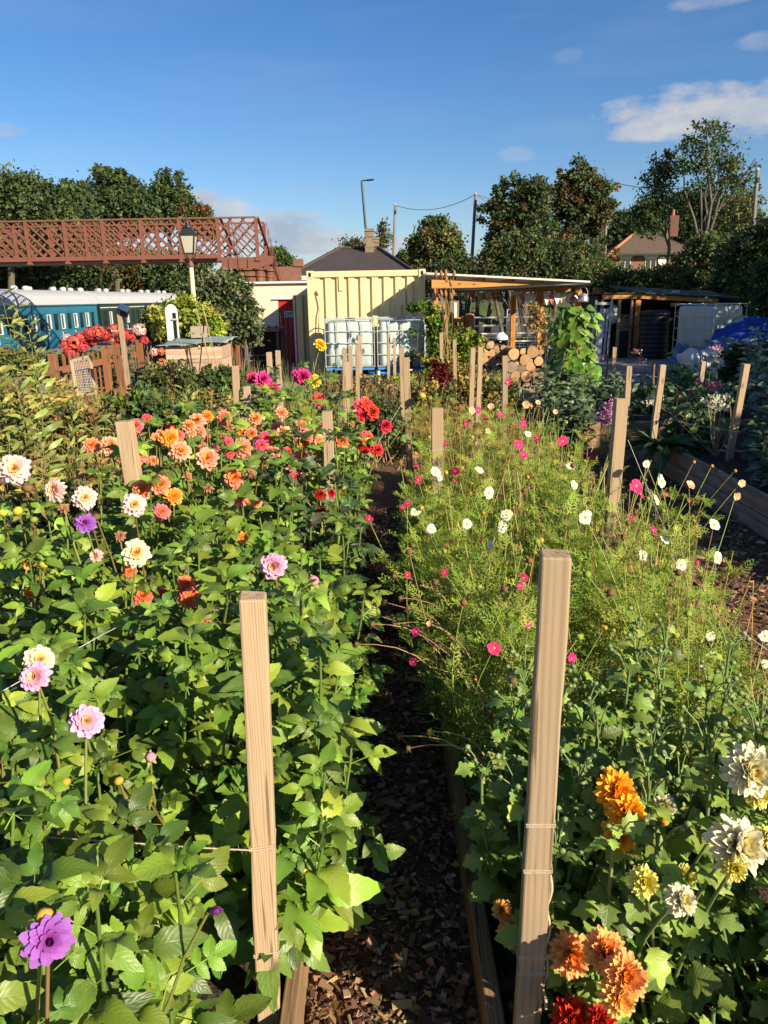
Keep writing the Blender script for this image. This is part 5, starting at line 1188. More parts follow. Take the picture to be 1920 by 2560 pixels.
def house():
    Y = 62.0; x0, x1 = U(1532, 640, Y).x, U(1735, 640, Y).x; ze = U(1600, 636, Y).z; zr = U(1680, 566, Y + 4).z
    t = empty('brick_house', ((x0 + x1) / 2, Y, 0), 0, 'red brick house with hipped tiled roof half hidden by hedges', 'house')
    MB().bx(x0, x1, Y, Y + 8, 0, ze).build('wall', m_brick, t)
    rf = MB().add([(x0 - .5, Y - .5, ze), (x1 + .5, Y - .5, ze), (x1 + .5, Y + 8.5, ze), (x0 - .5, Y + 8.5, ze), (x0 + 3.4, Y + 4, zr), (x1 - 3.4, Y + 4, zr)], [(0, 1, 5, 4), (1, 2, 5), (2, 3, 4, 5), (3, 0, 4), (3, 2, 1, 0)]).build('roof', m_roof_tile, t)
    for p, q in (((x0 - .5, Y - .5, ze), (x0 + 3.4, Y + 4, zr)), ((x0 + 3.4, Y + 4, zr), (x1 - 3.4, Y + 4, zr))): MB().tube([p, q], .12, 6).build('ridge_tile', m_terra, rf)
    c = U(1680, 560, Y + 4); MB().bx(c.x - .36, c.x + .36, Y + 3.5, Y + 4.3, zr - .8, U(1680, 540, Y + 4).z).build('chimney', m_oldbrick, rf)
    MB().lathe([(.14, 0), (.12, .45), (.15, .5)], (c.x, Y + 3.9, U(1680, 540, Y + 4).z), 10).build('chimney_pot', m_terra, rf)
    MB().bx(x0 - .55, x1 + .55, Y - .62, Y - .51, ze - .1, ze + .04).build('gutter', m_dkgreen, t)
    for px in (1563, 1627, 1705):
        p = U(px, 648, Y); zt = U(px, 637, Y).z - .1
        wdw = MB().bx(p.x - .42, p.x + .42, Y - .06, Y - .005, zt - 1.15, zt - .15).build('window', m_white, t)
        for dx in (-.2, .2): MB().bx(p.x + dx - .17, p.x + dx + .17, Y - .075, Y - .062, zt - 1.1, zt - .22).build('pane', m_glass, wdw)
        MB().prism([(p.x - .5, zt - .14), (p.x + .5, zt - .14), (p.x + .62, zt + .1), (p.x - .62, zt + .1)], Y - .08, Y - .004).build('lintel', m_white, wdw)
    d = U(1655, 632, Y); MB().lathe([(.0, 0), (.3, .01), (.32, .05)], (d.x, Y - .12, ze - .5), 16, rot=Euler((R(90), 0, 0)).to_matrix()).build('satellite_dish', m_white, t)
house()

# ------------------------------------------------------------------ stakes (sawn 5 cm posts), twine and lines
STK = {}
def stake(px, py, wpx, lab, wid=.05, lean=(0, 0), m=None, Y=None, zb_=0.0, dep=None, rz=0):
    dpt = F_PX * wid / wpx; d = ray(px, py); p = cam_o + d * dpt
    if Y: p = U(px, py, Y)
    h = p.z; w2_ = wid / 2; d2 = (dep or wid) / 2; base = Vector((p.x + lean[0], p.y + lean[1], 0))
    n = 8; vs = []; fs = []; rg_ = random.Random(int(px * 3 + py))
    wx = [rg_.uniform(-.0015, .0015) for _ in range(n + 1)]; wy = [rg_.uniform(-.0015, .0015) for _ in range(n + 1)]
    for i in range(n + 1):
        f = i / n; z = h * f; ox, oy = -lean[0] * f + wx[i], -lean[1] * f + wy[i]
        for sx, sy in ((-1, -1), (1, -1), (1, 1), (-1, 1)): vs.append((ox + sx * w2_, oy + sy * d2, z + (rg_.uniform(-.004, .004) if i == n else 0)))
    for i in range(n):
        for k in range(4): fs.append((i * 4 + k, i * 4 + (k + 1) % 4, (i + 1) * 4 + (k + 1) % 4, (i + 1) * 4 + k))
    fs += [(3, 2, 1, 0), tuple(n * 4 + k for k in range(4))]
    o = put('wooden_stake', MB().add(vs, fs).mesh('stake', m or m_stake)); o.location = base; o.rotation_euler = (0, 0, rz)
    b = o.modifiers.new('bevel', 'BEVEL'); b.width = .004 if wpx > 30 else .002; b.segments = 2; b.limit_method = 'ANGLE'; b.angle_limit = R(40)
    STK[lab] = (base, Vector((lean[0], lean[1], 0)), h, rz, wid)
    return tag(o, lab, 'stake', 'sawn stakes standing in the beds'), p
s1, p1 = stake(633, 1490, 66, 'large pale stake rising out of the dahlia leaves at the front', lean=(-.03, -.0), rz=.10)
s2, p2 = stake(1390, 1378, 74, 'large pale stake with leaf shadows between the chrysanthemums', lean=(-.02, 0), rz=-.12, m=m_stake_s)
s3, p3 = stake(312, 1052, 38, 'tilted stake on the left side of the coral dahlias', wid=.06, lean=(.05, 0))
s4, p4 = stake(818, 1028, 25, 'upright stake by the path among the coral dahlias', m=m_stake_s)
s5, p5 = stake(1093, 1020, 28, 'short stocky stake at the path edge of the cosmos bed', wid=.055)
s6, p6 = stake(1553, 995, 30, 'tall stake on the outer side of the cosmos bed', lean=(-.02, 0))
far_stakes = [
 (1572, 916, 13, 'slim stake just behind the outer cosmos stake'), (1657, 912, 14, 'slim stake behind the strap-leaved plant'), (1866, 910, 15, 'slim leaning stake at the right edge of the grey bed'),
 (1758, 904, 10.5, 'slim shaded stake in front of the bulk bag'), (1004, 870, 12, 'tallest of the paired stakes beyond the path end, rear one'), (1015, 893, 16, 'broader front one of the paired stakes beyond the path end'),
 (861, 872, 10, 'thin stake in front of the first tank, outermost of three'), (867, 905, 14, 'broader low stake in front of the first tank'), (876, 866, 10, 'dark-sided stake in front of the first tank'),
 (898, 838, 8, 'tall thin stake before the middle of the first tank'), (893, 862, 10, 'shorter stake touching the tall thin one before the first tank'), (972, 837, 7, 'thin stake at the near side of the wrapped tank'), (986, 847, 7.5, 'second thin stake before the wrapped tank'),
 (1103, 832, 9, 'stake beside the brown teasels'), (1136, 849, 9, 'stake between the teasels and the basket'), (1182, 870, 12, 'stake left of the small-log stack'), (1201, 867, 12, 'stake touching the small-log stack'), (1262, 890, 13, 'knobbly stake in front of the large logs'),
 (672, 880, 13, 'stake behind the magenta dahlias, nearer the bench'), (694, 876, 12, 'stake behind the magenta dahlias, nearer the dark dahlia'), (588, 914, 16, 'worn stake left of the magenta dahlias'), (617, 966, 16, 'low stub stake beside the worn one'),
 (1536, 868, 9, 'short stub stake behind the silvery bush')]
for px, py, w_, lab in far_stakes:
    stake(px, py, w_, lab, m=m_stake_g if 'dark' in lab or 'knob' in lab or 'worn' in lab else m_stake_s if int(px) % 2 else None, lean=(rnd.uniform(-.03, .03) - (.06 if px > 1600 else 0), 0))
for px, py, Y, r, lab in ((1520, 848, 13.5, .014, 'thin round stick beside the stub stake'), (1636, 910, 9.5, .02, 'crooked bark-covered branch stuck in the shaded bed')):
    p = U(px, py, Y); tag(MB().tube([(p.x - .01, Y, 0), (p.x + .02, Y, p.z * .5), (p.x - .005, Y, p.z * .8), (p.x, Y, p.z)], [r * 1.2, r, r * .9, r * .6], 7).build('stick', m_bark, None, smooth=True), lab, 'stick')
def line(pts, r, m, lab, n=10, sag=.0, fuzz=0):
    P = []
    for a, b in zip(pts[:-1], pts[1:]):
        a, b = Vector(a), Vector(b)
        for k in range(n): f = k / n; P.append(a.lerp(b, f) - Vector((0, 0, sag * 4 * f * (1 - f))))
    P.append(Vector(pts[-1])); mb = MB().tube(P, r, 5, cap=False)
    if fuzz:
        rg_ = random.Random(4)
        for k in range(fuzz):
            i = rg_.randrange(len(P) - 1); p = P[i].lerp(P[i + 1], rg_.random()); q = p + Vector((rg_.uniform(-.008, .008), rg_.uniform(-.006, .006), rg_.uniform(-.012, .008))); mb.tube([p, q], [.0004, .0002], 3, cap=False)
    return tag(mb.build('twine' if m is m_twine else 'garden_line', m, None, smooth=True), lab, 'string', 'strings tied between the stakes')
def wrap(st, z, lab, n=2):
    base, lean, h, rz, wid = STK[st['label']]; Rz = Matrix.Rotation(rz, 3, 'Z'); a = wid / 2 + .0012; pts = []
    for k in range(n):
        for sx, sy in ((-1, -1), (1, -1), (1, 1), (-1, 1)):
            zz = z + k * .005 + .002 * sx; pts.append(base + Rz @ (Vector((sx * a, sy * a, 0)) - lean * (zz / h)) + Vector((0, 0, zz)))
    pts.append(pts[0] + Vector((0, 0, .004)))
    tag(MB().tube(pts, .0015, 5, cap=False).build('twine', m_twine, None), lab, 'string', 'strings tied between the stakes')
zt1 = U(650, 2128, p1.y - .03).z
line([(p1.x - .018, p1.y - .028, zt1), U(300, 2105, 1.32), U(0, 2082, 1.34), U(-200, 2070, 1.35)], .0019, m_twine, 'hairy twine stretched level from the front dahlia stake', sag=.002, fuzz=150)
wrap(s1, zt1, 'twine wound round the front dahlia stake at mid height')
wrap(s1, U(650, 2395, p1.y - .03).z, 'twine wound round the front dahlia stake near its foot')
for py, lab in ((2070, 'upper'), (2185, 'second'), (2400, 'third'), (2440, 'lowest')): wrap(s2, U(1345, py, p2.y - .03).z, lab + ' twine loop wound round the chrysanthemum stake')
pa = U(1362, 2180, p2.y - .01)
pts = [Vector((p2.x + .012 + .004 * math.sin(k), p2.y - .02 + .004 * math.cos(k), pa.z - .015 * k)) for k in range(22)]
tag(MB().tube(pts, .0032, 5, cap=False).build('twine', m_twine, None, smooth=True), 'loose frayed twine hanging down the chrysanthemum stake', 'string', 'strings tied between the stakes')
line([U(700, 1180, 3.8), U(820, 1312, 3.8), U(540, 1440, 2.6), U(250, 1590, 1.9), U(-60, 1765, 1.5)], .0011, m_wire, 'pale line slanting across the dahlias down to the front corner')
line([U(350, 1360, 3.1), U(440, 1490, 2.5), U(545, 1670, 2.0)], .0010, m_wire, 'pale line dropping from the tilted stake into the dahlias')
line([U(830, 1330, 3.7), U(920, 1150, 5.2), U(1010, 1000, 6.2)], .0011, m_wire, 'thin line running up the path side of the dahlia bed')
line([U(828, 1575, 3.0), U(828, 1290, 3.75)], .0010, m_wire, 'thin line hanging beside the path stake')
line([U(1400, 2400, 1.3), U(1620, 2478, 1.35), U(1930, 2510, 1.45)], .0013, m_wire, 'bright line through the chrysanthemums low at the corner')
line([U(1500, 2225, 1.5), U(1620, 2255, 1.5), U(1800, 2275, 1.55), U(1930, 2258, 1.6)], .0012, m_wire, 'bright line behind the white chrysanthemums')
line([U(1570, 1100, 3.2), U(1730, 1490, 2.9), U(1940, 1640, 2.9)], .0009, m_wire, 'thin line crossing the bare side path')
line([U(1640, 1040, 7.3), U(1730, 1062, 6.9), U(1850, 1080, 6.2)], .0016, m_wire, 'pale line tied to the stake behind the strap-leaved plant')
wrap(s4, U(818, 1370, p4.y).z, 'twine loop low on the path stake among the coral dahlias', n=3); wrap(s5, U(1093, 1125, p5.y).z, 'twine loop round the short stocky cosmos stake'); wrap(s6, U(1545, 1255, p6.y).z, 'dark twine loop round the outer cosmos stake')
# ------------------------------------------------------------------ trees, hedges and bushes
m_fol = leafmat('tree_foliage', transl=0.3, hue=0.0, val=0.0, rough=0.55, spec=0.3)
kiteV = np.array([(0, 0, 0), (-.36, .45, .10), (0, 1, -.06), (.36, .45, .10)], float); kiteF = np.array([(0, 3, 2, 1)])
DKG = [(.040, .062, .020), (.055, .082, .024), (.068, .096, .030), (.030, .052, .020)]
MIDG = [(.055, .095, .025), (.075, .115, .03), (.045, .08, .022), (.09, .12, .035)]
OLIVE = [(.09, .10, .028), (.12, .12, .035), (.07, .085, .025), (.14, .115, .04)]
AUT = [(.13, .085, .028), (.10, .085, .026), (.17, .10, .03), (.07, .075, .025)]
DKG, MIDG, OLIVE = ([tuple(v * k for v in c) for c in L] for L, k in ((DKG, 1.3), (MIDG, 1.2), (OLIVE, 1.2)))
YGRN = [(.30, .34, .045), (.22, .30, .04), (.38, .38, .07), (.16, .24, .03)]
def blob_w(b, Y):
    px, py, rx, ry = b[:4]; c = U(px, py, b[4] if len(b) > 4 else Y); s = c.y / 1997; return np.array(c), rx * s, ry * s
def leafy(name, label, cat, Y, blobs, n, size, pal, seed, trunk=None, tr=.25, limbs=16, bark=None, group=None, clump=.16, shell=.5, depth=.85, per=38, tint=.22, up=.4, zmin=.05, fork=.45, twig=.012, mains=0, forkpy=None):
    """tree or bush: trunk and limbs reaching into an uneven cloud of leaf clumps"""
    if size > .13: n = int(n * 1.75); size *= .72; per = int(per * 1.3)
    rg = np.random.default_rng(seed); W = [blob_w(b, Y) for b in blobs]
    wt = np.array([rx * ry for _, rx, ry in W]); wt = wt / wt.sum()
    nc = max(6, n // per); bi = rg.choice(len(W), nc, p=wt)
    C = np.array([W[i][0] for i in bi]); RX = np.array([W[i][1] for i in bi]); RY = np.array([W[i][2] for i in bi])
    d = rg.normal(0, 1, (nc, 3)); d /= np.linalg.norm(d, axis=1, keepdims=True); r = shell + (1 - shell) * rg.random(nc) ** .6
    r *= (1 + .24 * rg.normal(0, 1, nc)).clip(.45, 1.22)
    E = np.stack([RX, np.minimum(RX, RY * 1.3) * depth, RY], 1); cc = C + d * r[:, None] * E
    cc[:, 2] = np.maximum(cc[:, 2], zmin)
    cs = clump * (RX * RY) ** .5 * rg.uniform(.6, 1.5, nc)
    k = rg.integers(0, nc, n); off = rg.normal(0, 1, (n, 3)); P = cc[k] + off * cs[k][:, None] * np.array((1, 1, .75))
    P[:, 2] = np.maximum(P[:, 2], zmin)
    D = d[k] * .5 + rg.normal(0, .8, (n, 3)); D[:, 2] -= .15; N = rg.normal(0, .7, (n, 3)) + np.array((0, 0, up)) + d[k] * .5
    cl = jit(pal, nc, rg, tint, .06)[k] * (1 + rg.normal(0, .15, (n, 1)).clip(-.35, .4))
    Vv, Ff, Cc = scatter(kiteV, kiteF, frames(P, D, N, size * rg.uniform(.6, 1.35, n)), cl.clip(.004, 1))
    base_x = U(trunk[0], trunk[1], Y).x if trunk else float(np.mean(cc[:, 0])); base = Vector((base_x, Y, 0))
    t = empty(name, base, 0, label, cat, group)
    tm = MB(); bark = bark or m_trunk
    top = max(w[0][2] + w[2] * .3 for w in W); lowest = min(w[0][2] - w[2] for w in W); fz = max(lowest * .9, .12 * top) if trunk else .1
    if trunk:
        fz = max(fz, (lowest + (top - lowest) * .12)); mx = float(np.average([w[0][0] for w in W], weights=wt))
        pts = [base, base + Vector((rg.normal(0, .1), 0, fz * .5)), Vector((base_x + (mx - base_x) * .3, Y, fz)), Vector((base_x + (mx - base_x) * .8, Y, fz + (top - fz) * fork))]
        if mains:
            fz = U(trunk[0], forkpy, Y).z; pts = [base, base + Vector((.05, 0, fz * .5)), Vector((base_x, Y, fz)), Vector((base_x + .02, Y, fz + .3))]
        MB().tube(pts, [tr * 1.25, tr, tr * .85, tr * .45], 10).build('trunk', bark, t, smooth=True)
        starts = pts
    else: starts = None
    sel = rg.choice(nc, min(limbs, nc), replace=False)
    mainpts = []
    if mains:
        order = np.argsort(cc[:, 0]); picks = [order[int((k + .5) / mains * nc)] for k in range(mains)]
        for i in picks:
            e = Vector(cc[i]) + Vector((0, 0, .4)); s = Vector(starts[2]); L = (e - s).length
            mp_ = [s, s.lerp(e, .3) + Vector((rg.normal(0, .03), rg.normal(0, .05), .10)) * L, s.lerp(e, .62) + Vector((rg.normal(0, .03), rg.normal(0, .04), .07)) * L, e]
            MB().tube(mp_, [tr * .6, tr * .42, tr * .26, twig * 1.5], 7, cap=False).build('limb', bark, t, smooth=True)
            for a_, b_ in zip(mp_[:-1], mp_[1:]): mainpts += [a_.lerp(b_, f) for f in (.2, .5, .8)]
    for i in sel:
        e = Vector(cc[i])
        if mainpts:
            s = min((m for m in mainpts if m.z < e.z), key=lambda m: (m - e).length + .6 * max(0, m.z - e.z + .3), default=Vector(starts[2])); r0 = tr * .2
        elif starts:
            f = rg.uniform(.35, 1.0); s = Vector(starts[2]).lerp(Vector(starts[3]), f); r0 = tr * .42 * (1.15 - f)
        else: s = Vector((float(e.x) * .6 + base_x * .4 + rg.normal(0, .1), Y + rg.normal(0, .2), 0)); r0 = tr * .4
        m1 = s.lerp(e, .4) + Vector((rg.normal(0, .06), rg.normal(0, .06), .12)) * (e - s).length; m2 = s.lerp(e, .75) + Vector((rg.normal(0, .05), rg.normal(0, .05), .06)) * (e - s).length
        MB().tube([s, m1, m2, e], [r0, r0 * .6, r0 * .35, twig], 5, cap=False).build('limb', bark, t, smooth=True)
    put('crown', np_mesh(name + '_crown', Vv, Ff, col=Cc, mat=m_fol), t, world=True)['kind'] = 'stuff'
    return t
# trees behind the footbridge
leafy('broadleaf_tree', 'dark broad tree at the far left above the lattice footbridge', 'tree', 46, [(20, 540, 110, 80), (-30, 495, 80, 45), (70, 495, 75, 40), (120, 555, 80, 65)], 16000, .34, DKG, 1, (30, 700), .2, 24, group='trees beyond the railway')
leafy('broadleaf_tree', 'dark tree with low rounded top between the two highest left trees', 'tree', 54, [(175, 515, 52, 44), (165, 565, 70, 58)], 9000, .38, DKG, 2, (175, 700), .2, 16, group='trees beyond the railway')
leafy('broadleaf_tree', 'tallest dark tree above the middle of the footbridge with a ragged top', 'tree', 60, [(285, 515, 70, 58), (262, 440, 24, 24), (302, 455, 30, 28), (330, 530, 56, 52), (240, 550, 58, 56)], 15000, .42, DKG, 3, (285, 700), .2, 26, group='trees beyond the railway', clump=.14)
leafy('airy_tree', 'slender airy tree with see-through crown above the lamp', 'tree', 70, [(420, 455, 32, 32), (445, 490, 34, 34), (400, 500, 30, 38), (430, 530, 50, 35)], 3400, .42, DKG + MIDG, 4, (432, 700), .2, 40, group='trees beyond the railway', clump=.17, shell=.2, per=26, mains=6, forkpy=600)
leafy('small_tree', 'brownish small tree beside the right end of the footbridge', 'tree', 66, [(490, 535, 38, 28), (520, 560, 26, 30), (470, 560, 30, 30)], 3000, .36, AUT + DKG, 5, (490, 700), .14, 24, group='trees beyond the railway', shell=.2, clump=.18)
leafy('hedgerow_shrub', 'dark shrub mass below the left end of the footbridge', 'shrub', 50, [(60, 690, 120, 50), (-40, 680, 90, 60), (170, 695, 90, 52), (100, 665, 110, 30), (240, 672, 60, 30)], 14000, .3, DKG + AUT[:1], 6, group='shrubs behind the railway coaches')
leafy('hedgerow_shrub', 'rust-tinged shrub below the middle of the footbridge', 'shrub', 66, [(310, 690, 62, 52), (345, 675, 50, 45), (270, 695, 52, 48)], 8000, .36, AUT + OLIVE, 7, group='shrubs behind the railway coaches')
leafy('hedgerow_shrub', 'dark green shrub between the rusty shrub and the lamp post', 'shrub', 66, [(420, 690, 70, 55), (480, 680, 60, 45), (225, 705, 50, 42)], 9000, .36, DKG, 8, group='shrubs behind the railway coaches')
leafy('distant_tree', 'rounded green tree top just right of the footbridge stair', 'tree', 70, [(690, 648, 32, 24), (710, 660, 25, 18)], 3500, .3, MIDG, 9, (690, 700), .2, 8)
leafy('climbing_tree', 'wispy dark twigs rising behind the station roof', 'tree', 52, [(880, 612, 32, 18), (850, 635, 24, 14), (960, 600, 18, 30), (955, 570, 12, 20)], 1300, .22, DKG + AUT, 10, (890, 700), .12, 50, shell=.1, clump=.22, per=14, twig=.02)
leafy('willow_bush', 'large grey-green willowy bush in front of the bench and hut', 'bush', 16.5, [(565, 735, 55, 44), (505, 755, 50, 45), (590, 780, 52, 46), (530, 800, 65, 42), (618, 825, 36, 32)], 24000, .078, [(.09, .125, .045), (.12, .15, .06), (.06, .09, .03), (.16, .17, .08)], 11, group='bushes by the platform', clump=.15, limbs=24, tr=.06)
leafy('golden_bush', 'bright yellow-green bush behind the compost box', 'bush', 13.9, [(470, 795, 60, 42), (510, 820, 48, 38), (420, 805, 45, 35)], 7000, .085, YGRN, 12, group='bushes by the platform', clump=.13, limbs=14, tr=.04)
leafy('laurel_bush', 'dark glossy bush left of the white round-topped board', 'bush', 14.6, [(395, 805, 34, 34), (375, 825, 28, 26)], 3600, .085, YGRN[1:2] + MIDG + DKG, 13, group='bushes by the platform', clump=.13, limbs=10, tr=.04)
# centre and right
leafy('round_tree', 'round-headed green and yellow tree standing alone right of the chimney', 'tree', 40, [(1090, 615, 52, 54), (1088, 580, 38, 26), (1065, 640, 36, 40), (1118, 640, 36, 42), (1095, 562, 22, 14)], 17000, .22, MIDG + OLIVE + [(.16, .14, .03)], 14, (1090, 740), .22, 24, group='roadside trees', clump=.12)
leafy('distant_tree', 'little pale tree at the left foot of the round-headed tree', 'tree', 60, [(1016, 645, 20, 16)], 1500, .25, MIDG, 15, (1016, 700), .12, 6)
leafy('tall_tree', 'tall dark tree right of the utility pole, first of the tall pair', 'tree', 44, [(1300, 510, 72, 58), (1270, 550, 62, 48), (1335, 545, 55, 55), (1285, 472, 44, 26), (1240, 530, 38, 38), (1300, 600, 75, 50), (1250, 600, 50, 45), (1345, 610, 45, 45), (1330, 480, 40, 35)], 9000, .27, DKG + AUT[1:2] + OLIVE[2:3], 16, (1305, 740), .34, 40, group='roadside trees', clump=.12, shell=.5)
leafy('tall_tree', 'tall dark tree with brown tinged top, second of the tall pair', 'tree', 46, [(1455, 485, 62, 62), (1440, 437, 42, 26), (1500, 490, 40, 52), (1410, 500, 42, 48), (1460, 550, 55, 45), (1480, 610, 50, 40), (1420, 600, 45, 40), (1520, 530, 25, 35)], 8000, .27, DKG + AUT, 17, (1452, 740), .36, 44, group='roadside trees', clump=.12, shell=.5)
leafy('hedge', 'tall clipped dark hedge along the road behind the shelter', 'hedge', 37, [(1130, 690, 90, 34), (1240, 690, 80, 34), (1050, 700, 50, 30)], 9000, .2, DKG + AUT[:1], 18, clump=.12)
leafy('roadside_shrub', 'olive shrub mass in front of the tall pair of trees', 'shrub', 33, [(1330, 660, 95, 55), (1260, 670, 60, 60), (1420, 660, 80, 50), (1300, 620, 60, 40)], 17000, .18, OLIVE + DKG + MIDG, 19, group='shrubs behind the shelter', clump=.12)
leafy('roadside_shrub', 'pale olive shrub directly above the shelter roof end', 'shrub', 28, [(1470, 700, 70, 42), (1540, 706, 70, 34), (1610, 708, 60, 34)], 15000, .15, OLIVE + MIDG, 20, group='shrubs behind the shelter', clump=.12)
leafy('roadside_shrub', 'green leafy shrub behind the lean-to roof', 'shrub', 25, [(1600, 712, 60, 30), (1540, 712, 50, 30), (1680, 708, 60, 34), (1480, 720, 40, 30)], 12000, .14, MIDG + OLIVE[:1], 21, group='shrubs behind the shelter', clump=.12)
leafy('round_tree', 'rounded dark green tree behind the brick house', 'tree', 72, [(1750, 540, 95, 62), (1700, 560, 60, 45), (1800, 565, 60, 50), (1745, 500, 60, 30)], 12000, .36, [(.035, .066, .018), (.045, .078, .02), (.03, .055, .016)], 22, (1750, 720), .4, 20, group='trees by the house', clump=.14)
leafy('airy_tree', 'tallest airy tree with a fan of bare limbs over the house', 'tree', 50, [(1770, 370, 70, 48), (1830, 400, 50, 55), (1720, 400, 42, 48), (1780, 430, 80, 45), (1850, 470, 45, 45), (1760, 340, 60, 30)], 2100, .26, MIDG + OLIVE[2:3], 23, (1748, 720), .2, 120, bark=m_greybark, group='trees by the house', clump=.13, shell=.62, per=16, fork=.12, twig=.02, mains=9, forkpy=640)
leafy('airy_tree', 'smaller see-through tree left of the tallest airy tree', 'tree', 52, [(1650, 440, 36, 40), (1640, 500, 40, 45), (1665, 410, 22, 26), (1620, 540, 40, 40)], 3000, .24, MIDG + DKG, 24, (1665, 720), .12, 60, bark=m_greybark, group='trees by the house', clump=.17, shell=.3, per=20, twig=.02, mains=5, forkpy=620)
leafy('airy_tree', 'sparse trailing tree at the right of the tallest airy tree', 'tree', 46, [(1860, 520, 42, 40), (1840, 560, 45, 40), (1890, 580, 30, 40)], 2200, .22, OLIVE + MIDG, 25, (1800, 720), .14, 50, bark=m_greybark, group='trees by the house', clump=.2, shell=.1, per=18, twig=.02)
leafy('broadleaf_tree', 'dark green tree left of the brick house', 'tree', 66, [(1580, 570, 48, 42), (1560, 600, 40, 40), (1620, 590, 40, 35)], 6000, .34, DKG + MIDG[:1], 26, (1580, 720), .25, 14, group='trees by the house')
leafy('orchard_shrub', 'bushy olive shrub in front of the right half of the house', 'shrub', 30, [(1780, 640, 75, 55), (1830, 670, 80, 60), (1740, 680, 60, 45), (1700, 720, 60, 40)], 15000, .16, OLIVE + MIDG, 27, group='shrubs at the right edge', clump=.13)
leafy('dark_shrub', 'dark overhanging shrub above the blue tarpaulin', 'shrub', 24, [(1880, 650, 80, 70), (1930, 620, 70, 70), (1850, 720, 80, 60), (1940, 740, 90, 80)], 16000, .15, DKG + MIDG[:2], 28, group='shrubs at the right edge', clump=.13)
leafy('dark_shrub', 'near dark branches hanging in at the right edge', 'shrub', 19.5, [(1960, 690, 70, 60), (1930, 770, 60, 50)], 6000, .12, MIDG + DKG, 29, group='shrubs at the right edge', clump=.14)
# the tall hedge and trees that run on down the right-hand boundary, out of the picture, and shade that side
def boundary(x, y, rx, ry, rz, z, n, seed, lab, size=.17):
    rg = np.random.default_rng(seed); nc = n // 30
    d = rg.normal(0, 1, (nc, 3)); d /= np.linalg.norm(d, axis=1, keepdims=True)
    cc = np.array((x, y, z)) + d * (rg.random((nc, 1)) ** .4) * np.array((rx, ry, rz)); cc[:, 2] = np.maximum(cc[:, 2], .1)
    k = rg.integers(0, nc, n); P = cc[k] + rg.normal(0, .22, (n, 3)); P[:, 2] = np.maximum(P[:, 2], .05)
    Vv, Ff, Cc = scatter(kiteV, kiteF, frames(P, rg.normal(0, 1, (n, 3)), rg.normal(0, .6, (n, 3)) + np.array((0, 0, .5)), size * rg.uniform(.7, 1.4, n)), jit(DKG + MIDG, n, rg))
    t = empty('boundary_tree', (x, y, 0), 0, lab, 'tree', 'trees along the right boundary')
    MB().tube([(x, y, 0), (x + .1, y, z * .5), (x, y + .1, z)], [.16, .12, .06], 8).build('trunk', m_trunk, t, smooth=True)
    put('crown', np_mesh('boundary_crown', Vv, Ff, col=Cc, mat=m_fol), t, world=True)['kind'] = 'stuff'
BND = [(7.4, 1.4, 1.2, 1.7, 1.9, 1.75), (7.6, 4.2, 1.2, 1.8, 1.8, 1.7), (7.7, 7.2, 1.2, 1.8, 1.7, 1.6), (8.3, 10.2, 1.3, 1.8, 1.8, 1.6), (11.2, 10.5, 1.8, 2.0, 2.6, 2.8), (11.6, 13.6, 1.9, 2.0, 3.2, 3.8), (12.0, 16.8, 2.0, 2.0, 3.4, 4.0), (12.6, 20.0, 2.0, 2.0, 3.0, 3.8)]
for i, (x, y, rx, ry, rz, z) in enumerate(BND):
    boundary(x, y, rx, ry, rz, z, 5200, 60 + i, ('first second third fourth fifth sixth seventh eighth'.split()[i]) + ' dense tree of the boundary row beside the shaded beds')
# ------------------------------------------------------------------ leaves, petals, flowers: shared meshes
m_leaf = leafmat('broad_leaf', veins=True, transl=0.30, hue=0.022, val=0.5, rough=0.42, spec=0.45, blotch=0.55)
m_petal = leafmat('petal', transl=0.30, hue=0.012, val=0.14, rough=0.6, spec=0.2)
m_fine = leafmat('fine_foliage', transl=0.30, hue=0.0, val=0.0, rough=0.55, spec=0.25)
m_stem = leafmat('stem', transl=0.0, hue=0.02, val=0.25, rough=0.55, spec=0.3)
def leaflet(nr=8, wid=.32, fold=.18, droop=.35, wave=.03, serr=.10, tipp=1.6, lobes=0, seed=0):
    """one blade along +y, length 1: rows of left edge, midrib, right edge; toothed margin"""
    rr = random.Random(seed); V = []; UVs = []; Fq = []
    for i in range(nr + 1):
        v = i / nr; prof = math.sin(math.pi * min(1, v ** .82)) ** .75 * (1 - v ** 4 * .35)
        if v == 1: prof = 0.0
        w_ = wid * prof + (.012 if v < .99 else 0)
        if serr and 0 < i < nr: w_ *= 1 + serr * (1 if i % 2 else -1)
        if lobes and 0 < i < nr: w_ *= (1.0 + lobes * (1 if (i // 2) % 2 == 0 else -1) * (.5 + .5 * math.sin(v * math.pi)))
        z = -droop * v * v + .04 * math.sin(v * 5); y = v * (1 - .12 * droop * v)
        fz = fold * w_
        V += [(-w_, y, z + fz + wave * rr.uniform(-1, 1)), (-w_ * .5, y, z + fz * .42 + .012), (0, y, z), (w_ * .5, y, z + fz * .42 + .012), (w_, y, z + fz + wave * rr.uniform(-1, 1))]
        UVs += [(0, v), (.25, v), (.5, v), (.75, v), (1, v)]
    for i in range(nr):
        for c in range(4): Fq.append((i * 5 + c, i * 5 + c + 1, (i + 1) * 5 + c + 1, (i + 1) * 5 + c))
    return np.array(V), np.array(Fq), np.array(UVs)
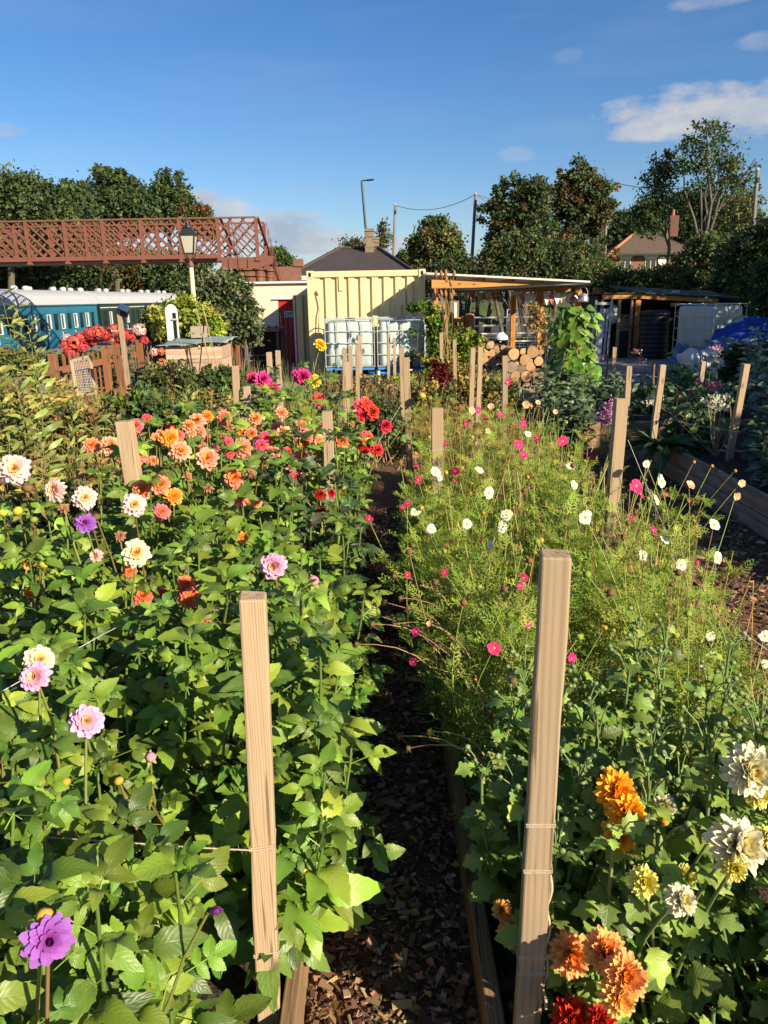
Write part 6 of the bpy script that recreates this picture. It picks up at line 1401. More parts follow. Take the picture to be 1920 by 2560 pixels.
def compound(parts, seed, col, name, **kw):
    """leaf of one or several leaflets: parts = (along, side angle, scale)"""
    VV = []; FF = []; UU = []; CC = []; n = 0; rr = random.Random(seed)
    for j, (al, ang, sc) in enumerate(parts):
        V, Fq, Uv = leaflet(seed=seed * 7 + j, **kw); a = R(ang); Rm = np.array(((math.cos(a), math.sin(a), 0), (-math.sin(a), math.cos(a), 0), (0, 0, 1)))
        roll = rr.uniform(-.35, .35); Rr = np.array(((math.cos(roll), 0, math.sin(roll)), (0, 1, 0), (-math.sin(roll), 0, math.cos(roll))))
        W = (V * sc) @ Rr.T @ Rm.T + np.array((0, al, -.06 * al)); VV.append(W); FF.append(Fq + n); UU.append(Uv); n += len(V); CC.append(np.repeat(np.array([col]) * rr.uniform(.9, 1.1), len(V), 0))
    # petiole
    pv = np.array([(-.012, -.28, .02), (.012, -.28, .02), (.012, .5 if len(parts) > 1 else .03, .0), (-.012, .5 if len(parts) > 1 else .03, .0)]); VV.append(pv); FF.append(np.array([(0, 1, 2, 3)]) + n); UU.append(np.full((4, 2), .5)); CC.append(np.repeat(np.array([col]) * 1.2, 4, 0))
    return np_mesh(name, np.concatenate(VV), np.concatenate(FF), col=np.concatenate(CC), uv=np.concatenate(UU), smooth=True, mat=m_leaf)
G1, G2, G3 = (.160, .255, .024), (.115, .207, .024), (.210, .300, .030)
P1, P3, P5 = [(0, 0, 1)], [(.42, 0, .72), (.30, -62, .56), (.30, 60, .56)], [(.52, 0, .6), (.40, -60, .5), (.40, 58, .5), (.12, -68, .42), (.12, 66, .42)]
LEAF = {}
def leafset(key, col_list, wid=.30, droop=(.15, .4, .7), serr=.10, kinds=(P1, P1, P3, P3, P5), nr=8, lobes=0, fold=.18):
    L = []; s = 0
    for kd in kinds:
        for dr in droop:
            s += 1; L.append(compound(kd, s + len(LEAF) * 50, col_list[s % len(col_list)], key + '_leaf', wid=wid, droop=dr, serr=serr, nr=nr, lobes=lobes, fold=fold))
    LEAF[key] = L; return L
leafset('dahlia', [G1, G2, G3, (.12, .20, .03)], wid=.275, kinds=(P1, P1, P3, P3, P3, P5), nr=12, serr=.055)
leafset('dahlia_dark', [(.035, .075, .022), (.05, .085, .025), (.07, .07, .028)], wid=.27, kinds=(P1, P3, P5))
leafset('chrys', [(.205, .305, .05), (.25, .34, .065), (.16, .255, .042)], wid=.40, kinds=(P1, P1), droop=(.1, .3, .6), nr=13, lobes=.22, serr=.07)
leafset('bean', [(.16, .30, .03), (.11, .23, .025), (.20, .33, .045)], wid=.42, kinds=(P1,), serr=0)
leafset('silver', [(.10, .145, .075), (.075, .12, .06)], wid=.2, kinds=(P1,), serr=.03, droop=(0, .2, .5))
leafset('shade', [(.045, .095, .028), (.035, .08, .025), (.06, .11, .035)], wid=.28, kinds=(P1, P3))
leafset('strap', [(.035, .085, .03), (.05, .11, .035)], wid=.11, kinds=(P1,), serr=.0, droop=(.25, .6, 1.0), fold=.5)
leafset('lance', [(.15, .21, .04), (.20, .25, .05), (.28, .27, .06)], wid=.12, kinds=(P1,), serr=.04, droop=(.1, .5))
leafset('lance_dry', [(.36, .22, .06), (.46, .32, .07), (.25, .15, .05), (.55, .36, .06)], wid=.12, kinds=(P1,), serr=.04, droop=(.3, .9))
leafset('variegated', [(.42, .46, .36), (.30, .38, .24), (.5, .52, .42)], wid=.3, kinds=(P1,), serr=.05)
leafset('golden', [(.24, .32, .05), (.33, .38, .07)], wid=.24, kinds=(P1,), serr=0)
def petal_tpl(wid=.3, cup=.12, nr=5, tip=.55, curl=0.0, notch=0.0):
    V = []; Fq = []; T = []
    for i in range(nr + 1):
        v = i / nr
        if tip > 1: w_ = wid * (.3 + .7 * math.sin(math.pi * .5 * min(1, v / .6))) * (1 - .45 * max(0, (v - .75) / .25) ** 2)
        else: w_ = wid * max(.05, math.sin(math.pi * (.07 + .865 * v ** .9))) ** .62
        z = -curl * v * v; yy = v
        V += [(-w_, yy - (0 if v < 1 else -notch * 0), z + cup * w_), (0, yy - (notch if v == 1 else 0) + (0 if notch else (.06 if v == 1 else 0)), z), (w_, yy, z + cup * w_)]; T += [v, v, v]
    for i in range(nr):
        for c in range(2): Fq.append((i * 3 + c, i * 3 + c + 1, (i + 1) * 3 + c + 1, (i + 1) * 3 + c))
    return np.array(V), np.array(Fq), np.array(T)
FL = {}
class FlowerKind:
    """rings of petals: (count, length, tilt above the flower's plane in degrees, width, curl, colour at base, colour at tip)"""
    def __init__(s, name, rings, disc=None, seed=0, cup=.25, notch=0.0, tip=.55, jitter=8):
        s.name = name; s.rings = []; s.mats = []; rr = random.Random(seed)
        for i, (cnt, ln, tilt, wd, curl, c0, c1) in enumerate(rings):
            V, Fq, T = petal_tpl(wd / ln if ln else wd, cup, tip=tip, curl=curl, notch=notch); V = V * ln
            C = np.array(c0)[None] * (1 - T[:, None]) + np.array(c1)[None] * T[:, None]
            me = np_mesh(name + '_petal', V, Fq, col=C, smooth=True, mat=m_petal); s.rings.append((V, Fq, C, me))
            for k in range(cnt):
                a = 2 * math.pi * (k + .5 * (i % 2)) / cnt + rr.uniform(-.12, .12); tl = R(tilt + rr.uniform(-jitter, jitter))
                M4 = Matrix.Rotation(a, 4, 'Z') @ Matrix.Translation((0, .03 * (1 if disc else .6), .012 * i)) @ Matrix.Rotation(tl, 4, 'X') @ Matrix.Rotation(rr.uniform(-.15, .15), 4, 'Y') @ Matrix.Scale(rr.uniform(.88, 1.1), 4)
                s.mats.append((i, M4))
        VV = []; FF = []; CC = []; n = 0
        for i, M4 in s.mats:
            V, Fq, C, _ = s.rings[i]; VV.append(xf(M4, V)); FF.append(Fq + n); CC.append(C * rr.uniform(.9, 1.08)); n += len(V)
        core = MB(); s.disc = disc
        # disc or heart, and green calyx behind
        b = MB(); r0 = disc[0] if disc else .05
        def dome(r, h, z0, n_=10, rows=4):
            v = []; f = []
            for i in range(rows + 1):
                p = math.pi / 2 * i / rows
                for k in range(n_): a = 2 * math.pi * k / n_; q = 1 + .08 * math.sin(7 * a + i * 2); v.append((r * math.cos(p) * math.cos(a) * q + 1e-4, r * math.cos(p) * math.sin(a) * q, z0 + h * math.sin(p)))
            for i in range(rows):
                for k in range(n_): f.append((i * n_ + k, i * n_ + (k + 1) % n_, (i + 1) * n_ + (k + 1) % n_, (i + 1) * n_ + k))
            return np.array(v), np.array(f)
        v1, f1 = dome(r0, (disc[1] if disc else .05), .0); c1 = np.repeat(np.array([disc[2] if disc else rings[-1][5]]), len(v1), 0)
        v2, f2 = dome(.13, -.10, .0); c2 = np.repeat(np.array([(.10, .16, .03)]), len(v2), 0)
        s.core = np_mesh(name + '_centre', np.concatenate([v1, v2]), np.concatenate([f1, f2 + len(v1)]), col=np.concatenate([c1, c2]), smooth=True, mat=m_petal)
        VV += [v1, v2]; FF += [f1 + n, f2 + n + len(v1)]; CC += [c1, c2]
        s.joined = np_mesh(name + '_flower', np.concatenate(VV), np.concatenate(FF), col=np.concatenate(CC).clip(0, 1), smooth=True, mat=m_petal)
        FL[name] = s
def deca(name, outer, mid, inner, heart, seed, n=(13, 13, 11, 9, 6), wd=.15, L=.5, jitter=8):
    FlowerKind(name, [(n[0], L, -12, wd, .10, mid, outer), (n[1], L * .9, 10, wd, .06, mid, outer), (n[2], L * .72, 30, wd * .9, -.05, inner, mid), (n[3], L * .52, 52, wd * .75, -.1, heart, inner), (n[4], L * .34, 72, wd * .55, -.1, heart, heart)], seed=seed, cup=.5, jitter=jitter)
CORAL, SALM, ORNG = (.80, .23, .13), (.84, .32, .19), (.86, .30, .05)
deca('coral', SALM, CORAL, ORNG, (.95, .42, .03), 1); deca('salmon', (.86, .40, .27), SALM, (.95, .38, .08), (.95, .5, .05), 2); deca('orange', (.95, .36, .08), (.93, .30, .04), (.9, .3, .02), (.95, .45, .02), 3)
deca('coralred', (.80, .16, .10), (.85, .20, .10), (.80, .22, .05), (.8, .25, .03), 4); deca('rosecoral', (.85, .20, .22), (.88, .24, .16), (.9, .33, .08), (.95, .45, .05), 5)
deca('magenta', (.62, .055, .22), (.60, .04, .17), (.5, .03, .12), (.4, .02, .08), 6, wd=.12); deca('hotpink', (.80, .08, .24), (.78, .06, .16), (.8, .2, .05), (.8, .3, .03), 7)
deca('red', (.72, .045, .075), (.66, .03, .05), (.6, .03, .03), (.5, .02, .02), 8); deca('deepred', (.45, .01, .012), (.42, .01, .01), (.35, .01, .01), (.3, .01, .01), 9)
deca('blush', (.80, .54, .52), (.82, .58, .50), (.85, .58, .36), (.8, .55, .1), 10, wd=.13, L=.52); deca('cream', (.84, .74, .48), (.9, .72, .42), (.85, .6, .3), (.85, .6, .15), 11)
deca('pink', (.78, .42, .62), (.76, .38, .56), (.80, .48, .45), (.8, .6, .2), 12); deca('amber', (.95, .50, .05), (.95, .45, .03), (.9, .4, .02), (.9, .4, .02), 13)
FlowerKind('purple', [(10, .52, -6, .165, .04, (.20, .04, .30), (.34, .13, .50)), (10, .46, 8, .15, .03, (.19, .03, .28), (.33, .12, .48)), (9, .38, 18, .11, .05, (.2, .03, .26), (.36, .12, .5)), (7, .28, 36, .09, -.1, (.2, .02, .2), (.36, .1, .46)), (6, .2, 70, .08, -.2, (.12, .01, .1), (.22, .03, .22))], disc=(.07, .1, (.13, .01, .08)), seed=14, cup=.2, tip=.2)
FlowerKind('halfpurple', [(12, .52, 62, .12, -.35, (.40, .10, .45), (.52, .14, .52)), (10, .46, 72, .10, -.35, (.4, .1, .4), (.55, .2, .55)), (8, .36, 80, .08, -.3, (.42, .1, .36), (.5, .2, .5))], seed=15, cup=.4, jitter=5)
W1 = (.74, .73, .63)
FlowerKind('cosmos_white', [(8, .5, 6, .185, .05, (.72, .68, .42), W1)], disc=(.13, .09, (.75, .45, .02)), seed=16, cup=.15, notch=.03, tip=1.6, jitter=9)
FlowerKind('cosmos_pink', [(8, .5, 10, .19, .05, (.55, .04, .16), (.66, .03, .22))], disc=(.12, .09, (.75, .4, .03)), seed=17, cup=.15, notch=.03, tip=1.6, jitter=9)
FlowerKind('cosmos_wine', [(8, .46, 16, .18, .06, (.35, .015, .06), (.42, .02, .10))], disc=(.12, .09, (.7, .35, .03)), seed=18, cup=.2, notch=.03, tip=1.6, jitter=14)
FlowerKind('cosmos_peach', [(7, .45, 28, .18, .04, (.75, .48, .22), (.85, .52, .36))], disc=(.13, .1, (.75, .42, .03)), seed=19, cup=.3, notch=.02, tip=1.4, jitter=12)
FlowerKind('seedhead', [(6, .2, 40, .07, .0, (.28, .22, .05), (.5, .32, .08))], disc=(.22, .2, (.60, .30, .02)), seed=20, cup=.3)
def mum(name, outer, mid, inner, seed, curl=-.3, wd=.088):
    FlowerKind(name, [(22, .5, -26, wd, .12, mid, outer), (24, .5, -6, wd, .0, mid, outer), (22, .46, 12, wd, -.12, mid, outer), (20, .42, 30, wd, curl, mid, outer), (16, .34, 48, wd * .9, curl, inner, mid), (10, .22, 68, wd * .8, curl, inner, inner), (7, .15, 80, wd * .7, curl, inner, inner)], seed=seed, cup=.8, jitter=9)
mum('mum_orange', (.95, .48, .17), (.95, .43, .10), (.92, .36, .05), 21); mum('mum_gold', (.97, .50, .035), (.96, .44, .02), (.92, .38, .015), 22); mum('mum_amber', (.92, .56, .16), (.90, .50, .11), (.86, .42, .07), 23)
mum('mum_red', (.65, .05, .02), (.6, .04, .015), (.5, .03, .01), 24); mum('mum_white', (.80, .76, .56), (.79, .72, .42), (.78, .66, .18), 25, wd=.105); mum('mum_yellow', (.82, .76, .22), (.78, .70, .12), (.72, .60, .05), 26)
FlowerKind('wilted', [(11, .42, -50, .10, .25, (.25, .12, .05), (.34, .18, .08)), (9, .36, -20, .09, .3, (.3, .14, .06), (.42, .22, .12)), (8, .26, 30, .08, .1, (.3, .13, .05), (.5, .25, .12))], seed=31, cup=.8, jitter=25)
def bud_mesh(name, c_body, c_sep, seed):
    V = []; Fq = []; C = []; n = 9
    prof = [(.04, -.3), (.30, -.24), (.42, -.05), (.40, .14), (.26, .3), (.03, .36)]
    for i, (r, z) in enumerate(prof):
        for k in range(n): a = 2 * math.pi * k / n; q = 1 + .05 * (-1) ** k; V.append((r * q * math.cos(a), r * q * math.sin(a), z)); f = i / 5; C.append([c_sep[j] * (1 - f) + c_body[j] * f for j in range(3)])
    for i in range(5):
        for k in range(n): Fq.append((i * n + k, i * n + (k + 1) % n, (i + 1) * n + (k + 1) % n, (i + 1) * n + k))
    for k in range(6):
        a = 2 * math.pi * k / 6; b = len(V); ca, sa = math.cos(a), math.sin(a)
        for r, z, w_ in ((.12, -.28, .12), (.45, -.22, .14), (.70, -.30, .03)):
            for s_ in (-1, 1): V.append((r * ca - s_ * w_ * sa, r * sa + s_ * w_ * ca, z)); C.append(c_sep)
        Fq += [(b, b + 1, b + 3, b + 2), (b + 2, b + 3, b + 5, b + 4)]
    return np_mesh(name, V, Fq, col=np.array(C), smooth=True, mat=m_petal)
BUD = {'green': bud_mesh('bud', (.32, .42, .05), (.14, .22, .04), 1), 'yellow': bud_mesh('bud', (.80, .60, .05), (.22, .30, .05), 2), 'pink': bud_mesh('bud', (.70, .28, .42), (.30, .34, .08), 3), 'mum': bud_mesh('bud', (.34, .42, .16), (.12, .20, .06), 4), 'brown': bud_mesh('bud', (.22, .11, .05), (.2, .14, .06), 5), 'orangebud': bud_mesh('bud', (.75, .38, .06), (.25, .32, .05), 6)}
COUNT = {'leaf': 0, 'petal': 0}
def orient(pos, face, size, spin=0.0):
    z = Vector(face).normalized(); q = z.to_track_quat('Z', 'Y').to_matrix().to_4x4()
    return Matrix.Translation(pos) @ q @ Matrix.Rotation(spin, 4, 'Z') @ Matrix.Scale(size, 4)
def add_flower(t, pos, kind, size, face, rr, split=False, label=None):
    base = WORLD[t.name]; M4 = orient(Vector(pos) - base, face, size, rr.uniform(0, 6)); k = FL.get(kind)
    if k is None:
        o = put('bud', BUD[kind], t, M=M4); return o
    if not split: o = put('flower', k.joined, t, M=M4)
    else:
        o = put('flower', k.core, t, M=M4)
        for i, pm in k.mats: put('petal', k.rings[i][3], o, M=pm); COUNT['petal'] += 1
    if label: o['label'] = label
    return o
def curve_pts(a, b, bow, n=6):
    a, b, bow = Vector(a), Vector(b), Vector(bow); return [a.lerp(b, k / n) + bow * math.sin(math.pi * k / n) for k in range(n + 1)]
def stem_obj(t, pts, r0, r1, col, name='stem', n=5):
    mb = MB().tube([p - WORLD[t.name] for p in pts], [r0 + (r1 - r0) * i / (len(pts) - 1) for i in range(len(pts))], n, cap=False)
    me = mb.mesh(name, m_stem, True); a = me.color_attributes.new('Col', 'FLOAT_COLOR', 'POINT'); a.data.foreach_set('color', np.tile(np.array((*col, 1), np.float32), len(me.vertices)))
    return put(name, me, t)
def put_leaf(t, key, pos, d, nrm, size, rr, name='leaf'):
    if key == 'dahlia' and pos[0] > -.36 + .2 * max(0, pos[1] - 1.0) and pos[1] < 1.34: return None
    if key == 'chrys' and pos[0] < .38 and pos[1] < 1.24: return None
    d = Vector(d).normalized(); x = d.cross(Vector(nrm))
    if x.length < .05: x = d.cross(Vector((1, .3, .2)))
    x.normalize(); z = x.cross(d); M4 = Matrix((x, d, z)).transposed().to_4x4() @ Matrix.Scale(size, 4); M4.translation = Vector(pos) - WORLD[t.name]
    COUNT['leaf'] += 1
    return put(name, rr.choice(LEAF[key]), t, M=M4)
def leafy_stem(t, pts, key, rr, s0, s1, f0=.12, f1=1.0, step=.11, elev=.45, outward=None, stemcol=(.10, .16, .03), r0=.007, r1=.0035, prob=1.0, per=2):
    stem_obj(t, pts, r0, r1, stemcol)
    L = sum((pts[i + 1] - pts[i]).length for i in range(len(pts) - 1)); nn = max(1, int(L * (f1 - f0) / step)); phi = rr.uniform(0, 6.28)
    for k in range(nn + 1):
        f = f0 + (f1 - f0) * k / max(nn, 1); q = f * (len(pts) - 1); i = min(int(q), len(pts) - 2); p = pts[i].lerp(pts[i + 1], q - i); ax = (pts[i + 1] - pts[i]).normalized()
        phi += R(90) + rr.uniform(-.4, .4); s = s0 + (s1 - s0) * f
        for j in range(per):
            if rr.random() > prob: continue
            a = phi + j * 2 * math.pi / per + rr.uniform(-.35, .35); h = Vector((math.cos(a), math.sin(a), 0)); h = (h - ax * h.dot(ax)).normalized()
            d = h + ax * (elev + rr.uniform(-.35, .35)) + Vector((0, 0, rr.uniform(-.25, .15))); sz = s * rr.uniform(.6, 1.3)
            nrm = Vector((rr.uniform(-.4, .4) + .48, rr.uniform(-.4, .4) - .52, .85))
            put_leaf(t, key, p + h * .26 * sz, d, nrm, sz, rr)
FACE = (.30, -.78, .45)
def face_r(rr, j=.35, up=0.0): return (FACE[0] + rr.uniform(-j, j), FACE[1] + rr.uniform(-j, j), FACE[2] + up + rr.uniform(-j, j))

# ------------------------------------------------------------------ the dahlias
# flowers: x, y in the photograph, ground distance, kind, size across in m, facing (None: towards the sun), split into single petals
DF = [
 # coral group round the middle stake
 (277, 1114, 3.3, 'salmon', .105, 1), (229, 1113, 3.35, 'coral', .095, 1), (351, 1140, 3.3, 'rosecoral', .085, 1), (425, 1096, 3.3, 'orange', .11, 1), (452, 1128, 3.25, 'salmon', .115, 1), (518, 1146, 3.1, 'salmon', .115, 1), (492, 1053, 4.0, 'salmon', .115, 0), (430, 1059, 4.0, 'hotpink', .11, 0),
 (400, 1212, 2.9, 'coral', .10, 1), (435, 1240, 2.9, 'orange', .09, 1), (355, 1224, 2.9, 'coral', .10, 1), (586, 1195, 3.0, 'coral', .105, 1), (608, 1120, 3.4, 'rosecoral', .11, 1), (648, 1157, 3.5, 'coral', .095, 1), (652, 1113, 3.9, 'hotpink', .08, 0), (561, 1044, 4.2, 'coral', .11, 0), (638, 1047, 4.3, 'coral', .10, 0),
 (704, 1032, 4.5, 'salmon', .10, 0), (694, 1070, 4.3, 'rosecoral', .10, 0), (708, 1084, 4.2, 'salmon', .115, 0), (755, 1064, 4.4, 'rosecoral', .10, 0), (758, 1105, 4.2, 'orange', .10, 0), (756, 1146, 4.0, 'rosecoral', .12, 0), (798, 1125, 4.2, 'orange', .09, 0), (853, 1103, 4.3, 'coralred', .115, 0), (405, 1279, 2.7, 'rosecoral', .075, 1), (601, 1244, 2.9, 'rosecoral', .09, 1), (643, 1258, 2.9, 'coral', .05, 0),
 (339, 1065, 3.9, 'rosecoral', .095, 0), (368, 1047, 4.3, 'hotpink', .075, 0), (627, 1085, 4.1, 'coral', .095, 0), (668, 1100, 4.1, 'orange', .09, 0), (720, 1130, 4.0, 'coralred', .08, 0), (730, 1160, 3.9, 'rosecoral', .10, 0), (535, 1120, 3.7, 'hotpink', .06, 0), (575, 1135, 3.6, 'hotpink', .06, 0), (690, 1130, 4.0, 'coral', .07, 0), (777, 1075, 4.5, 'hotpink', .07, 0), (478, 1080, 3.8, 'coral', .07, 0),
 # magenta, red ones further back
 (657, 949, 6.3, 'magenta', .17, 0), (683, 972, 6.1, 'magenta', .14, 0), (757, 943, 6.3, 'magenta', .17, 0), (788, 953, 6.2, 'amber', .12, 0), (795, 998, 5.8, 'hotpink', .13, 0), (802, 862, 7.0, 'amber', .14, 0), (632, 945, 6.4, 'magenta', .12, 0), (740, 935, 6.4, 'magenta', .1, 0),
 (920, 1016, 5.6, 'red', .13, 0), (932, 1030, 5.4, 'red', .13, 0), (898, 1015, 5.6, 'hotpink', .11, 0), (912, 1000, 5.7, 'rosecoral', .08, 0), (964, 1065, 4.9, 'red', .115, 0), (918, 1094, 4.6, 'coralred', .11, 0), (914, 1115, 4.5, 'red', .115, 0), (944, 1125, 4.4, 'red', .09, 0), (905, 1038, 5.4, 'red', .1, 0),
 (800, 1236, 3.6, 'deepred', .07, 0), (829, 1232, 3.6, 'deepred', .055, 0), (800, 1275, 3.5, 'deepred', .06, 0), (606, 1343, 2.7, 'orange', .055, 1),
 # pale ones at the left, near
 (36, 1173, 2.5, 'blush', .115, 1), (138, 1225, 2.4, 'blush', .085, 1), (212, 1245, 2.35, 'blush', .085, 1), (335, 1262, 2.35, 'blush', .085, 1), (214, 1308, 2.2, 'purple', .07, 1), (72, 1395, 2.2, 'orange', .075, 1), (340, 1383, 2.1, 'cream', .095, 1), (467, 1460, 2.2, 'coralred', .07, 1), (475, 1494, 2.15, 'coralred', .07, 1), (358, 1490, 2.2, 'coralred', .07, 1), (515, 1535, 2.05, 'coralred', .055, 1), (410, 1488, 2.3, 'red', .05, 1), (324, 1428, 2.2, 'coralred', .05, 1), (75, 1483, 2.2, 'orange', .04, 0), (240, 1390, 2.2, 'blush', .05, 1),
 (682, 1415, 2.25, 'pink', .095, 1), (784, 1452, 2.1, 'pink', .045, 2), (98, 1650, 1.45, 'cream', .072, 1), (87, 1692, 1.38, 'pink', .068, 1), (216, 1802, 1.28, 'pink', .07, 1), (243, 1703, 1.7, 'pink', .028, 3), (377, 1893, 1.42, 'pink', .03, 3), (122, 2350, .78, 'purple', .066, 1), (524, 2278, .98, 'halfpurple', .05, 4), (146, 1835, 1.6, 'pink', .022, 3)]
for q in ((300, 1150, 3.2), (470, 1190, 3.0), (560, 1090, 3.8), (625, 1180, 3.3), (735, 1095, 4.1), (665, 1065, 4.3), (520, 1220, 2.9), (800, 1160, 3.9), (880, 1060, 4.8), (160, 1270, 2.3), (300, 1340, 2.2), (440, 1700, 1.8), (190, 2170, 1.2)): DF.append((*q, 'wilted', .075 if q[2] > 2.5 else .06, 0))
rq = random.Random(77)
for k in range(34):
    cx, cy, Y = rq.choice([(450, 1090, 3.7), (640, 1100, 3.9), (700, 1150, 3.8), (560, 1060, 4.2), (740, 1080, 4.3), (330, 1120, 3.5)]); DF.append((cx + rq.uniform(-70, 70), cy + rq.uniform(-35, 45), Y + rq.uniform(-.2, .3), rq.choice(['coral', 'orange', 'rosecoral', 'salmon', 'coralred', 'hotpink', 'wilted']), rq.uniform(.055, .09), 0))
DB = [(8, 1283, 2.5, 'yellow', .035), (45, 1278, 2.45, 'yellow', .04), (110, 1412, 2.2, 'yellow', .035), (165, 1955, 1.4, 'orangebud', .024), (297, 1953, 1.4, 'orangebud', .024), (375, 1952, 1.38, 'green', .03), (370, 1998, 1.36, 'orangebud', .022), (107, 1945, 1.4, 'green', .022), (763, 2178, 1.45, 'yellow', .026), (112, 2290, .80, 'orangebud', .026), (575, 1625, 2.0, 'yellow', .025), (0, 1885, 1.5, 'green', .03), (840, 1217, 3.7, 'yellow', .04), (857, 1218, 3.7, 'yellow', .04), (755, 1378, 2.4, 'green', .03), (808, 1680, 1.9, 'green', .03), (85, 1300, 2.4, 'green', .03), (490, 2250, 1.15, 'green', .02), (450, 2255, 1.15, 'green', .016), (1055, 990, 6.0, 'yellow', .07), (470, 1400, 2.3, 'green', .03), (240, 1294, 2.3, 'brown', .035), (70, 1220, 2.5, 'brown', .04), (180, 2165, 1.25, 'brown', .035)]
bases = [(-.50, .74), (-.55, 1.10), (-.48, 1.62), (-.30, 1.62), (-.80, 1.55), (-1.08, 1.42), (-.40, 1.95), (-.78, 2.0), (-1.12, 1.95), (-.33, 2.4), (-.82, 2.45), (-1.13, 2.5),
         (-.33, 2.9), (-.82, 2.95), (-1.14, 3.0), (-.33, 3.4), (-.80, 3.45), (-1.14, 3.5), (-.37, 3.95), (-.82, 4.0), (-1.13, 4.05), (-.36, 4.5), (-.82, 4.55), (-1.1, 4.7), (-.40, 5.1), (-.80, 5.2), (-.38, 5.7), (-.85, 5.9), (-.42, 6.4), (-.9, 6.6)]
dl = ['broad-leaved dahlia at the bottom edge beside the bark path', 'lush dahlia spilling over the path in front of the large pale stake', 'dahlia carrying the big violet bloom in the bottom corner', 'dahlia with large light green leaves immediately right of the front stake', 'dahlia with round pink bud in front of the hairy twine', 'dahlia with pale pink shaggy blooms at the left edge',
      'leafy dahlia with a pink bud standing behind the front stake', 'dahlia with small coral-red blooms left of the front stake', 'dahlia with an orange bloom by the two-board bed corner', 'dahlia with a torn pink bloom near the path stake', 'dahlia with the cream bloom and large pointed leaves', 'dahlia with tall pale stems and blush-white blooms at the left',
      'leafy dahlia with orange side bloom by the path stake', 'dahlia with small coral blooms below the main coral group', 'dahlia with orange blooms around the tilted stake', 'dark-leaved dahlia with deep red blooms beside the path stake', 'dahlia with open salmon blooms left of the path stake', 'dahlia with two salmon blooms left of the tilted stake',
      'coral dahlia right behind the path stake', 'coral dahlia in the thick of the coral group', 'coral and pink dahlia right of the tilted stake', 'dahlia with crimson pompons at the path side', 'salmon dahlia at the back of the coral group', 'pink-tinged dahlia at the back left of the coral group', 'dahlia with a cluster of pinkish-red blooms beyond the coral group', 'leafy dahlia between the coral and the magenta blooms', 'dahlia with red-pink blooms in front of the first tank', 'dahlia with clustered magenta blooms by the worn stake', 'bronze-leaved dahlia with amber blooms before the container', 'tall bronze-leaved dahlia with magenta blooms near the bench']
rr = random.Random(11); plants = []
for i, (x, y) in enumerate(bases):
    t = empty('dahlia_plant', (x, y, .1), 0, dl[i], 'dahlia', 'dahlias in the left-hand bed'); plants.append(t)
near = lambda p: min(range(len(bases)), key=lambda i: (bases[i][0] - p.x) ** 2 + (bases[i][1] - p.y) ** 2)
tops = {i: [] for i in range(len(bases))}
for px, py, Y, kind, size, mode in DF:
    p = U(px, py, Y); i = near(p); tops[i].append((p, kind, size * (.80 if 2.6 < Y < 5 else .87), mode))
for px, py, Y, kind, size in DB:
    p = U(px, py, Y); i = near(p); tops[i].append((p, kind, size, 9))
for i, (x, y) in enumerate(bases):
    t = plants[i]; b = Vector((x, y, .1)); key = 'dahlia_dark' if i in (15, 28, 29) else 'dahlia'; far = y > 3.2
    hh = .80 if y < 1.7 else .90 if y < 2.6 else 1.0 if y < 4.4 else 1.02
    if i in (28, 29): hh = 1.15
    for (p, kind, size, mode) in tops[i]:
        q = b + Vector((rr.uniform(-.06, .06), rr.uniform(-.06, .06), 0)); face = face_r(rr)
        if kind == 'blush': face = (.5 * rr.uniform(-1, 1), -.75, .3)
        if mode == 2 or mode == 3: face = (.5, -.5, .6)
        if mode == 4: face = (.75, -.45, .5)
        if kind == 'purple' and size > .075: face = (.05, -.85, .5)
        if mode == 9: face = (rr.uniform(-.5, .5), rr.uniform(-.5, .3), .8)
        fz = Vector(face).normalized(); end = Vector(p) - fz * size * (.06 if mode != 9 else .2)
        pts = curve_pts(q, end, (rr.uniform(-.04, .04), rr.uniform(-.03, .03), 0), 7); pts[-2] = pts[-2] - fz * size * .3
        Lp = p.z - .1; f1 = max(.3, min(.78, (hh * .92) / max(Lp, .3)))
        leafy_stem(t, pts, key, rr, .115 if not far else .12, .06, .18, f1, .095 if not far else .13, r0=.0065 if y > 1.2 else .0045, r1=.0026, stemcol=rr.choice([(.13, .17, .035), (.20, .22, .05), (.16, .10, .04)]))
        if kind == 'pink' and mode == 3: put('bud', BUD['pink'], t, M=orient(Vector(p) - WORLD[t.name], face, size, 0))
        elif mode == 2: put('bud', BUD['pink'], t, M=orient(Vector(p) - WORLD[t.name], face, size, 0))
        else: add_flower(t, p, kind, size, face, rr, split=(mode in (1, 4) and size > .06))
    # leafy side shoots filling the clump
    nsh = (17 if y < 2.7 else 13 if y < 4.2 else 10)
    for k in range(nsh):
        a = rr.uniform(0, 6.28); rad = rr.uniform(.05, .27) if y > 1.1 else rr.uniform(.05, .24); h = hh * rr.uniform(.5, 1.06)
        e = b + Vector((math.cos(a) * rad + .03, math.sin(a) * rad, h - .1)); q = b + Vector((math.cos(a) * .04, math.sin(a) * .04, 0))
        big = .125 if y < 1.7 else .12 if y < 3 else .12
        leafy_stem(t, curve_pts(q, e, (math.cos(a) * .05, math.sin(a) * .05, .02), 6), key, rr, big, .068, .22, 1.0, .082 if not far else .115, r0=.006, r1=.003)
        for j in range(3): put_leaf(t, key, e, (math.cos(a + j * 2.1), math.sin(a + j * 2.1), .9), (.3, -.4, 1), .075 * rr.uniform(.7, 1.2), rr)
    # low skirt of big leaves
    for k in range(12 if y < 2.7 else 7):
        a = rr.uniform(0, 6.28); rad = rr.uniform(.08, .28); z = rr.uniform(.12, .45)
        put_leaf(t, key, b + Vector((math.cos(a) * rad, math.sin(a) * rad, z)), (math.cos(a), math.sin(a), rr.uniform(-.2, .4)), (.2, -.3, 1), rr.uniform(.10, .16), rr)
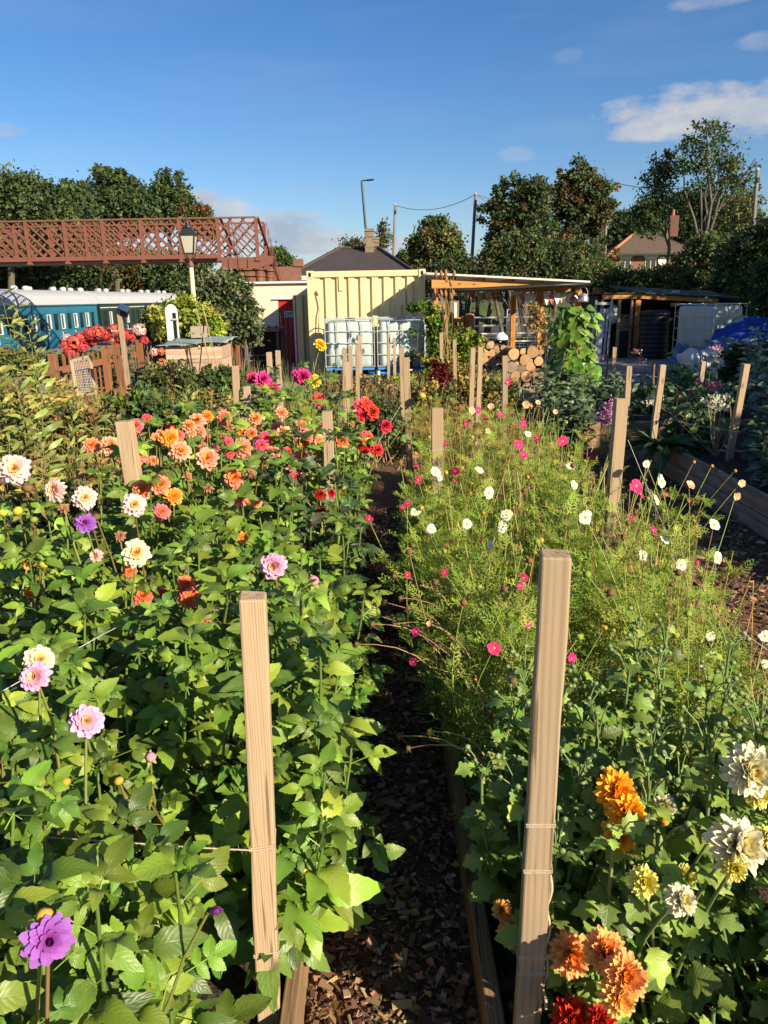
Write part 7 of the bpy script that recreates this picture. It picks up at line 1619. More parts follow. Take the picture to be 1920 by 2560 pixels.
# ------------------------------------------------------------------ cosmos: thread-fine leaves joined per plant, stems and flowers single
def feather():
    V = []; Fq = []
    def thread(a, b, w_):
        a, b = np.array(a, float), np.array(b, float); d = b - a; s = np.array((-d[1], d[0], 0)); s = s / (np.linalg.norm(s) + 1e-9) * w_; n = len(V)
        V.extend([a - s, a + s, b + s * .5, b - s * .5]); Fq.append((n, n + 1, n + 2, n + 3))
    r_ = random.Random(2); prev = (0, 0, 0)
    for k in range(1, 8):
        y = k / 7; p = (.03 * math.sin(k), y, .10 * y - .25 * y * y); thread(prev, p, .022); prev = p
        for s_ in (-1, 1):
            L = .34 * (1 - .55 * y) + .05; a = R(52 + r_.uniform(-12, 12)); e = (p[0] + s_ * L * math.sin(a), p[1] + L * math.cos(a), p[2] + r_.uniform(-.06, .10)); thread(p, e, .019)
            for g_ in (-1, 1):
                a2 = a + g_ * R(34); m_ = [p[j] * .45 + e[j] * .55 for j in range(3)]; thread(m_, (m_[0] + s_ * L * .5 * math.sin(a2), m_[1] + L * .5 * math.cos(a2), m_[2] + r_.uniform(-.05, .07)), .016)
    return np.array(V), np.array(Fq)
fV, fF = feather()
COSG = [(.24, .335, .042), (.19, .285, .038), (.29, .385, .055), (.34, .37, .065)]
COSD = [(.34, .25, .065), (.24, .16, .055), (.18, .20, .045), (.38, .27, .08)]
CF = [ # x, y, distance, kind, size
 (1222, 1232, 2.9, 'cosmos_white', .055), (1256, 1317, 2.7, 'cosmos_white', .05), (1267, 1287, 2.75, 'cosmos_white', .052), (1464, 1293, 2.35, 'cosmos_white', .056), (1089, 1180, 3.2, 'cosmos_white', .055), (1198, 1176, 3.3, 'cosmos_white', .05), (1653, 1203, 2.9, 'cosmos_white', .062), (1786, 1312, 2.5, 'cosmos_white', .052), (1794, 1394, 2.35, 'cosmos_white', .05), (1079, 1322, 2.75, 'cosmos_white', .045), (1039, 1280, 2.9, 'cosmos_white', .05), (1427, 1165, 3.2, 'cosmos_white', .045), (1435, 1213, 3.0, 'cosmos_white', .04), (1607, 1388, 2.5, 'cosmos_white', .042), (1661, 1350, 2.6, 'cosmos_white', .045), (1776, 1590, 2.2, 'cosmos_white', .038), (1751, 1659, 2.1, 'cosmos_white', .035), (1168, 1310, 2.75, 'cosmos_white', .045), (1616, 1160, 3.1, 'cosmos_white', .035), (1640, 1250, 2.8, 'cosmos_white', .05), (1703, 1412, 2.4, 'cosmos_white', .045), (1912, 1590, 2.2, 'cosmos_white', .04), (1790, 1735, 2.1, 'cosmos_white', .025), (1320, 1085, 4.0, 'cosmos_white', .045), (1100, 1195, 3.3, 'cosmos_white', .03), (1913, 1660, 2.2, 'cosmos_white', .03), (1225, 1362, 2.6, 'cosmos_white', .03),
 (1235, 1620, 1.95, 'cosmos_pink', .045), (1296, 1113, 3.7, 'cosmos_pink', .06), (1407, 1103, 3.6, 'cosmos_pink', .06), (1308, 1062, 4.3, 'cosmos_pink', .05), (1308, 1137, 3.6, 'cosmos_pink', .045), (1343, 1095, 3.9, 'cosmos_wine', .045), (1139, 1180, 3.3, 'cosmos_wine', .055), (1018, 1437, 2.5, 'cosmos_wine', .03), (1111, 1431, 2.4, 'cosmos_wine', .03), (1308, 1445, 2.2, 'cosmos_wine', .035), (1300, 1465, 2.2, 'cosmos_pink', .025), (1590, 1215, 2.8, 'cosmos_pink', .06), (1600, 1235, 2.75, 'cosmos_pink', .04), (1632, 1326, 2.6, 'cosmos_pink', .045), (1428, 1646, 1.9, 'cosmos_pink', .035), (1318, 1562, 2.05, 'cosmos_pink', .026), (922, 1298, 2.9, 'cosmos_wine', .04), (1045, 1200, 3.2, 'cosmos_wine', .04), (1480, 1140, 3.3, 'cosmos_wine', .05), (1040, 1165, 3.4, 'cosmos_wine', .03),
 (1724, 1215, 2.8, 'cosmos_peach', .055), (1840, 1240, 2.7, 'cosmos_peach', .045), (1852, 1208, 2.8, 'cosmos_peach', .045), (1178, 1027, 4.8, 'cosmos_peach', .07), (1227, 1018, 5.0, 'cosmos_peach', .07), (1314, 1012, 5.2, 'cosmos_peach', .08), (1344, 1008, 5.3, 'cosmos_peach', .06), (1388, 1030, 5, 'cosmos_peach', .05), (1735, 1155, 3.0, 'seedhead', .035), (1780, 1165, 3.0, 'seedhead', .035), (1838, 1177, 2.9, 'seedhead', .035), (1218, 1078, 4.4, 'cosmos_peach', .05), (1250, 1037, 4.8, 'cosmos_pink', .05), (1165, 1060, 4.6, 'cosmos_wine', .05), (1195, 1025, 5.2, 'cosmos_pink', .06), (1270, 955, 6.3, 'cosmos_pink', .07), (1215, 1045, 4.9, 'cosmos_wine', .05)]
def cosmos(base, label, hh, rad, nst, flowers, pal, seed, leafscale=.095, group='cosmos in the right-hand bed', name='cosmos_plant', cat='cosmos', heads=(), step=.06, stemcol=(.24, .29, .06), lean=(0, 0), jitter=.12, f0=.12):
    rr = random.Random(seed); rg = np.random.default_rng(seed); b = Vector(base); t = empty(name, b, 0, label, cat, group); LP = []; LD = []; LN = []; LS = []
    ends = [(Vector(p), k, s) for p, k, s in flowers]
    for k in range(nst):
        a = rr.uniform(0, 6.28); r_ = rad * rr.uniform(.3, 1.0); ends.append((b + Vector((math.cos(a) * r_ + lean[0], math.sin(a) * r_ + lean[1], hh * rr.uniform(.6, 1.0))), rr.choice(heads) if heads and rr.random() < .8 else None, rr.uniform(.018, .03)))
    for e, kind, size in ends:
        q = b + Vector((rr.uniform(-.05, .05), rr.uniform(-.05, .05), 0)); bow = Vector((rr.uniform(-jitter, jitter), rr.uniform(-jitter, jitter), .0)); pts = curve_pts(q, e, bow, 7)
        face = face_r(rr, .4); fz = Vector(face).normalized()
        if kind: pts[-1] = e - fz * size * .08
        stem_obj(t, pts, .0040, .0013, stemcol if rr.random() < .75 else (.28, .20, .07), n=4)
        L = (e - q).length; top = .84 if kind else .98
        for f in np.arange(f0, top, step / L):
            x = f * 7; i = min(int(x), 6); p = pts[i].lerp(pts[i + 1], x - i); a = rr.uniform(0, 6.28)
            for j in range(3):
                aa = a + j * 2.1 + rr.uniform(-.5, .5); d = (math.cos(aa), math.sin(aa), rr.uniform(.1, 1.1)); LP.append(p); LD.append(d); LN.append((rr.uniform(-.5, .5) + .2, rr.uniform(-.5, .5) - .3, 1)); LS.append(leafscale * rr.uniform(.6, 1.25) * (1.15 - .45 * f))
        if kind: add_flower(t, e, kind, size, face, rr, split=(kind.startswith('cosmos') and size > .036 and e.y < 3.3))
    if LP:
        n = len(LP); P = np.array(LP) - np.array(b); Vv, Ff, C = scatter(fV, fF, frames(P, LD, LN, np.array(LS)), jit(pal, n, rg, .2, .06))
        put('foliage', np_mesh('cosmos_foliage', Vv, Ff, col=C, mat=m_fine), t)['kind'] = 'stuff'
    return t
cb = [(.36, 1.95), (.78, 2.0), (1.12, 2.1), (.31, 2.4), (.75, 2.45), (1.10, 2.55), (.31, 2.85), (.78, 2.9), (1.13, 3.0), (.33, 3.35), (.78, 3.4), (1.12, 3.5), (.34, 3.9), (.80, 3.95), (1.12, 4.1), (.36, 4.5), (.82, 4.6), (1.12, 4.8), (.45, 5.2), (.9, 5.3), (.45, 5.9), (.95, 6.1), (.6, 6.6), (1.45, 2.3), (1.1, 6.6)]
cl = ['feathery cosmos with one hot pink flower beside the chrysanthemum stake', 'dense feathery cosmos just behind the chrysanthemum stake', 'feathery cosmos with lanky yellow-green stems right of the chrysanthemum stake', 'cosmos with small wine-red flowers leaning over the path', 'cosmos with the largest white daisy-like flower', 'cosmos with white flowers on tall stems beside the bare bark path',
      'cosmos with three white flowers near the middle of the bed edge', 'cosmos with a single wide white flower in the middle of the bed', 'cosmos with large white flower just right of the outer stake', 'cosmos with a white flower in front of the short stocky stake', 'bushy green cosmos in the bed centre with spent yellow heads', 'cosmos with pink flowers in front of the outer stake',
      'cosmos with wine flowers left of the bed centre', 'cosmos with two hot pink flowers behind the bed centre', 'browning cosmos left of the outer stake', 'straw-brown cosmos beside the short stocky stake', 'cosmos with peach flowers in the middle distance', 'browning cosmos at the outer middle of the bed', 'peach-flowered cosmos below the paired stakes', 'dry cosmos with peach flowers in front of the log stack', 'straggly cosmos before the wrapped tank', 'straggly cosmos with pink flower before the logs', 'last dry cosmos at the far end of the bed', 'spindly cosmos with peach blooms leaning over the bare bark path', 'dry cosmos at the far outer corner of the bed']
ctops = {i: [] for i in range(len(cb))}
for px, py, Y, kind, size in CF:
    p = U(px, py, Y); i = min(range(len(cb)), key=lambda i: (cb[i][0] - p.x) ** 2 + (cb[i][1] - p.y) ** 2 * .6); ctops[i].append((p, kind, size * (.80 if size > .04 else .9)))
for i, (x, y) in enumerate(cb):
    dry = y > 4.2; hh = .80 if y < 2.3 else .88 if y < 3.2 else .92 if y < 4.3 else .90
    edge = x > 1.05
    cosmos((x, y, .1), cl[i], hh * (.82 if edge else 1), .30, (6 if edge else 13) if not dry else 10, ctops[i], (COSG if not dry else COSD + COSG[:2]) if not (edge and y > 3) else COSG + COSD, 100 + i, heads=['seedhead', 'seedhead', 'cosmos_wine', 'brown', 'orangebud'] if y > 2.6 else ['green', 'seedhead', 'brown'], leafscale=.10 if not edge else .085, step=.05 if not edge else .08)
# flopped dry stems across the path
def flopped():
    rr = random.Random(5); t = empty('flopped_stems', (.3, 2.2, .1), 0, 'dry pinkish cosmos stems flopping over the path with brown heads', 'stems')
    for px, py, Y, kind, size in ((985, 1440, 2.5, 'brown', .022), (1000, 1495, 2.4, 'brown', .02), (960, 1505, 2.4, 'brown', .02), (1020, 1520, 2.3, 'brown', .02), (900, 1530, 2.4, 'brown', .022), (1040, 1580, 2.2, 'cosmos_pink', .028), (1033, 1655, 2.1, 'cosmos_pink', .026), (930, 1560, 2.3, 'brown', .024), (985, 1560, 2.3, 'brown', .02), (1075, 1560, 2.2, 'cosmos_peach', .024), (1000, 1840, 1.85, 'brown', .02), (1075, 1830, 1.8, 'orangebud', .02), (1020, 1870, 1.8, 'brown', .018), (890, 1610, 2.3, 'brown', .018), (1090, 1600, 2.2, 'brown', .02)):
        p = U(px, py, Y); b = Vector((.34 + rr.uniform(-.05, .1), Y - .1 + rr.uniform(-.1, .1), .12)); pts = curve_pts(b, p, (.03, -.02, .12 + rr.uniform(0, .08)), 8)
        stem_obj(t, pts, .003, .0014, rr.choice([(.42, .22, .14), (.36, .26, .09), (.30, .20, .08)]), n=4); add_flower(t, p, kind, size, (-.4, -.5, .6), rr)
flopped()

# ------------------------------------------------------------------ chrysanthemums at the right front
MF = [(1335, 1722, 1.42, 'mum_gold', .070), (1345, 1772, 1.40, 'mum_gold', .062), (1545, 1990, 1.2, 'mum_gold', .0), (1540, 1975, 1.36, 'mum_gold', .082), (1565, 2030, 1.32, 'mum_gold', .078), (1550, 2085, 1.32, 'mum_gold', .07), (1662, 2052, 1.38, 'seedhead', .045),
      (1255, 2275, 1.42, 'mum_amber', .045), (1290, 2325, 1.42, 'mum_amber', .085), (1400, 2310, 1.40, 'mum_amber', .06), (1425, 2385, 1.22, 'mum_orange', .082), (1510, 2375, 1.14, 'mum_orange', .074), (1560, 2440, 1.08, 'mum_orange', .078), (1545, 2490, 1.06, 'mum_amber', .066), (1480, 2330, 1.42, 'mum_amber', .05), (1430, 2548, 1.12, 'mum_red', .075), (1500, 2556, 1.1, 'mum_red', .06),
      (1840, 2115, 1.16, 'mum_white', .098), (1870, 1925, 1.34, 'mum_white', .10), (1700, 2250, 1.15, 'mum_white', .055), (1835, 2170, 1.12, 'mum_yellow', .045), (1610, 2205, 1.18, 'mum_yellow', .055), (1710, 2190, 1.3, 'mum_yellow', .045), (1895, 1985, 1.36, 'mum_yellow', .055), (1768, 1930, 1.44, 'mum_yellow', .03), (1660, 2015, 1.42, 'mum_white', .05), (1775, 2100, 1.26, 'mum_yellow', .022), (1915, 2090, 1.3, 'mum_yellow', .04)]
MF = [(x if i > 1 else x + 215, y if i > 1 else y + 270, Y, k, s) for i, (x, y, Y, k, s) in enumerate(MF) if s > 0]
mb_ = [(.34, 1.62), (.40, 1.40), (.52, 1.22), (.66, 1.45), (.80, 1.20), (.98, 1.42), (.70, .86), (.92, .98), (1.12, 1.2), (.62, 1.75), (.95, 1.72)]
ml = ['grey-green budding chrysanthemum left of the stake by the bed board', 'chrysanthemum with amber blooms around the foot of the stake', 'chrysanthemum with bronze-orange blooms low right of the stake', 'chrysanthemum with a column of golden orange blooms', 'chrysanthemum with the big white bloom at the right', 'chrysanthemum with white blooms at the right edge', 'dark-leaved chrysanthemum with scarlet blooms at the bottom edge', 'dark leafy chrysanthemum in the bottom corner', 'yellow-flowered chrysanthemum at the far right edge', 'budding chrysanthemum right behind the stake', 'budding chrysanthemum in front of the lanky cosmos stems']
mt = {i: [] for i in range(len(mb_))}
for px, py, Y, kind, size in MF:
    p = U(px, py, Y); i = min(range(len(mb_)), key=lambda i: (mb_[i][0] - p.x) ** 2 + (mb_[i][1] - p.y) ** 2); mt[i].append((p, kind, size))
rr = random.Random(21)
for i, (x, y) in enumerate(mb_):
    b = Vector((x, y, .1)); t = empty('chrysanthemum_plant', b, 0, ml[i], 'chrysanthemum', 'chrysanthemums at the front of the right-hand bed')
    hh = [.80, .66, .46, .78, .62, .80, .40, .44, .68, .82, .80][i]
    for p, kind, size in mt[i]:
        face = (rr.uniform(-.2, .35), -.75 + rr.uniform(-.2, .2), .5 + rr.uniform(-.2, .2)); fz = Vector(face).normalized()
        pts = curve_pts(b, Vector(p) - fz * size * .08, (rr.uniform(-.04, .04), .05, 0), 7); leafy_stem(t, pts, 'chrys', rr, .072, .042, .2, .9, .045, r0=.006, r1=.003, per=1, stemcol=(.12, .17, .05))
        add_flower(t, p, kind, size, face, rr, split=True)
    for k in range(11):
        a = rr.uniform(0, 6.28); rad = rr.uniform(.04, .19); e = b + Vector((math.cos(a) * rad, math.sin(a) * rad, hh * rr.uniform(.65, 1.0) - .1))
        pts = curve_pts(b, e, (math.cos(a) * .05, math.sin(a) * .05, 0), 6)
        leafy_stem(t, pts, 'chrys', rr, .074, .042, .15, 1.0, .030, r0=.006, r1=.0035, per=1, stemcol=(.13, .19, .06), elev=.35)
        leafy_stem(t, pts, 'chrys', rr, .07, .04, .2, 1.0, .040, r0=.004, r1=.003, per=1, stemcol=(.13, .19, .06), elev=.2)
        if hh > .6:
            for j in range(rr.randint(3, 6)):
                q = e + Vector((rr.uniform(-.05, .05), rr.uniform(-.05, .05), rr.uniform(.0, .06))); stem_obj(t, [e - Vector((0, 0, .04)), e.lerp(q, .5), q], .002, .0016, (.16, .22, .08), n=4)
                put('bud', BUD['mum'], t, M=orient(q - b, (rr.uniform(-.4, .4), rr.uniform(-.4, .4), 1), rr.uniform(.011, .017), 0))

# ------------------------------------------------------------------ generic leafy clump with single leaves
def clump(name, label, cat, base, hh, rad, nst, key, s0, s1, seed, flowers=(), step=.08, stemcol=(.12, .15, .04), group=None, r0=.005, per=2, key2=None, elev=.45, f0=.15):
    rr = random.Random(seed); b = Vector(base); t = empty(name, b, 0, label, cat, group)
    for p, kind, size in flowers:
        face = face_r(rr, .3); pts = curve_pts(b, Vector(p), (rr.uniform(-.05, .05), 0, 0), 6); leafy_stem(t, pts, key, rr, s0, s1, .2, .75, step * 1.4, r0=r0, r1=r0 * .4, stemcol=stemcol, per=per); add_flower(t, p, kind, size, face, rr)
    for k in range(nst):
        a = rr.uniform(0, 6.28); r_ = rad * rr.uniform(.2, 1.0); e = b + Vector((math.cos(a) * r_, math.sin(a) * r_, hh * rr.uniform(.55, 1)))
        leafy_stem(t, curve_pts(b + Vector((math.cos(a) * r_ * .4, math.sin(a) * r_ * .4, 0)), e, (math.cos(a) * .06, math.sin(a) * .06, 0), 6), key if not key2 or rr.random() < .5 else key2, rr, s0, s1, f0, 1.0, step, r0=r0, r1=r0 * .4, stemcol=stemcol, per=per, elev=elev)
    return t
# left-hand back beds
LB = [((-2.15, 4.8), .62, 'yellowing lanky plant at the left behind the blush dahlias', 'lance_dry', 'lance'), ((-2.6, 5.3), 1.15, 'tall willowy green and yellow plant at the left edge', 'lance', 'lance'), ((-1.95, 5.4), .48, 'low brown-tipped plant left of the tilted stake', 'lance_dry', 'lance'), ((-2.4, 6.0), .55, 'golden-leaved lanky plant below the picket fence end', 'lance_dry', 'lance'), ((-3.0, 6.2), 1.45, 'tallest grey-green willowy plant against the blue coach', 'lance', 'lance'),
      ((-2.0, 7.2), .5, 'green lance-leaved plant in front of the wire netting frame', 'lance', 'lance'), ((-2.7, 7.4), .42, 'straw-coloured plant below the netting frame', 'lance_dry', 'lance_dry'), ((-3.3, 7.6), .8, 'leafy willowy plant left of the fence end post', 'lance', 'lance_dry'), ((-2.3, 8.2), .5, 'dark green plant beside the solar lamp post', 'lance', 'shade'), ((-1.75, 8.4), .5, 'yellow-tipped plant right of the solar lamp post', 'lance', 'lance_dry'), ((-3.5, 8.8), .5, 'green plant leaning on the picket fence corner', 'lance', 'lance'), ((-1.55, 6.4), .6, 'spindly pale plant left of the coral dahlias', 'lance', 'lance_dry'), ((-1.6, 5.0), .55, 'pale feathery plant behind the tilted stake', 'lance', 'lance'), ((-3.3, 4.8), .8, 'leafy yellowing plant at the near left end of the two-board bed', 'lance', 'lance_dry'), ((-3.7, 5.6), .9, 'tall green plant at the outer left of the two-board bed', 'lance', 'lance')]
for i, ((x, y), h, lab, k1, k2) in enumerate(LB):
    clump('border_plant', lab, 'plant', (x, y, .28 if x < -1.72 else .02), h, .32, 12, k1, .17, .09, 300 + i, key2=k2, step=.055, stemcol=(.20, .14, .06) if 'dry' in k1 else (.13, .17, .05), group='plants in the left-hand back beds', elev=.7)
# low tangles of weeds and grass filling between
TG = [(9.2, [(470, 985, 75, 45), (560, 960, 60, 40), (420, 950, 50, 40)], MIDG + OLIVE + [(.28, .24, .08)], 'tangle of weeds and dry grass in front of the compost box', 9000, .05), (7.2, [(420, 1040, 90, 40), (330, 1020, 60, 45)], MIDG + YGRN[3:] + [(.30, .22, .08)], 'low green and straw tangle behind the coral dahlias', 6000, .045),
      (6.2, [(90, 1110, 110, 60), (200, 1060, 80, 50), (40, 1020, 70, 60)], OLIVE + [(.30, .17, .05), (.36, .25, .07), (.22, .13, .05)], 'rusty brown withered tangle at the left edge', 8000, .045), (9.8, [(600, 985, 50, 40), (640, 1010, 60, 40)], MIDG, 'dark green weeds beneath the magenta dahlias', 3500, .05), (4.6, [(60, 1290, 100, 50), (150, 1260, 70, 40)], MIDG + DKG, 'low green growth in the two-board bed at the left', 3500, .04),
      (10.5, [(880, 985, 120, 32), (960, 1000, 110, 30)], [(.24, .17, .08), (.32, .22, .10), (.12, .13, .04), (.17, .10, .05)], 'dry brown seed-head tangle below the two tanks', 7000, .045), (9.0, [(1080, 1000, 90, 40), (1180, 990, 90, 45), (1250, 1000, 70, 40)], COSD + OLIVE, 'browning tangle between the paired stakes and the logs', 8000, .045), (12.0, [(1000, 960, 80, 24), (1120, 945, 90, 30), (1220, 960, 70, 25)], COSG + COSD + [(.3, .2, .1)], 'wispy pale growth at the foot of the wrapped tank', 6500, .045),
      (7.8, [(960, 1060, 50, 60), (1010, 1090, 50, 40)], DKG + MIDG, 'dark green growth under the paired stakes', 2600, .045)]
for i, (Y, bl, pal, lab, n, sz) in enumerate(TG): leafy('weed_tangle', lab, 'weeds', Y, bl, n, sz, pal, 400 + i, clump=.16, shell=.1, limbs=16, tr=.012, group='tangled growth in the back beds', bark=m_card, twig=.002, up=.2)
# thin grassy and dead stalks standing among them
def stalks(base, n, hh, sx, sy, col, label, seed, cat='grass'):
    rg = np.random.default_rng(seed); b = Vector(base); x = rg.uniform(-sx, sx, n); y = rg.uniform(-sy, sy, n); h = hh * rg.uniform(.5, 1, n); dx = rg.normal(0, .12, n) * h; dy = rg.normal(0, .08, n) * h
    V = np.zeros((n, 6, 3)); w_ = .0028
    for j, f in enumerate((0, .55, 1)):
        for s_, sg in enumerate((-1, 1)): V[:, j * 2 + s_] = np.stack([x + dx * f * f + sg * w_ * (1 - .6 * f), y + dy * f * f, h * f], 1)
    Fq = np.array([(0, 1, 3, 2), (2, 3, 5, 4)]); FF = (Fq[None] + (np.arange(n) * 6)[:, None, None]).reshape(-1, 4); C = np.repeat(jit(col, n, rg, .25), 6, 0)
    o = put('dry_grass', np_mesh('dry_grass', V.reshape(-1, 3), FF, col=C, mat=m_fine)); o.location = b; return tag(o, label, cat, kind='stuff')
STR = [(.42, .30, .13), (.30, .21, .09), (.5, .38, .17), (.2, .2, .06)]
stalks((-2.9, 5.4, .28), 500, .5, 1.1, .8, STR, 'straw-coloured dead stalks in the left-hand bed', 1); stalks((-2.9, 8.2, .28), 500, .5, 1.1, 1.1, STR + COSG, 'pale grass stalks below the picket fence', 2); stalks((.1, 9.8, .1), 1600, .48, 1.2, 1.6, STR + COSD, 'dense brown stalks below the two tanks', 3); stalks((1.2, 11.6, .1), 900, .42, .8, 1.2, STR + COSG, 'pale stalks in front of the log stack', 4); stalks((-1.9, 11.2, .0), 700, .8, 1.3, 1.2, STR + COSG, 'dry grass in front of the compost box', 5); stalks((.75, 4.2, .1), 700, .8, .45, 1.8, STR[:3] + COSG, 'thin straw stalks among the cosmos', 6); stalks((1.0, 2.4, .1), 260, .6, .3, .7, [(.26, .28, .06), (.36, .25, .09)], 'thin yellow stalks at the foot of the cosmos', 7)
leafy('low_shrub', 'low green shrubs along the platform edge behind the picket fence end', 'shrub', 13.6, [(40, 905, 110, 30), (150, 912, 80, 24), (250, 905, 60, 20)], 7000, .07, MIDG + OLIVE, 431, clump=.14, limbs=10, tr=.02)
# petals and yellow leaves dropped on the path
rg = np.random.default_rng(12); n = 170
P = np.stack([rg.uniform(-.2, .22, n), rg.uniform(.9, 5, n), rg.uniform(.035, .05, n)], 1)
Vv, Ff, C = scatter(kiteV, kiteF, frames(P, np.stack([rg.normal(0, 1, n), rg.normal(0, 1, n), rg.normal(0, .15, n)], 1), rg.normal(0, .25, (n, 3)) + np.array((0, 0, 1)), rg.uniform(.012, .04, n)), jit([(.40, .26, .06), (.30, .16, .06), (.5, .22, .1), (.22, .2, .05), (.55, .3, .25)], n, rg, .25))
tag(put('fallen_leaves', np_mesh('fallen_leaves', Vv, Ff, col=C, mat=m_fine)), 'yellow leaves and petals dropped on the bark path', 'fallen leaves', kind='stuff')
# hydrangea with red mopheads behind the picket fence
def mophead(c0, c1, seed):
    rg = np.random.default_rng(seed); n = 110; d = rg.normal(0, 1, (n, 3)); d[:, 2] = np.abs(d[:, 2]) * .9 - .15; d /= np.linalg.norm(d, axis=1, keepdims=True); P = d * rg.uniform(.42, .52, (n, 1)); tw = rg.normal(0, 1, (n, 3)); V4 = np.array([(-.5, 0, 0), (0, -.5, .06), (.5, 0, 0), (0, .5, .06)])
    Vv, Ff, C = scatter(V4, np.array([(0, 1, 2, 3)]), frames(P, tw - d * (tw * d).sum(1, keepdims=True), d, .22 * rg.uniform(.7, 1.2, n)), jit([c0, c1], n, rg, .2, .08)); return np_mesh('mophead', Vv, Ff, col=C, mat=m_petal)
MOP = [mophead((.55, .06, .045), (.65, .12, .08), 1), mophead((.45, .035, .035), (.6, .08, .06), 2), mophead((.75, .38, .40), (.85, .55, .42), 3), mophead((.6, .22, .12), (.5, .12, .08), 4)]
def hydrangea(base, label, heads, h, rad, seed):
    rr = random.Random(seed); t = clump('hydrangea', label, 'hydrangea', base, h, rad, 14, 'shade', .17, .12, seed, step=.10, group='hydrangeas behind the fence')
    for px, py, Y, k, s in heads: put('flower_head', MOP[k], t, M=orient(U(px, py, Y) - WORLD[t.name], (.2, -.5, .8), s, rr.uniform(0, 6)))
b = U(250, 900, 12.6)
hydrangea((b.x, 12.6, 0), 'red mophead hydrangea behind the picket fence in front of the coaches', [(x, y, 12.4 + .02 * i, k, s) for i, (x, y, k, s) in enumerate(((165, 868, 0, .22), (185, 858, 0, .24), (175, 882, 1, .22), (205, 868, 1, .2), (168, 848, 2, .17), (200, 845, 0, .2), (225, 835, 1, .22), (245, 832, 0, .24), (262, 838, 1, .22), (285, 828, 3, .22), (310, 838, 1, .22), (325, 848, 1, .2), (347, 826, 2, .22), (235, 852, 0, .2), (280, 850, 3, .2), (300, 860, 1, .18), (360, 852, 0, .16), (215, 858, 0, .22), (190, 878, 0, .2)))], 1.1, .6, 71)
b = U(395, 900, 11.4); hydrangea((b.x, 11.4, 0), 'small pink and coral hydrangea left of the compost box', [(386, 881, 11.2, 2, .13), (403, 880, 11.2, 3, .12), (405, 908, 11.2, 3, .14), (400, 920, 11.2, 3, .12)], .8, .3, 72)
# climber over the wrapped tank, bushes in front of the shelter
leafy('climber', 'fern-leaved green climber over the corner of the wrapped tank', 'climber', 14.9, [(1048, 764, 24, 9), (1088, 800, 18, 28), (1102, 850, 26, 44)], 4200, .075, [(.10, .20, .025), (.16, .26, .03), (.07, .15, .02), (.28, .30, .05)], 501, clump=.16, limbs=14, tr=.03, group='climbers round the tank and shelter')
leafy('climber', 'yellow-green climber bushing out between tank and basket', 'climber', 14.2, [(1120, 880, 40, 50), (1160, 870, 40, 36), (1100, 920, 45, 35), (1180, 850, 30, 18)], 6500, .07, [(.12, .21, .025), (.22, .28, .035), (.08, .15, .02), (.33, .30, .05)], 502, clump=.16, limbs=14, tr=.03, group='climbers round the tank and shelter')
leafy('climber', 'withered brown climber up the inner shelter post', 'climber', 15.2, [(1345, 800, 14, 50), (1360, 830, 16, 45), (1335, 790, 12, 25)], 1300, .055, [(.35, .22, .08), (.28, .26, .07), (.45, .28, .1)], 503, clump=.2, limbs=10, tr=.02, group='climbers round the tank and shelter')
leafy('climber', 'dark trailing sprig hanging over the face of the wrapped tank', 'climber', 14.95, [(1030, 850, 14, 40), (1020, 900, 16, 20)], 350, .06, [(.10, .16, .05)], 504, clump=.25, limbs=8, tr=.015, group='climbers round the tank and shelter')
# runner bean column
def beans():
    rr = random.Random(9); Y = 10.4; b = U(1425, 960, Y); b.z = .02; t = empty('bean_plant', b, 0, 'tall bright green climbing bean plant right of the logs', 'bean plant'); top = U(1420, 790, Y).z
    for k in range(6):
        a = k * 1.05; stem_obj(t, [b + Vector((.26 * math.cos(a), .26 * math.sin(a), 0)), b + Vector((.1 * math.cos(a), .1 * math.sin(a), top * .6)), b + Vector((.02, 0, top))], .009, .005, (.2, .15, .06))
    for k in range(330):
        f = rr.random() ** .8; a = rr.uniform(0, 6.28); r_ = (.30 * (1 - f) ** .5 + .09) * rr.uniform(.55, 1.15) * (1 + .35 * math.sin(a * 2 + f * 9)); p = b + Vector((r_ * math.cos(a), r_ * math.sin(a), .1 + top * f)); put_leaf(t, 'bean', p, (math.cos(a) * .7, math.sin(a) * .7, rr.uniform(-.9, .1)), (math.cos(a), math.sin(a) - .3, .8), rr.uniform(.09, .16), rr) if k < 300 else None
beans()
# teasels
def teasel():
    rr = random.Random(4); Y = 13.4; b = U(1118, 960, Y); b.z = .05; t = empty('teasel', b, 0, 'tall brown teasel with bristly heads standing before the shelter post', 'teasel')
    hb = MB().lathe([(.012, -.055), (.026, -.035), (.029, 0), (.022, .035), (.007, .06)], (0, 0, 0), 9).mesh('teasel_head', mat('teasel_brown', (.30, .15, .06), .95, var=.3, vs=60, bump=.9, bs=160, bd=.01), True)
    for px, py in ((1090, 685), (1103, 684), (1114, 682), (1135, 684), (1116, 698), (1127, 708), (1087, 728), (1103, 733), (1114, 735), (1133, 733), (1128, 742), (1108, 768), (1111, 795), (1110, 812)):
        p = U(px, py, Y + rr.uniform(-.2, .2)); q = b + Vector((rr.uniform(-.06, .06), rr.uniform(-.06, .06), max(0, p.z - rr.uniform(.5, 1.2)) if p.z > .8 else 0)); stem_obj(t, [q, q.lerp(p, .5) + Vector((rr.uniform(-.05, .05), 0, -.03)), p], .0045, .003, (.30, .19, .08)); put('seed_head', hb, t, M=Matrix.Translation(p - b) @ Matrix.Rotation(rr.uniform(-.2, .2), 4, 'Y'))
    stem_obj(t, [b, b + Vector((0, 0, 1.3))], .012, .008, (.30, .19, .08))
teasel()
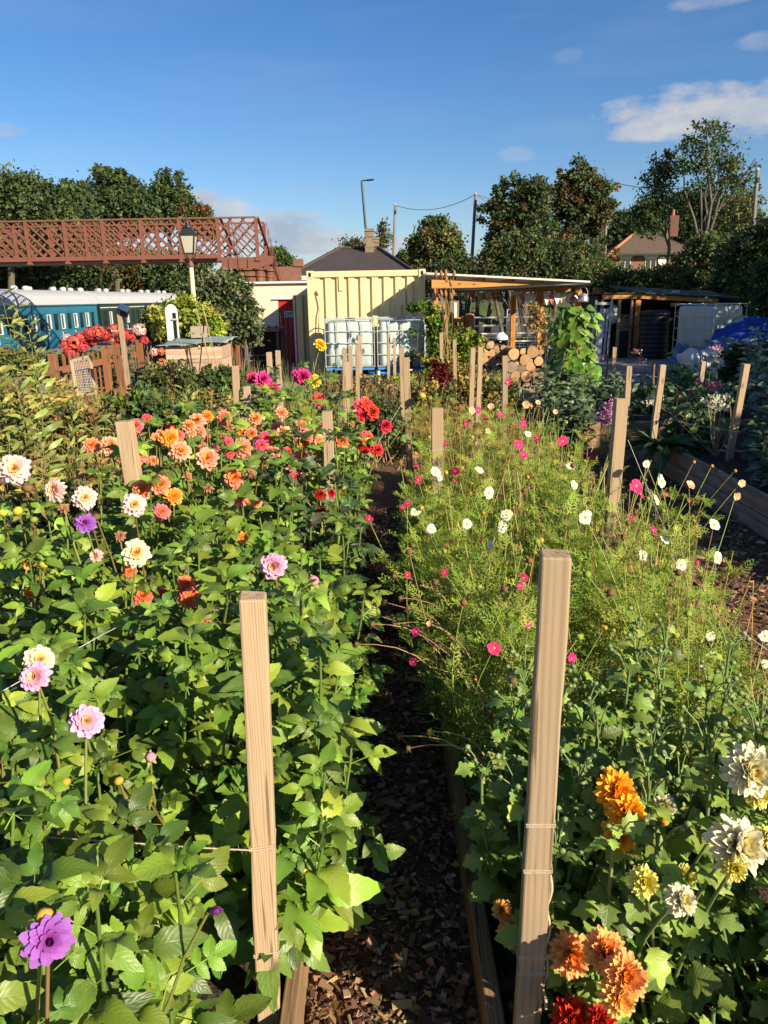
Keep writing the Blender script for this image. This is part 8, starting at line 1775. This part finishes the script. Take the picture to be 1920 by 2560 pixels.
# dark red amaranth tassels, plants of the shaded right-hand beds
leafy('amaranth', 'dark crimson tasselled plant in front of the wrapped tank', 'plant', 9.6, [(1095, 928, 20, 26), (1110, 950, 14, 20)], 1300, .045, [(.16, .012, .015), (.11, .01, .012), (.22, .02, .02)], 505, clump=.2, limbs=8, tr=.012, twig=.002)
b = U(1440, 1060, 8.4); clump('silver_bush', 'grey-green bushy plant between the beans and the outer stake', 'plant', (b.x - .1, 8.4, .02), .86, .45, 26, 'silver', .13, .08, 601, step=.05, group='plants in the shaded beds', elev=.6)
b = U(1530, 1000, 9.2); clump('silver_bush', 'grey-green plant with lance leaves behind the outer stake', 'plant', (b.x, 9.2, .3), .42, .4, 20, 'silver', .14, .08, 602, step=.06, group='plants in the shaded beds', elev=.6)
def straps():
    rr = random.Random(6); p = U(1655, 1110, 6.9); b = Vector((p.x, 6.9, .26)); t = empty('strap_leaved_plant', b, 0, 'rosette of long dark strap leaves at the corner of the grey bed', 'plant')
    for k in range(46):
        a = rr.uniform(0, 6.28); e = rr.uniform(.25, 1.3); put_leaf(t, 'strap', b + Vector((.03 * math.cos(a), .03 * math.sin(a), .02)), (math.cos(a), math.sin(a), e), (0, 0, 1), rr.uniform(.26, .42), rr)
straps()
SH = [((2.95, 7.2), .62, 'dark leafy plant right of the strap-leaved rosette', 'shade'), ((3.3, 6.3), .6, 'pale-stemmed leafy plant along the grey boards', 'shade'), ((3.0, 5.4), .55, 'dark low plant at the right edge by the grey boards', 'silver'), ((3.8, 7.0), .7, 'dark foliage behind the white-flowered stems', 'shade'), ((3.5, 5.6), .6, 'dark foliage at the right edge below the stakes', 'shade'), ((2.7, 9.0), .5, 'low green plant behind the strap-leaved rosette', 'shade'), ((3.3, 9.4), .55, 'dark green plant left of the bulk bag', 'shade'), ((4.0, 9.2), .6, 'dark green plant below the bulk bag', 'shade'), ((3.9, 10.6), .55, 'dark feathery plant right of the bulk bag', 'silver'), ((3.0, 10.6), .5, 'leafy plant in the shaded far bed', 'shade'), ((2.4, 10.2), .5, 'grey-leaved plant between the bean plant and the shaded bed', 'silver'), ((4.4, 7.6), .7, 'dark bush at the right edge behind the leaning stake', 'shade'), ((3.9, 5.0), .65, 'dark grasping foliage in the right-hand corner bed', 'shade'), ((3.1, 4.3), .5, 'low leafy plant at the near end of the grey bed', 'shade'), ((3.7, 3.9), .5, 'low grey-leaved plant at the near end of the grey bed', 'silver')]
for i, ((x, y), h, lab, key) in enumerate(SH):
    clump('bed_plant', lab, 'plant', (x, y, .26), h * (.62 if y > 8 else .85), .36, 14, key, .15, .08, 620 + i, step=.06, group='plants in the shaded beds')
b = U(1720, 945, 10.9); t = clump('nasturtium', 'fresh green round-leaved plant left of the bulk bag', 'plant', (b.x, 10.9, .26), .42, .3, 14, 'bean', .13, .09, 640, step=.06, group='plants in the shaded beds')
b = U(1905, 950, 9.8); clump('variegated_plant', 'cream-variegated leafy plant at the right edge below the blue tarpaulin', 'plant', (b.x + .05, 9.8, .2), 1.0, .3, 20, 'variegated', .12, .08, 641, step=.06, group='plants in the shaded beds')
leafy('fennel_bush', 'dark feathery bush right of the bulk bag', 'plant', 12.6, [(1860, 900, 45, 35), (1890, 930, 45, 35), (1830, 940, 40, 20)], 5000, .06, DKG + MIDG[:1], 642, clump=.14, limbs=10, tr=.02, group='plants in the shaded beds')
leafy('fennel_bush', 'dark green feathery growth in front of the bulk bag', 'plant', 10.2, [(1650, 1000, 60, 25), (1750, 1010, 70, 25), (1840, 1015, 60, 30)], 6000, .05, DKG + MIDG[:1], 643, clump=.14, limbs=10, tr=.015, group='plants in the shaded beds')
def umbels(lab, base, heads, cols, seed, hs, cat='flowers', name='white_flowered_stems', stemc=(.33, .24, .13)):
    rr = random.Random(seed); rg = np.random.default_rng(seed); b = Vector(base); t = empty(name, b, 0, lab, cat)
    me = None; n = 46; P = np.stack([rg.normal(0, .33, n), rg.normal(0, .33, n), rg.normal(0, .15, n)], 1); Vv, Ff, C = scatter(kiteV, kiteF, frames(P, rg.normal(0, 1, (n, 3)), rg.normal(0, .5, (n, 3)) + np.array((0, -.3, 1)), .34 * rg.uniform(.6, 1.2, n)), jit(cols, n, rg, .1, .04)); me = np_mesh(name + '_head', Vv, Ff, col=C, mat=m_petal)
    for px, py, Y in heads:
        p = U(px, py, Y); stem_obj(t, curve_pts(b, p, (rr.uniform(-.08, .08), 0, 0), 5), .005, .0025, stemc, n=4); put('flower_head', me, t, M=orient(p - b, (.1, -.4, .9), hs * rr.uniform(.8, 1.2), rr.uniform(0, 6)))['kind'] = 'stuff'
b = U(1790, 1150, 6.6); umbels('bare branching stems topped with creamy white flower clusters', (b.x, 6.6, .26), [(1768, 1005, 6.6), (1790, 1000, 6.5), (1808, 990, 6.6), (1822, 998, 6.6), (1780, 1018, 6.5), (1812, 1018, 6.6), (1625, 1003, 7.2), (1645, 992, 7.3), (1800, 1010, 6.4)], [(.62, .63, .45), (.5, .53, .36), (.7, .7, .55)], 81, .085)
b = U(1525, 1070, 7.4); umbels('lilac-pink snapdragon spikes beside the outer cosmos stake', (b.x, 7.4, .02), [(1510, 1035, 7.4), (1515, 1022, 7.4), (1522, 1045, 7.4), (1530, 1012, 7.4), (1506, 1050, 7.4), (1527, 1030, 7.4), (1518, 1055, 7.4), (1534, 1003, 7.4)], [(.55, .22, .42), (.62, .32, .52), (.45, .16, .34)], 82, .085, name='snapdragon', stemc=(.1, .13, .05))
b = U(1770, 990, 8.8); umbels('dusty pink flat flower heads in front of the bulk bag', (b.x, 8.8, .26), [(1750, 958, 8.8), (1765, 962, 8.8), (1785, 965, 8.8), (1795, 960, 8.8), (1730, 985, 8.6), (1706, 1000, 8.4), (1822, 1020, 8.2), (1700, 990, 8.6), (1780, 972, 8.7)], [(.45, .16, .2), (.55, .25, .28), (.4, .12, .16)], 83, .09, name='sedum', stemc=(.14, .12, .06))
b = U(1790, 930, 9.4); umbels('tall thin stem with small pink heads before the bulk bag print', (b.x, 9.4, .26), [(1788, 871, 9.4), (1795, 872, 9.4), (1590, 878, 10.5), (1600, 900, 10.5)], [(.6, .3, .35), (.7, .4, .42)], 84, .08, name='pink_scabious', stemc=(.2, .2, .1))
print('COUNTS', COUNT)
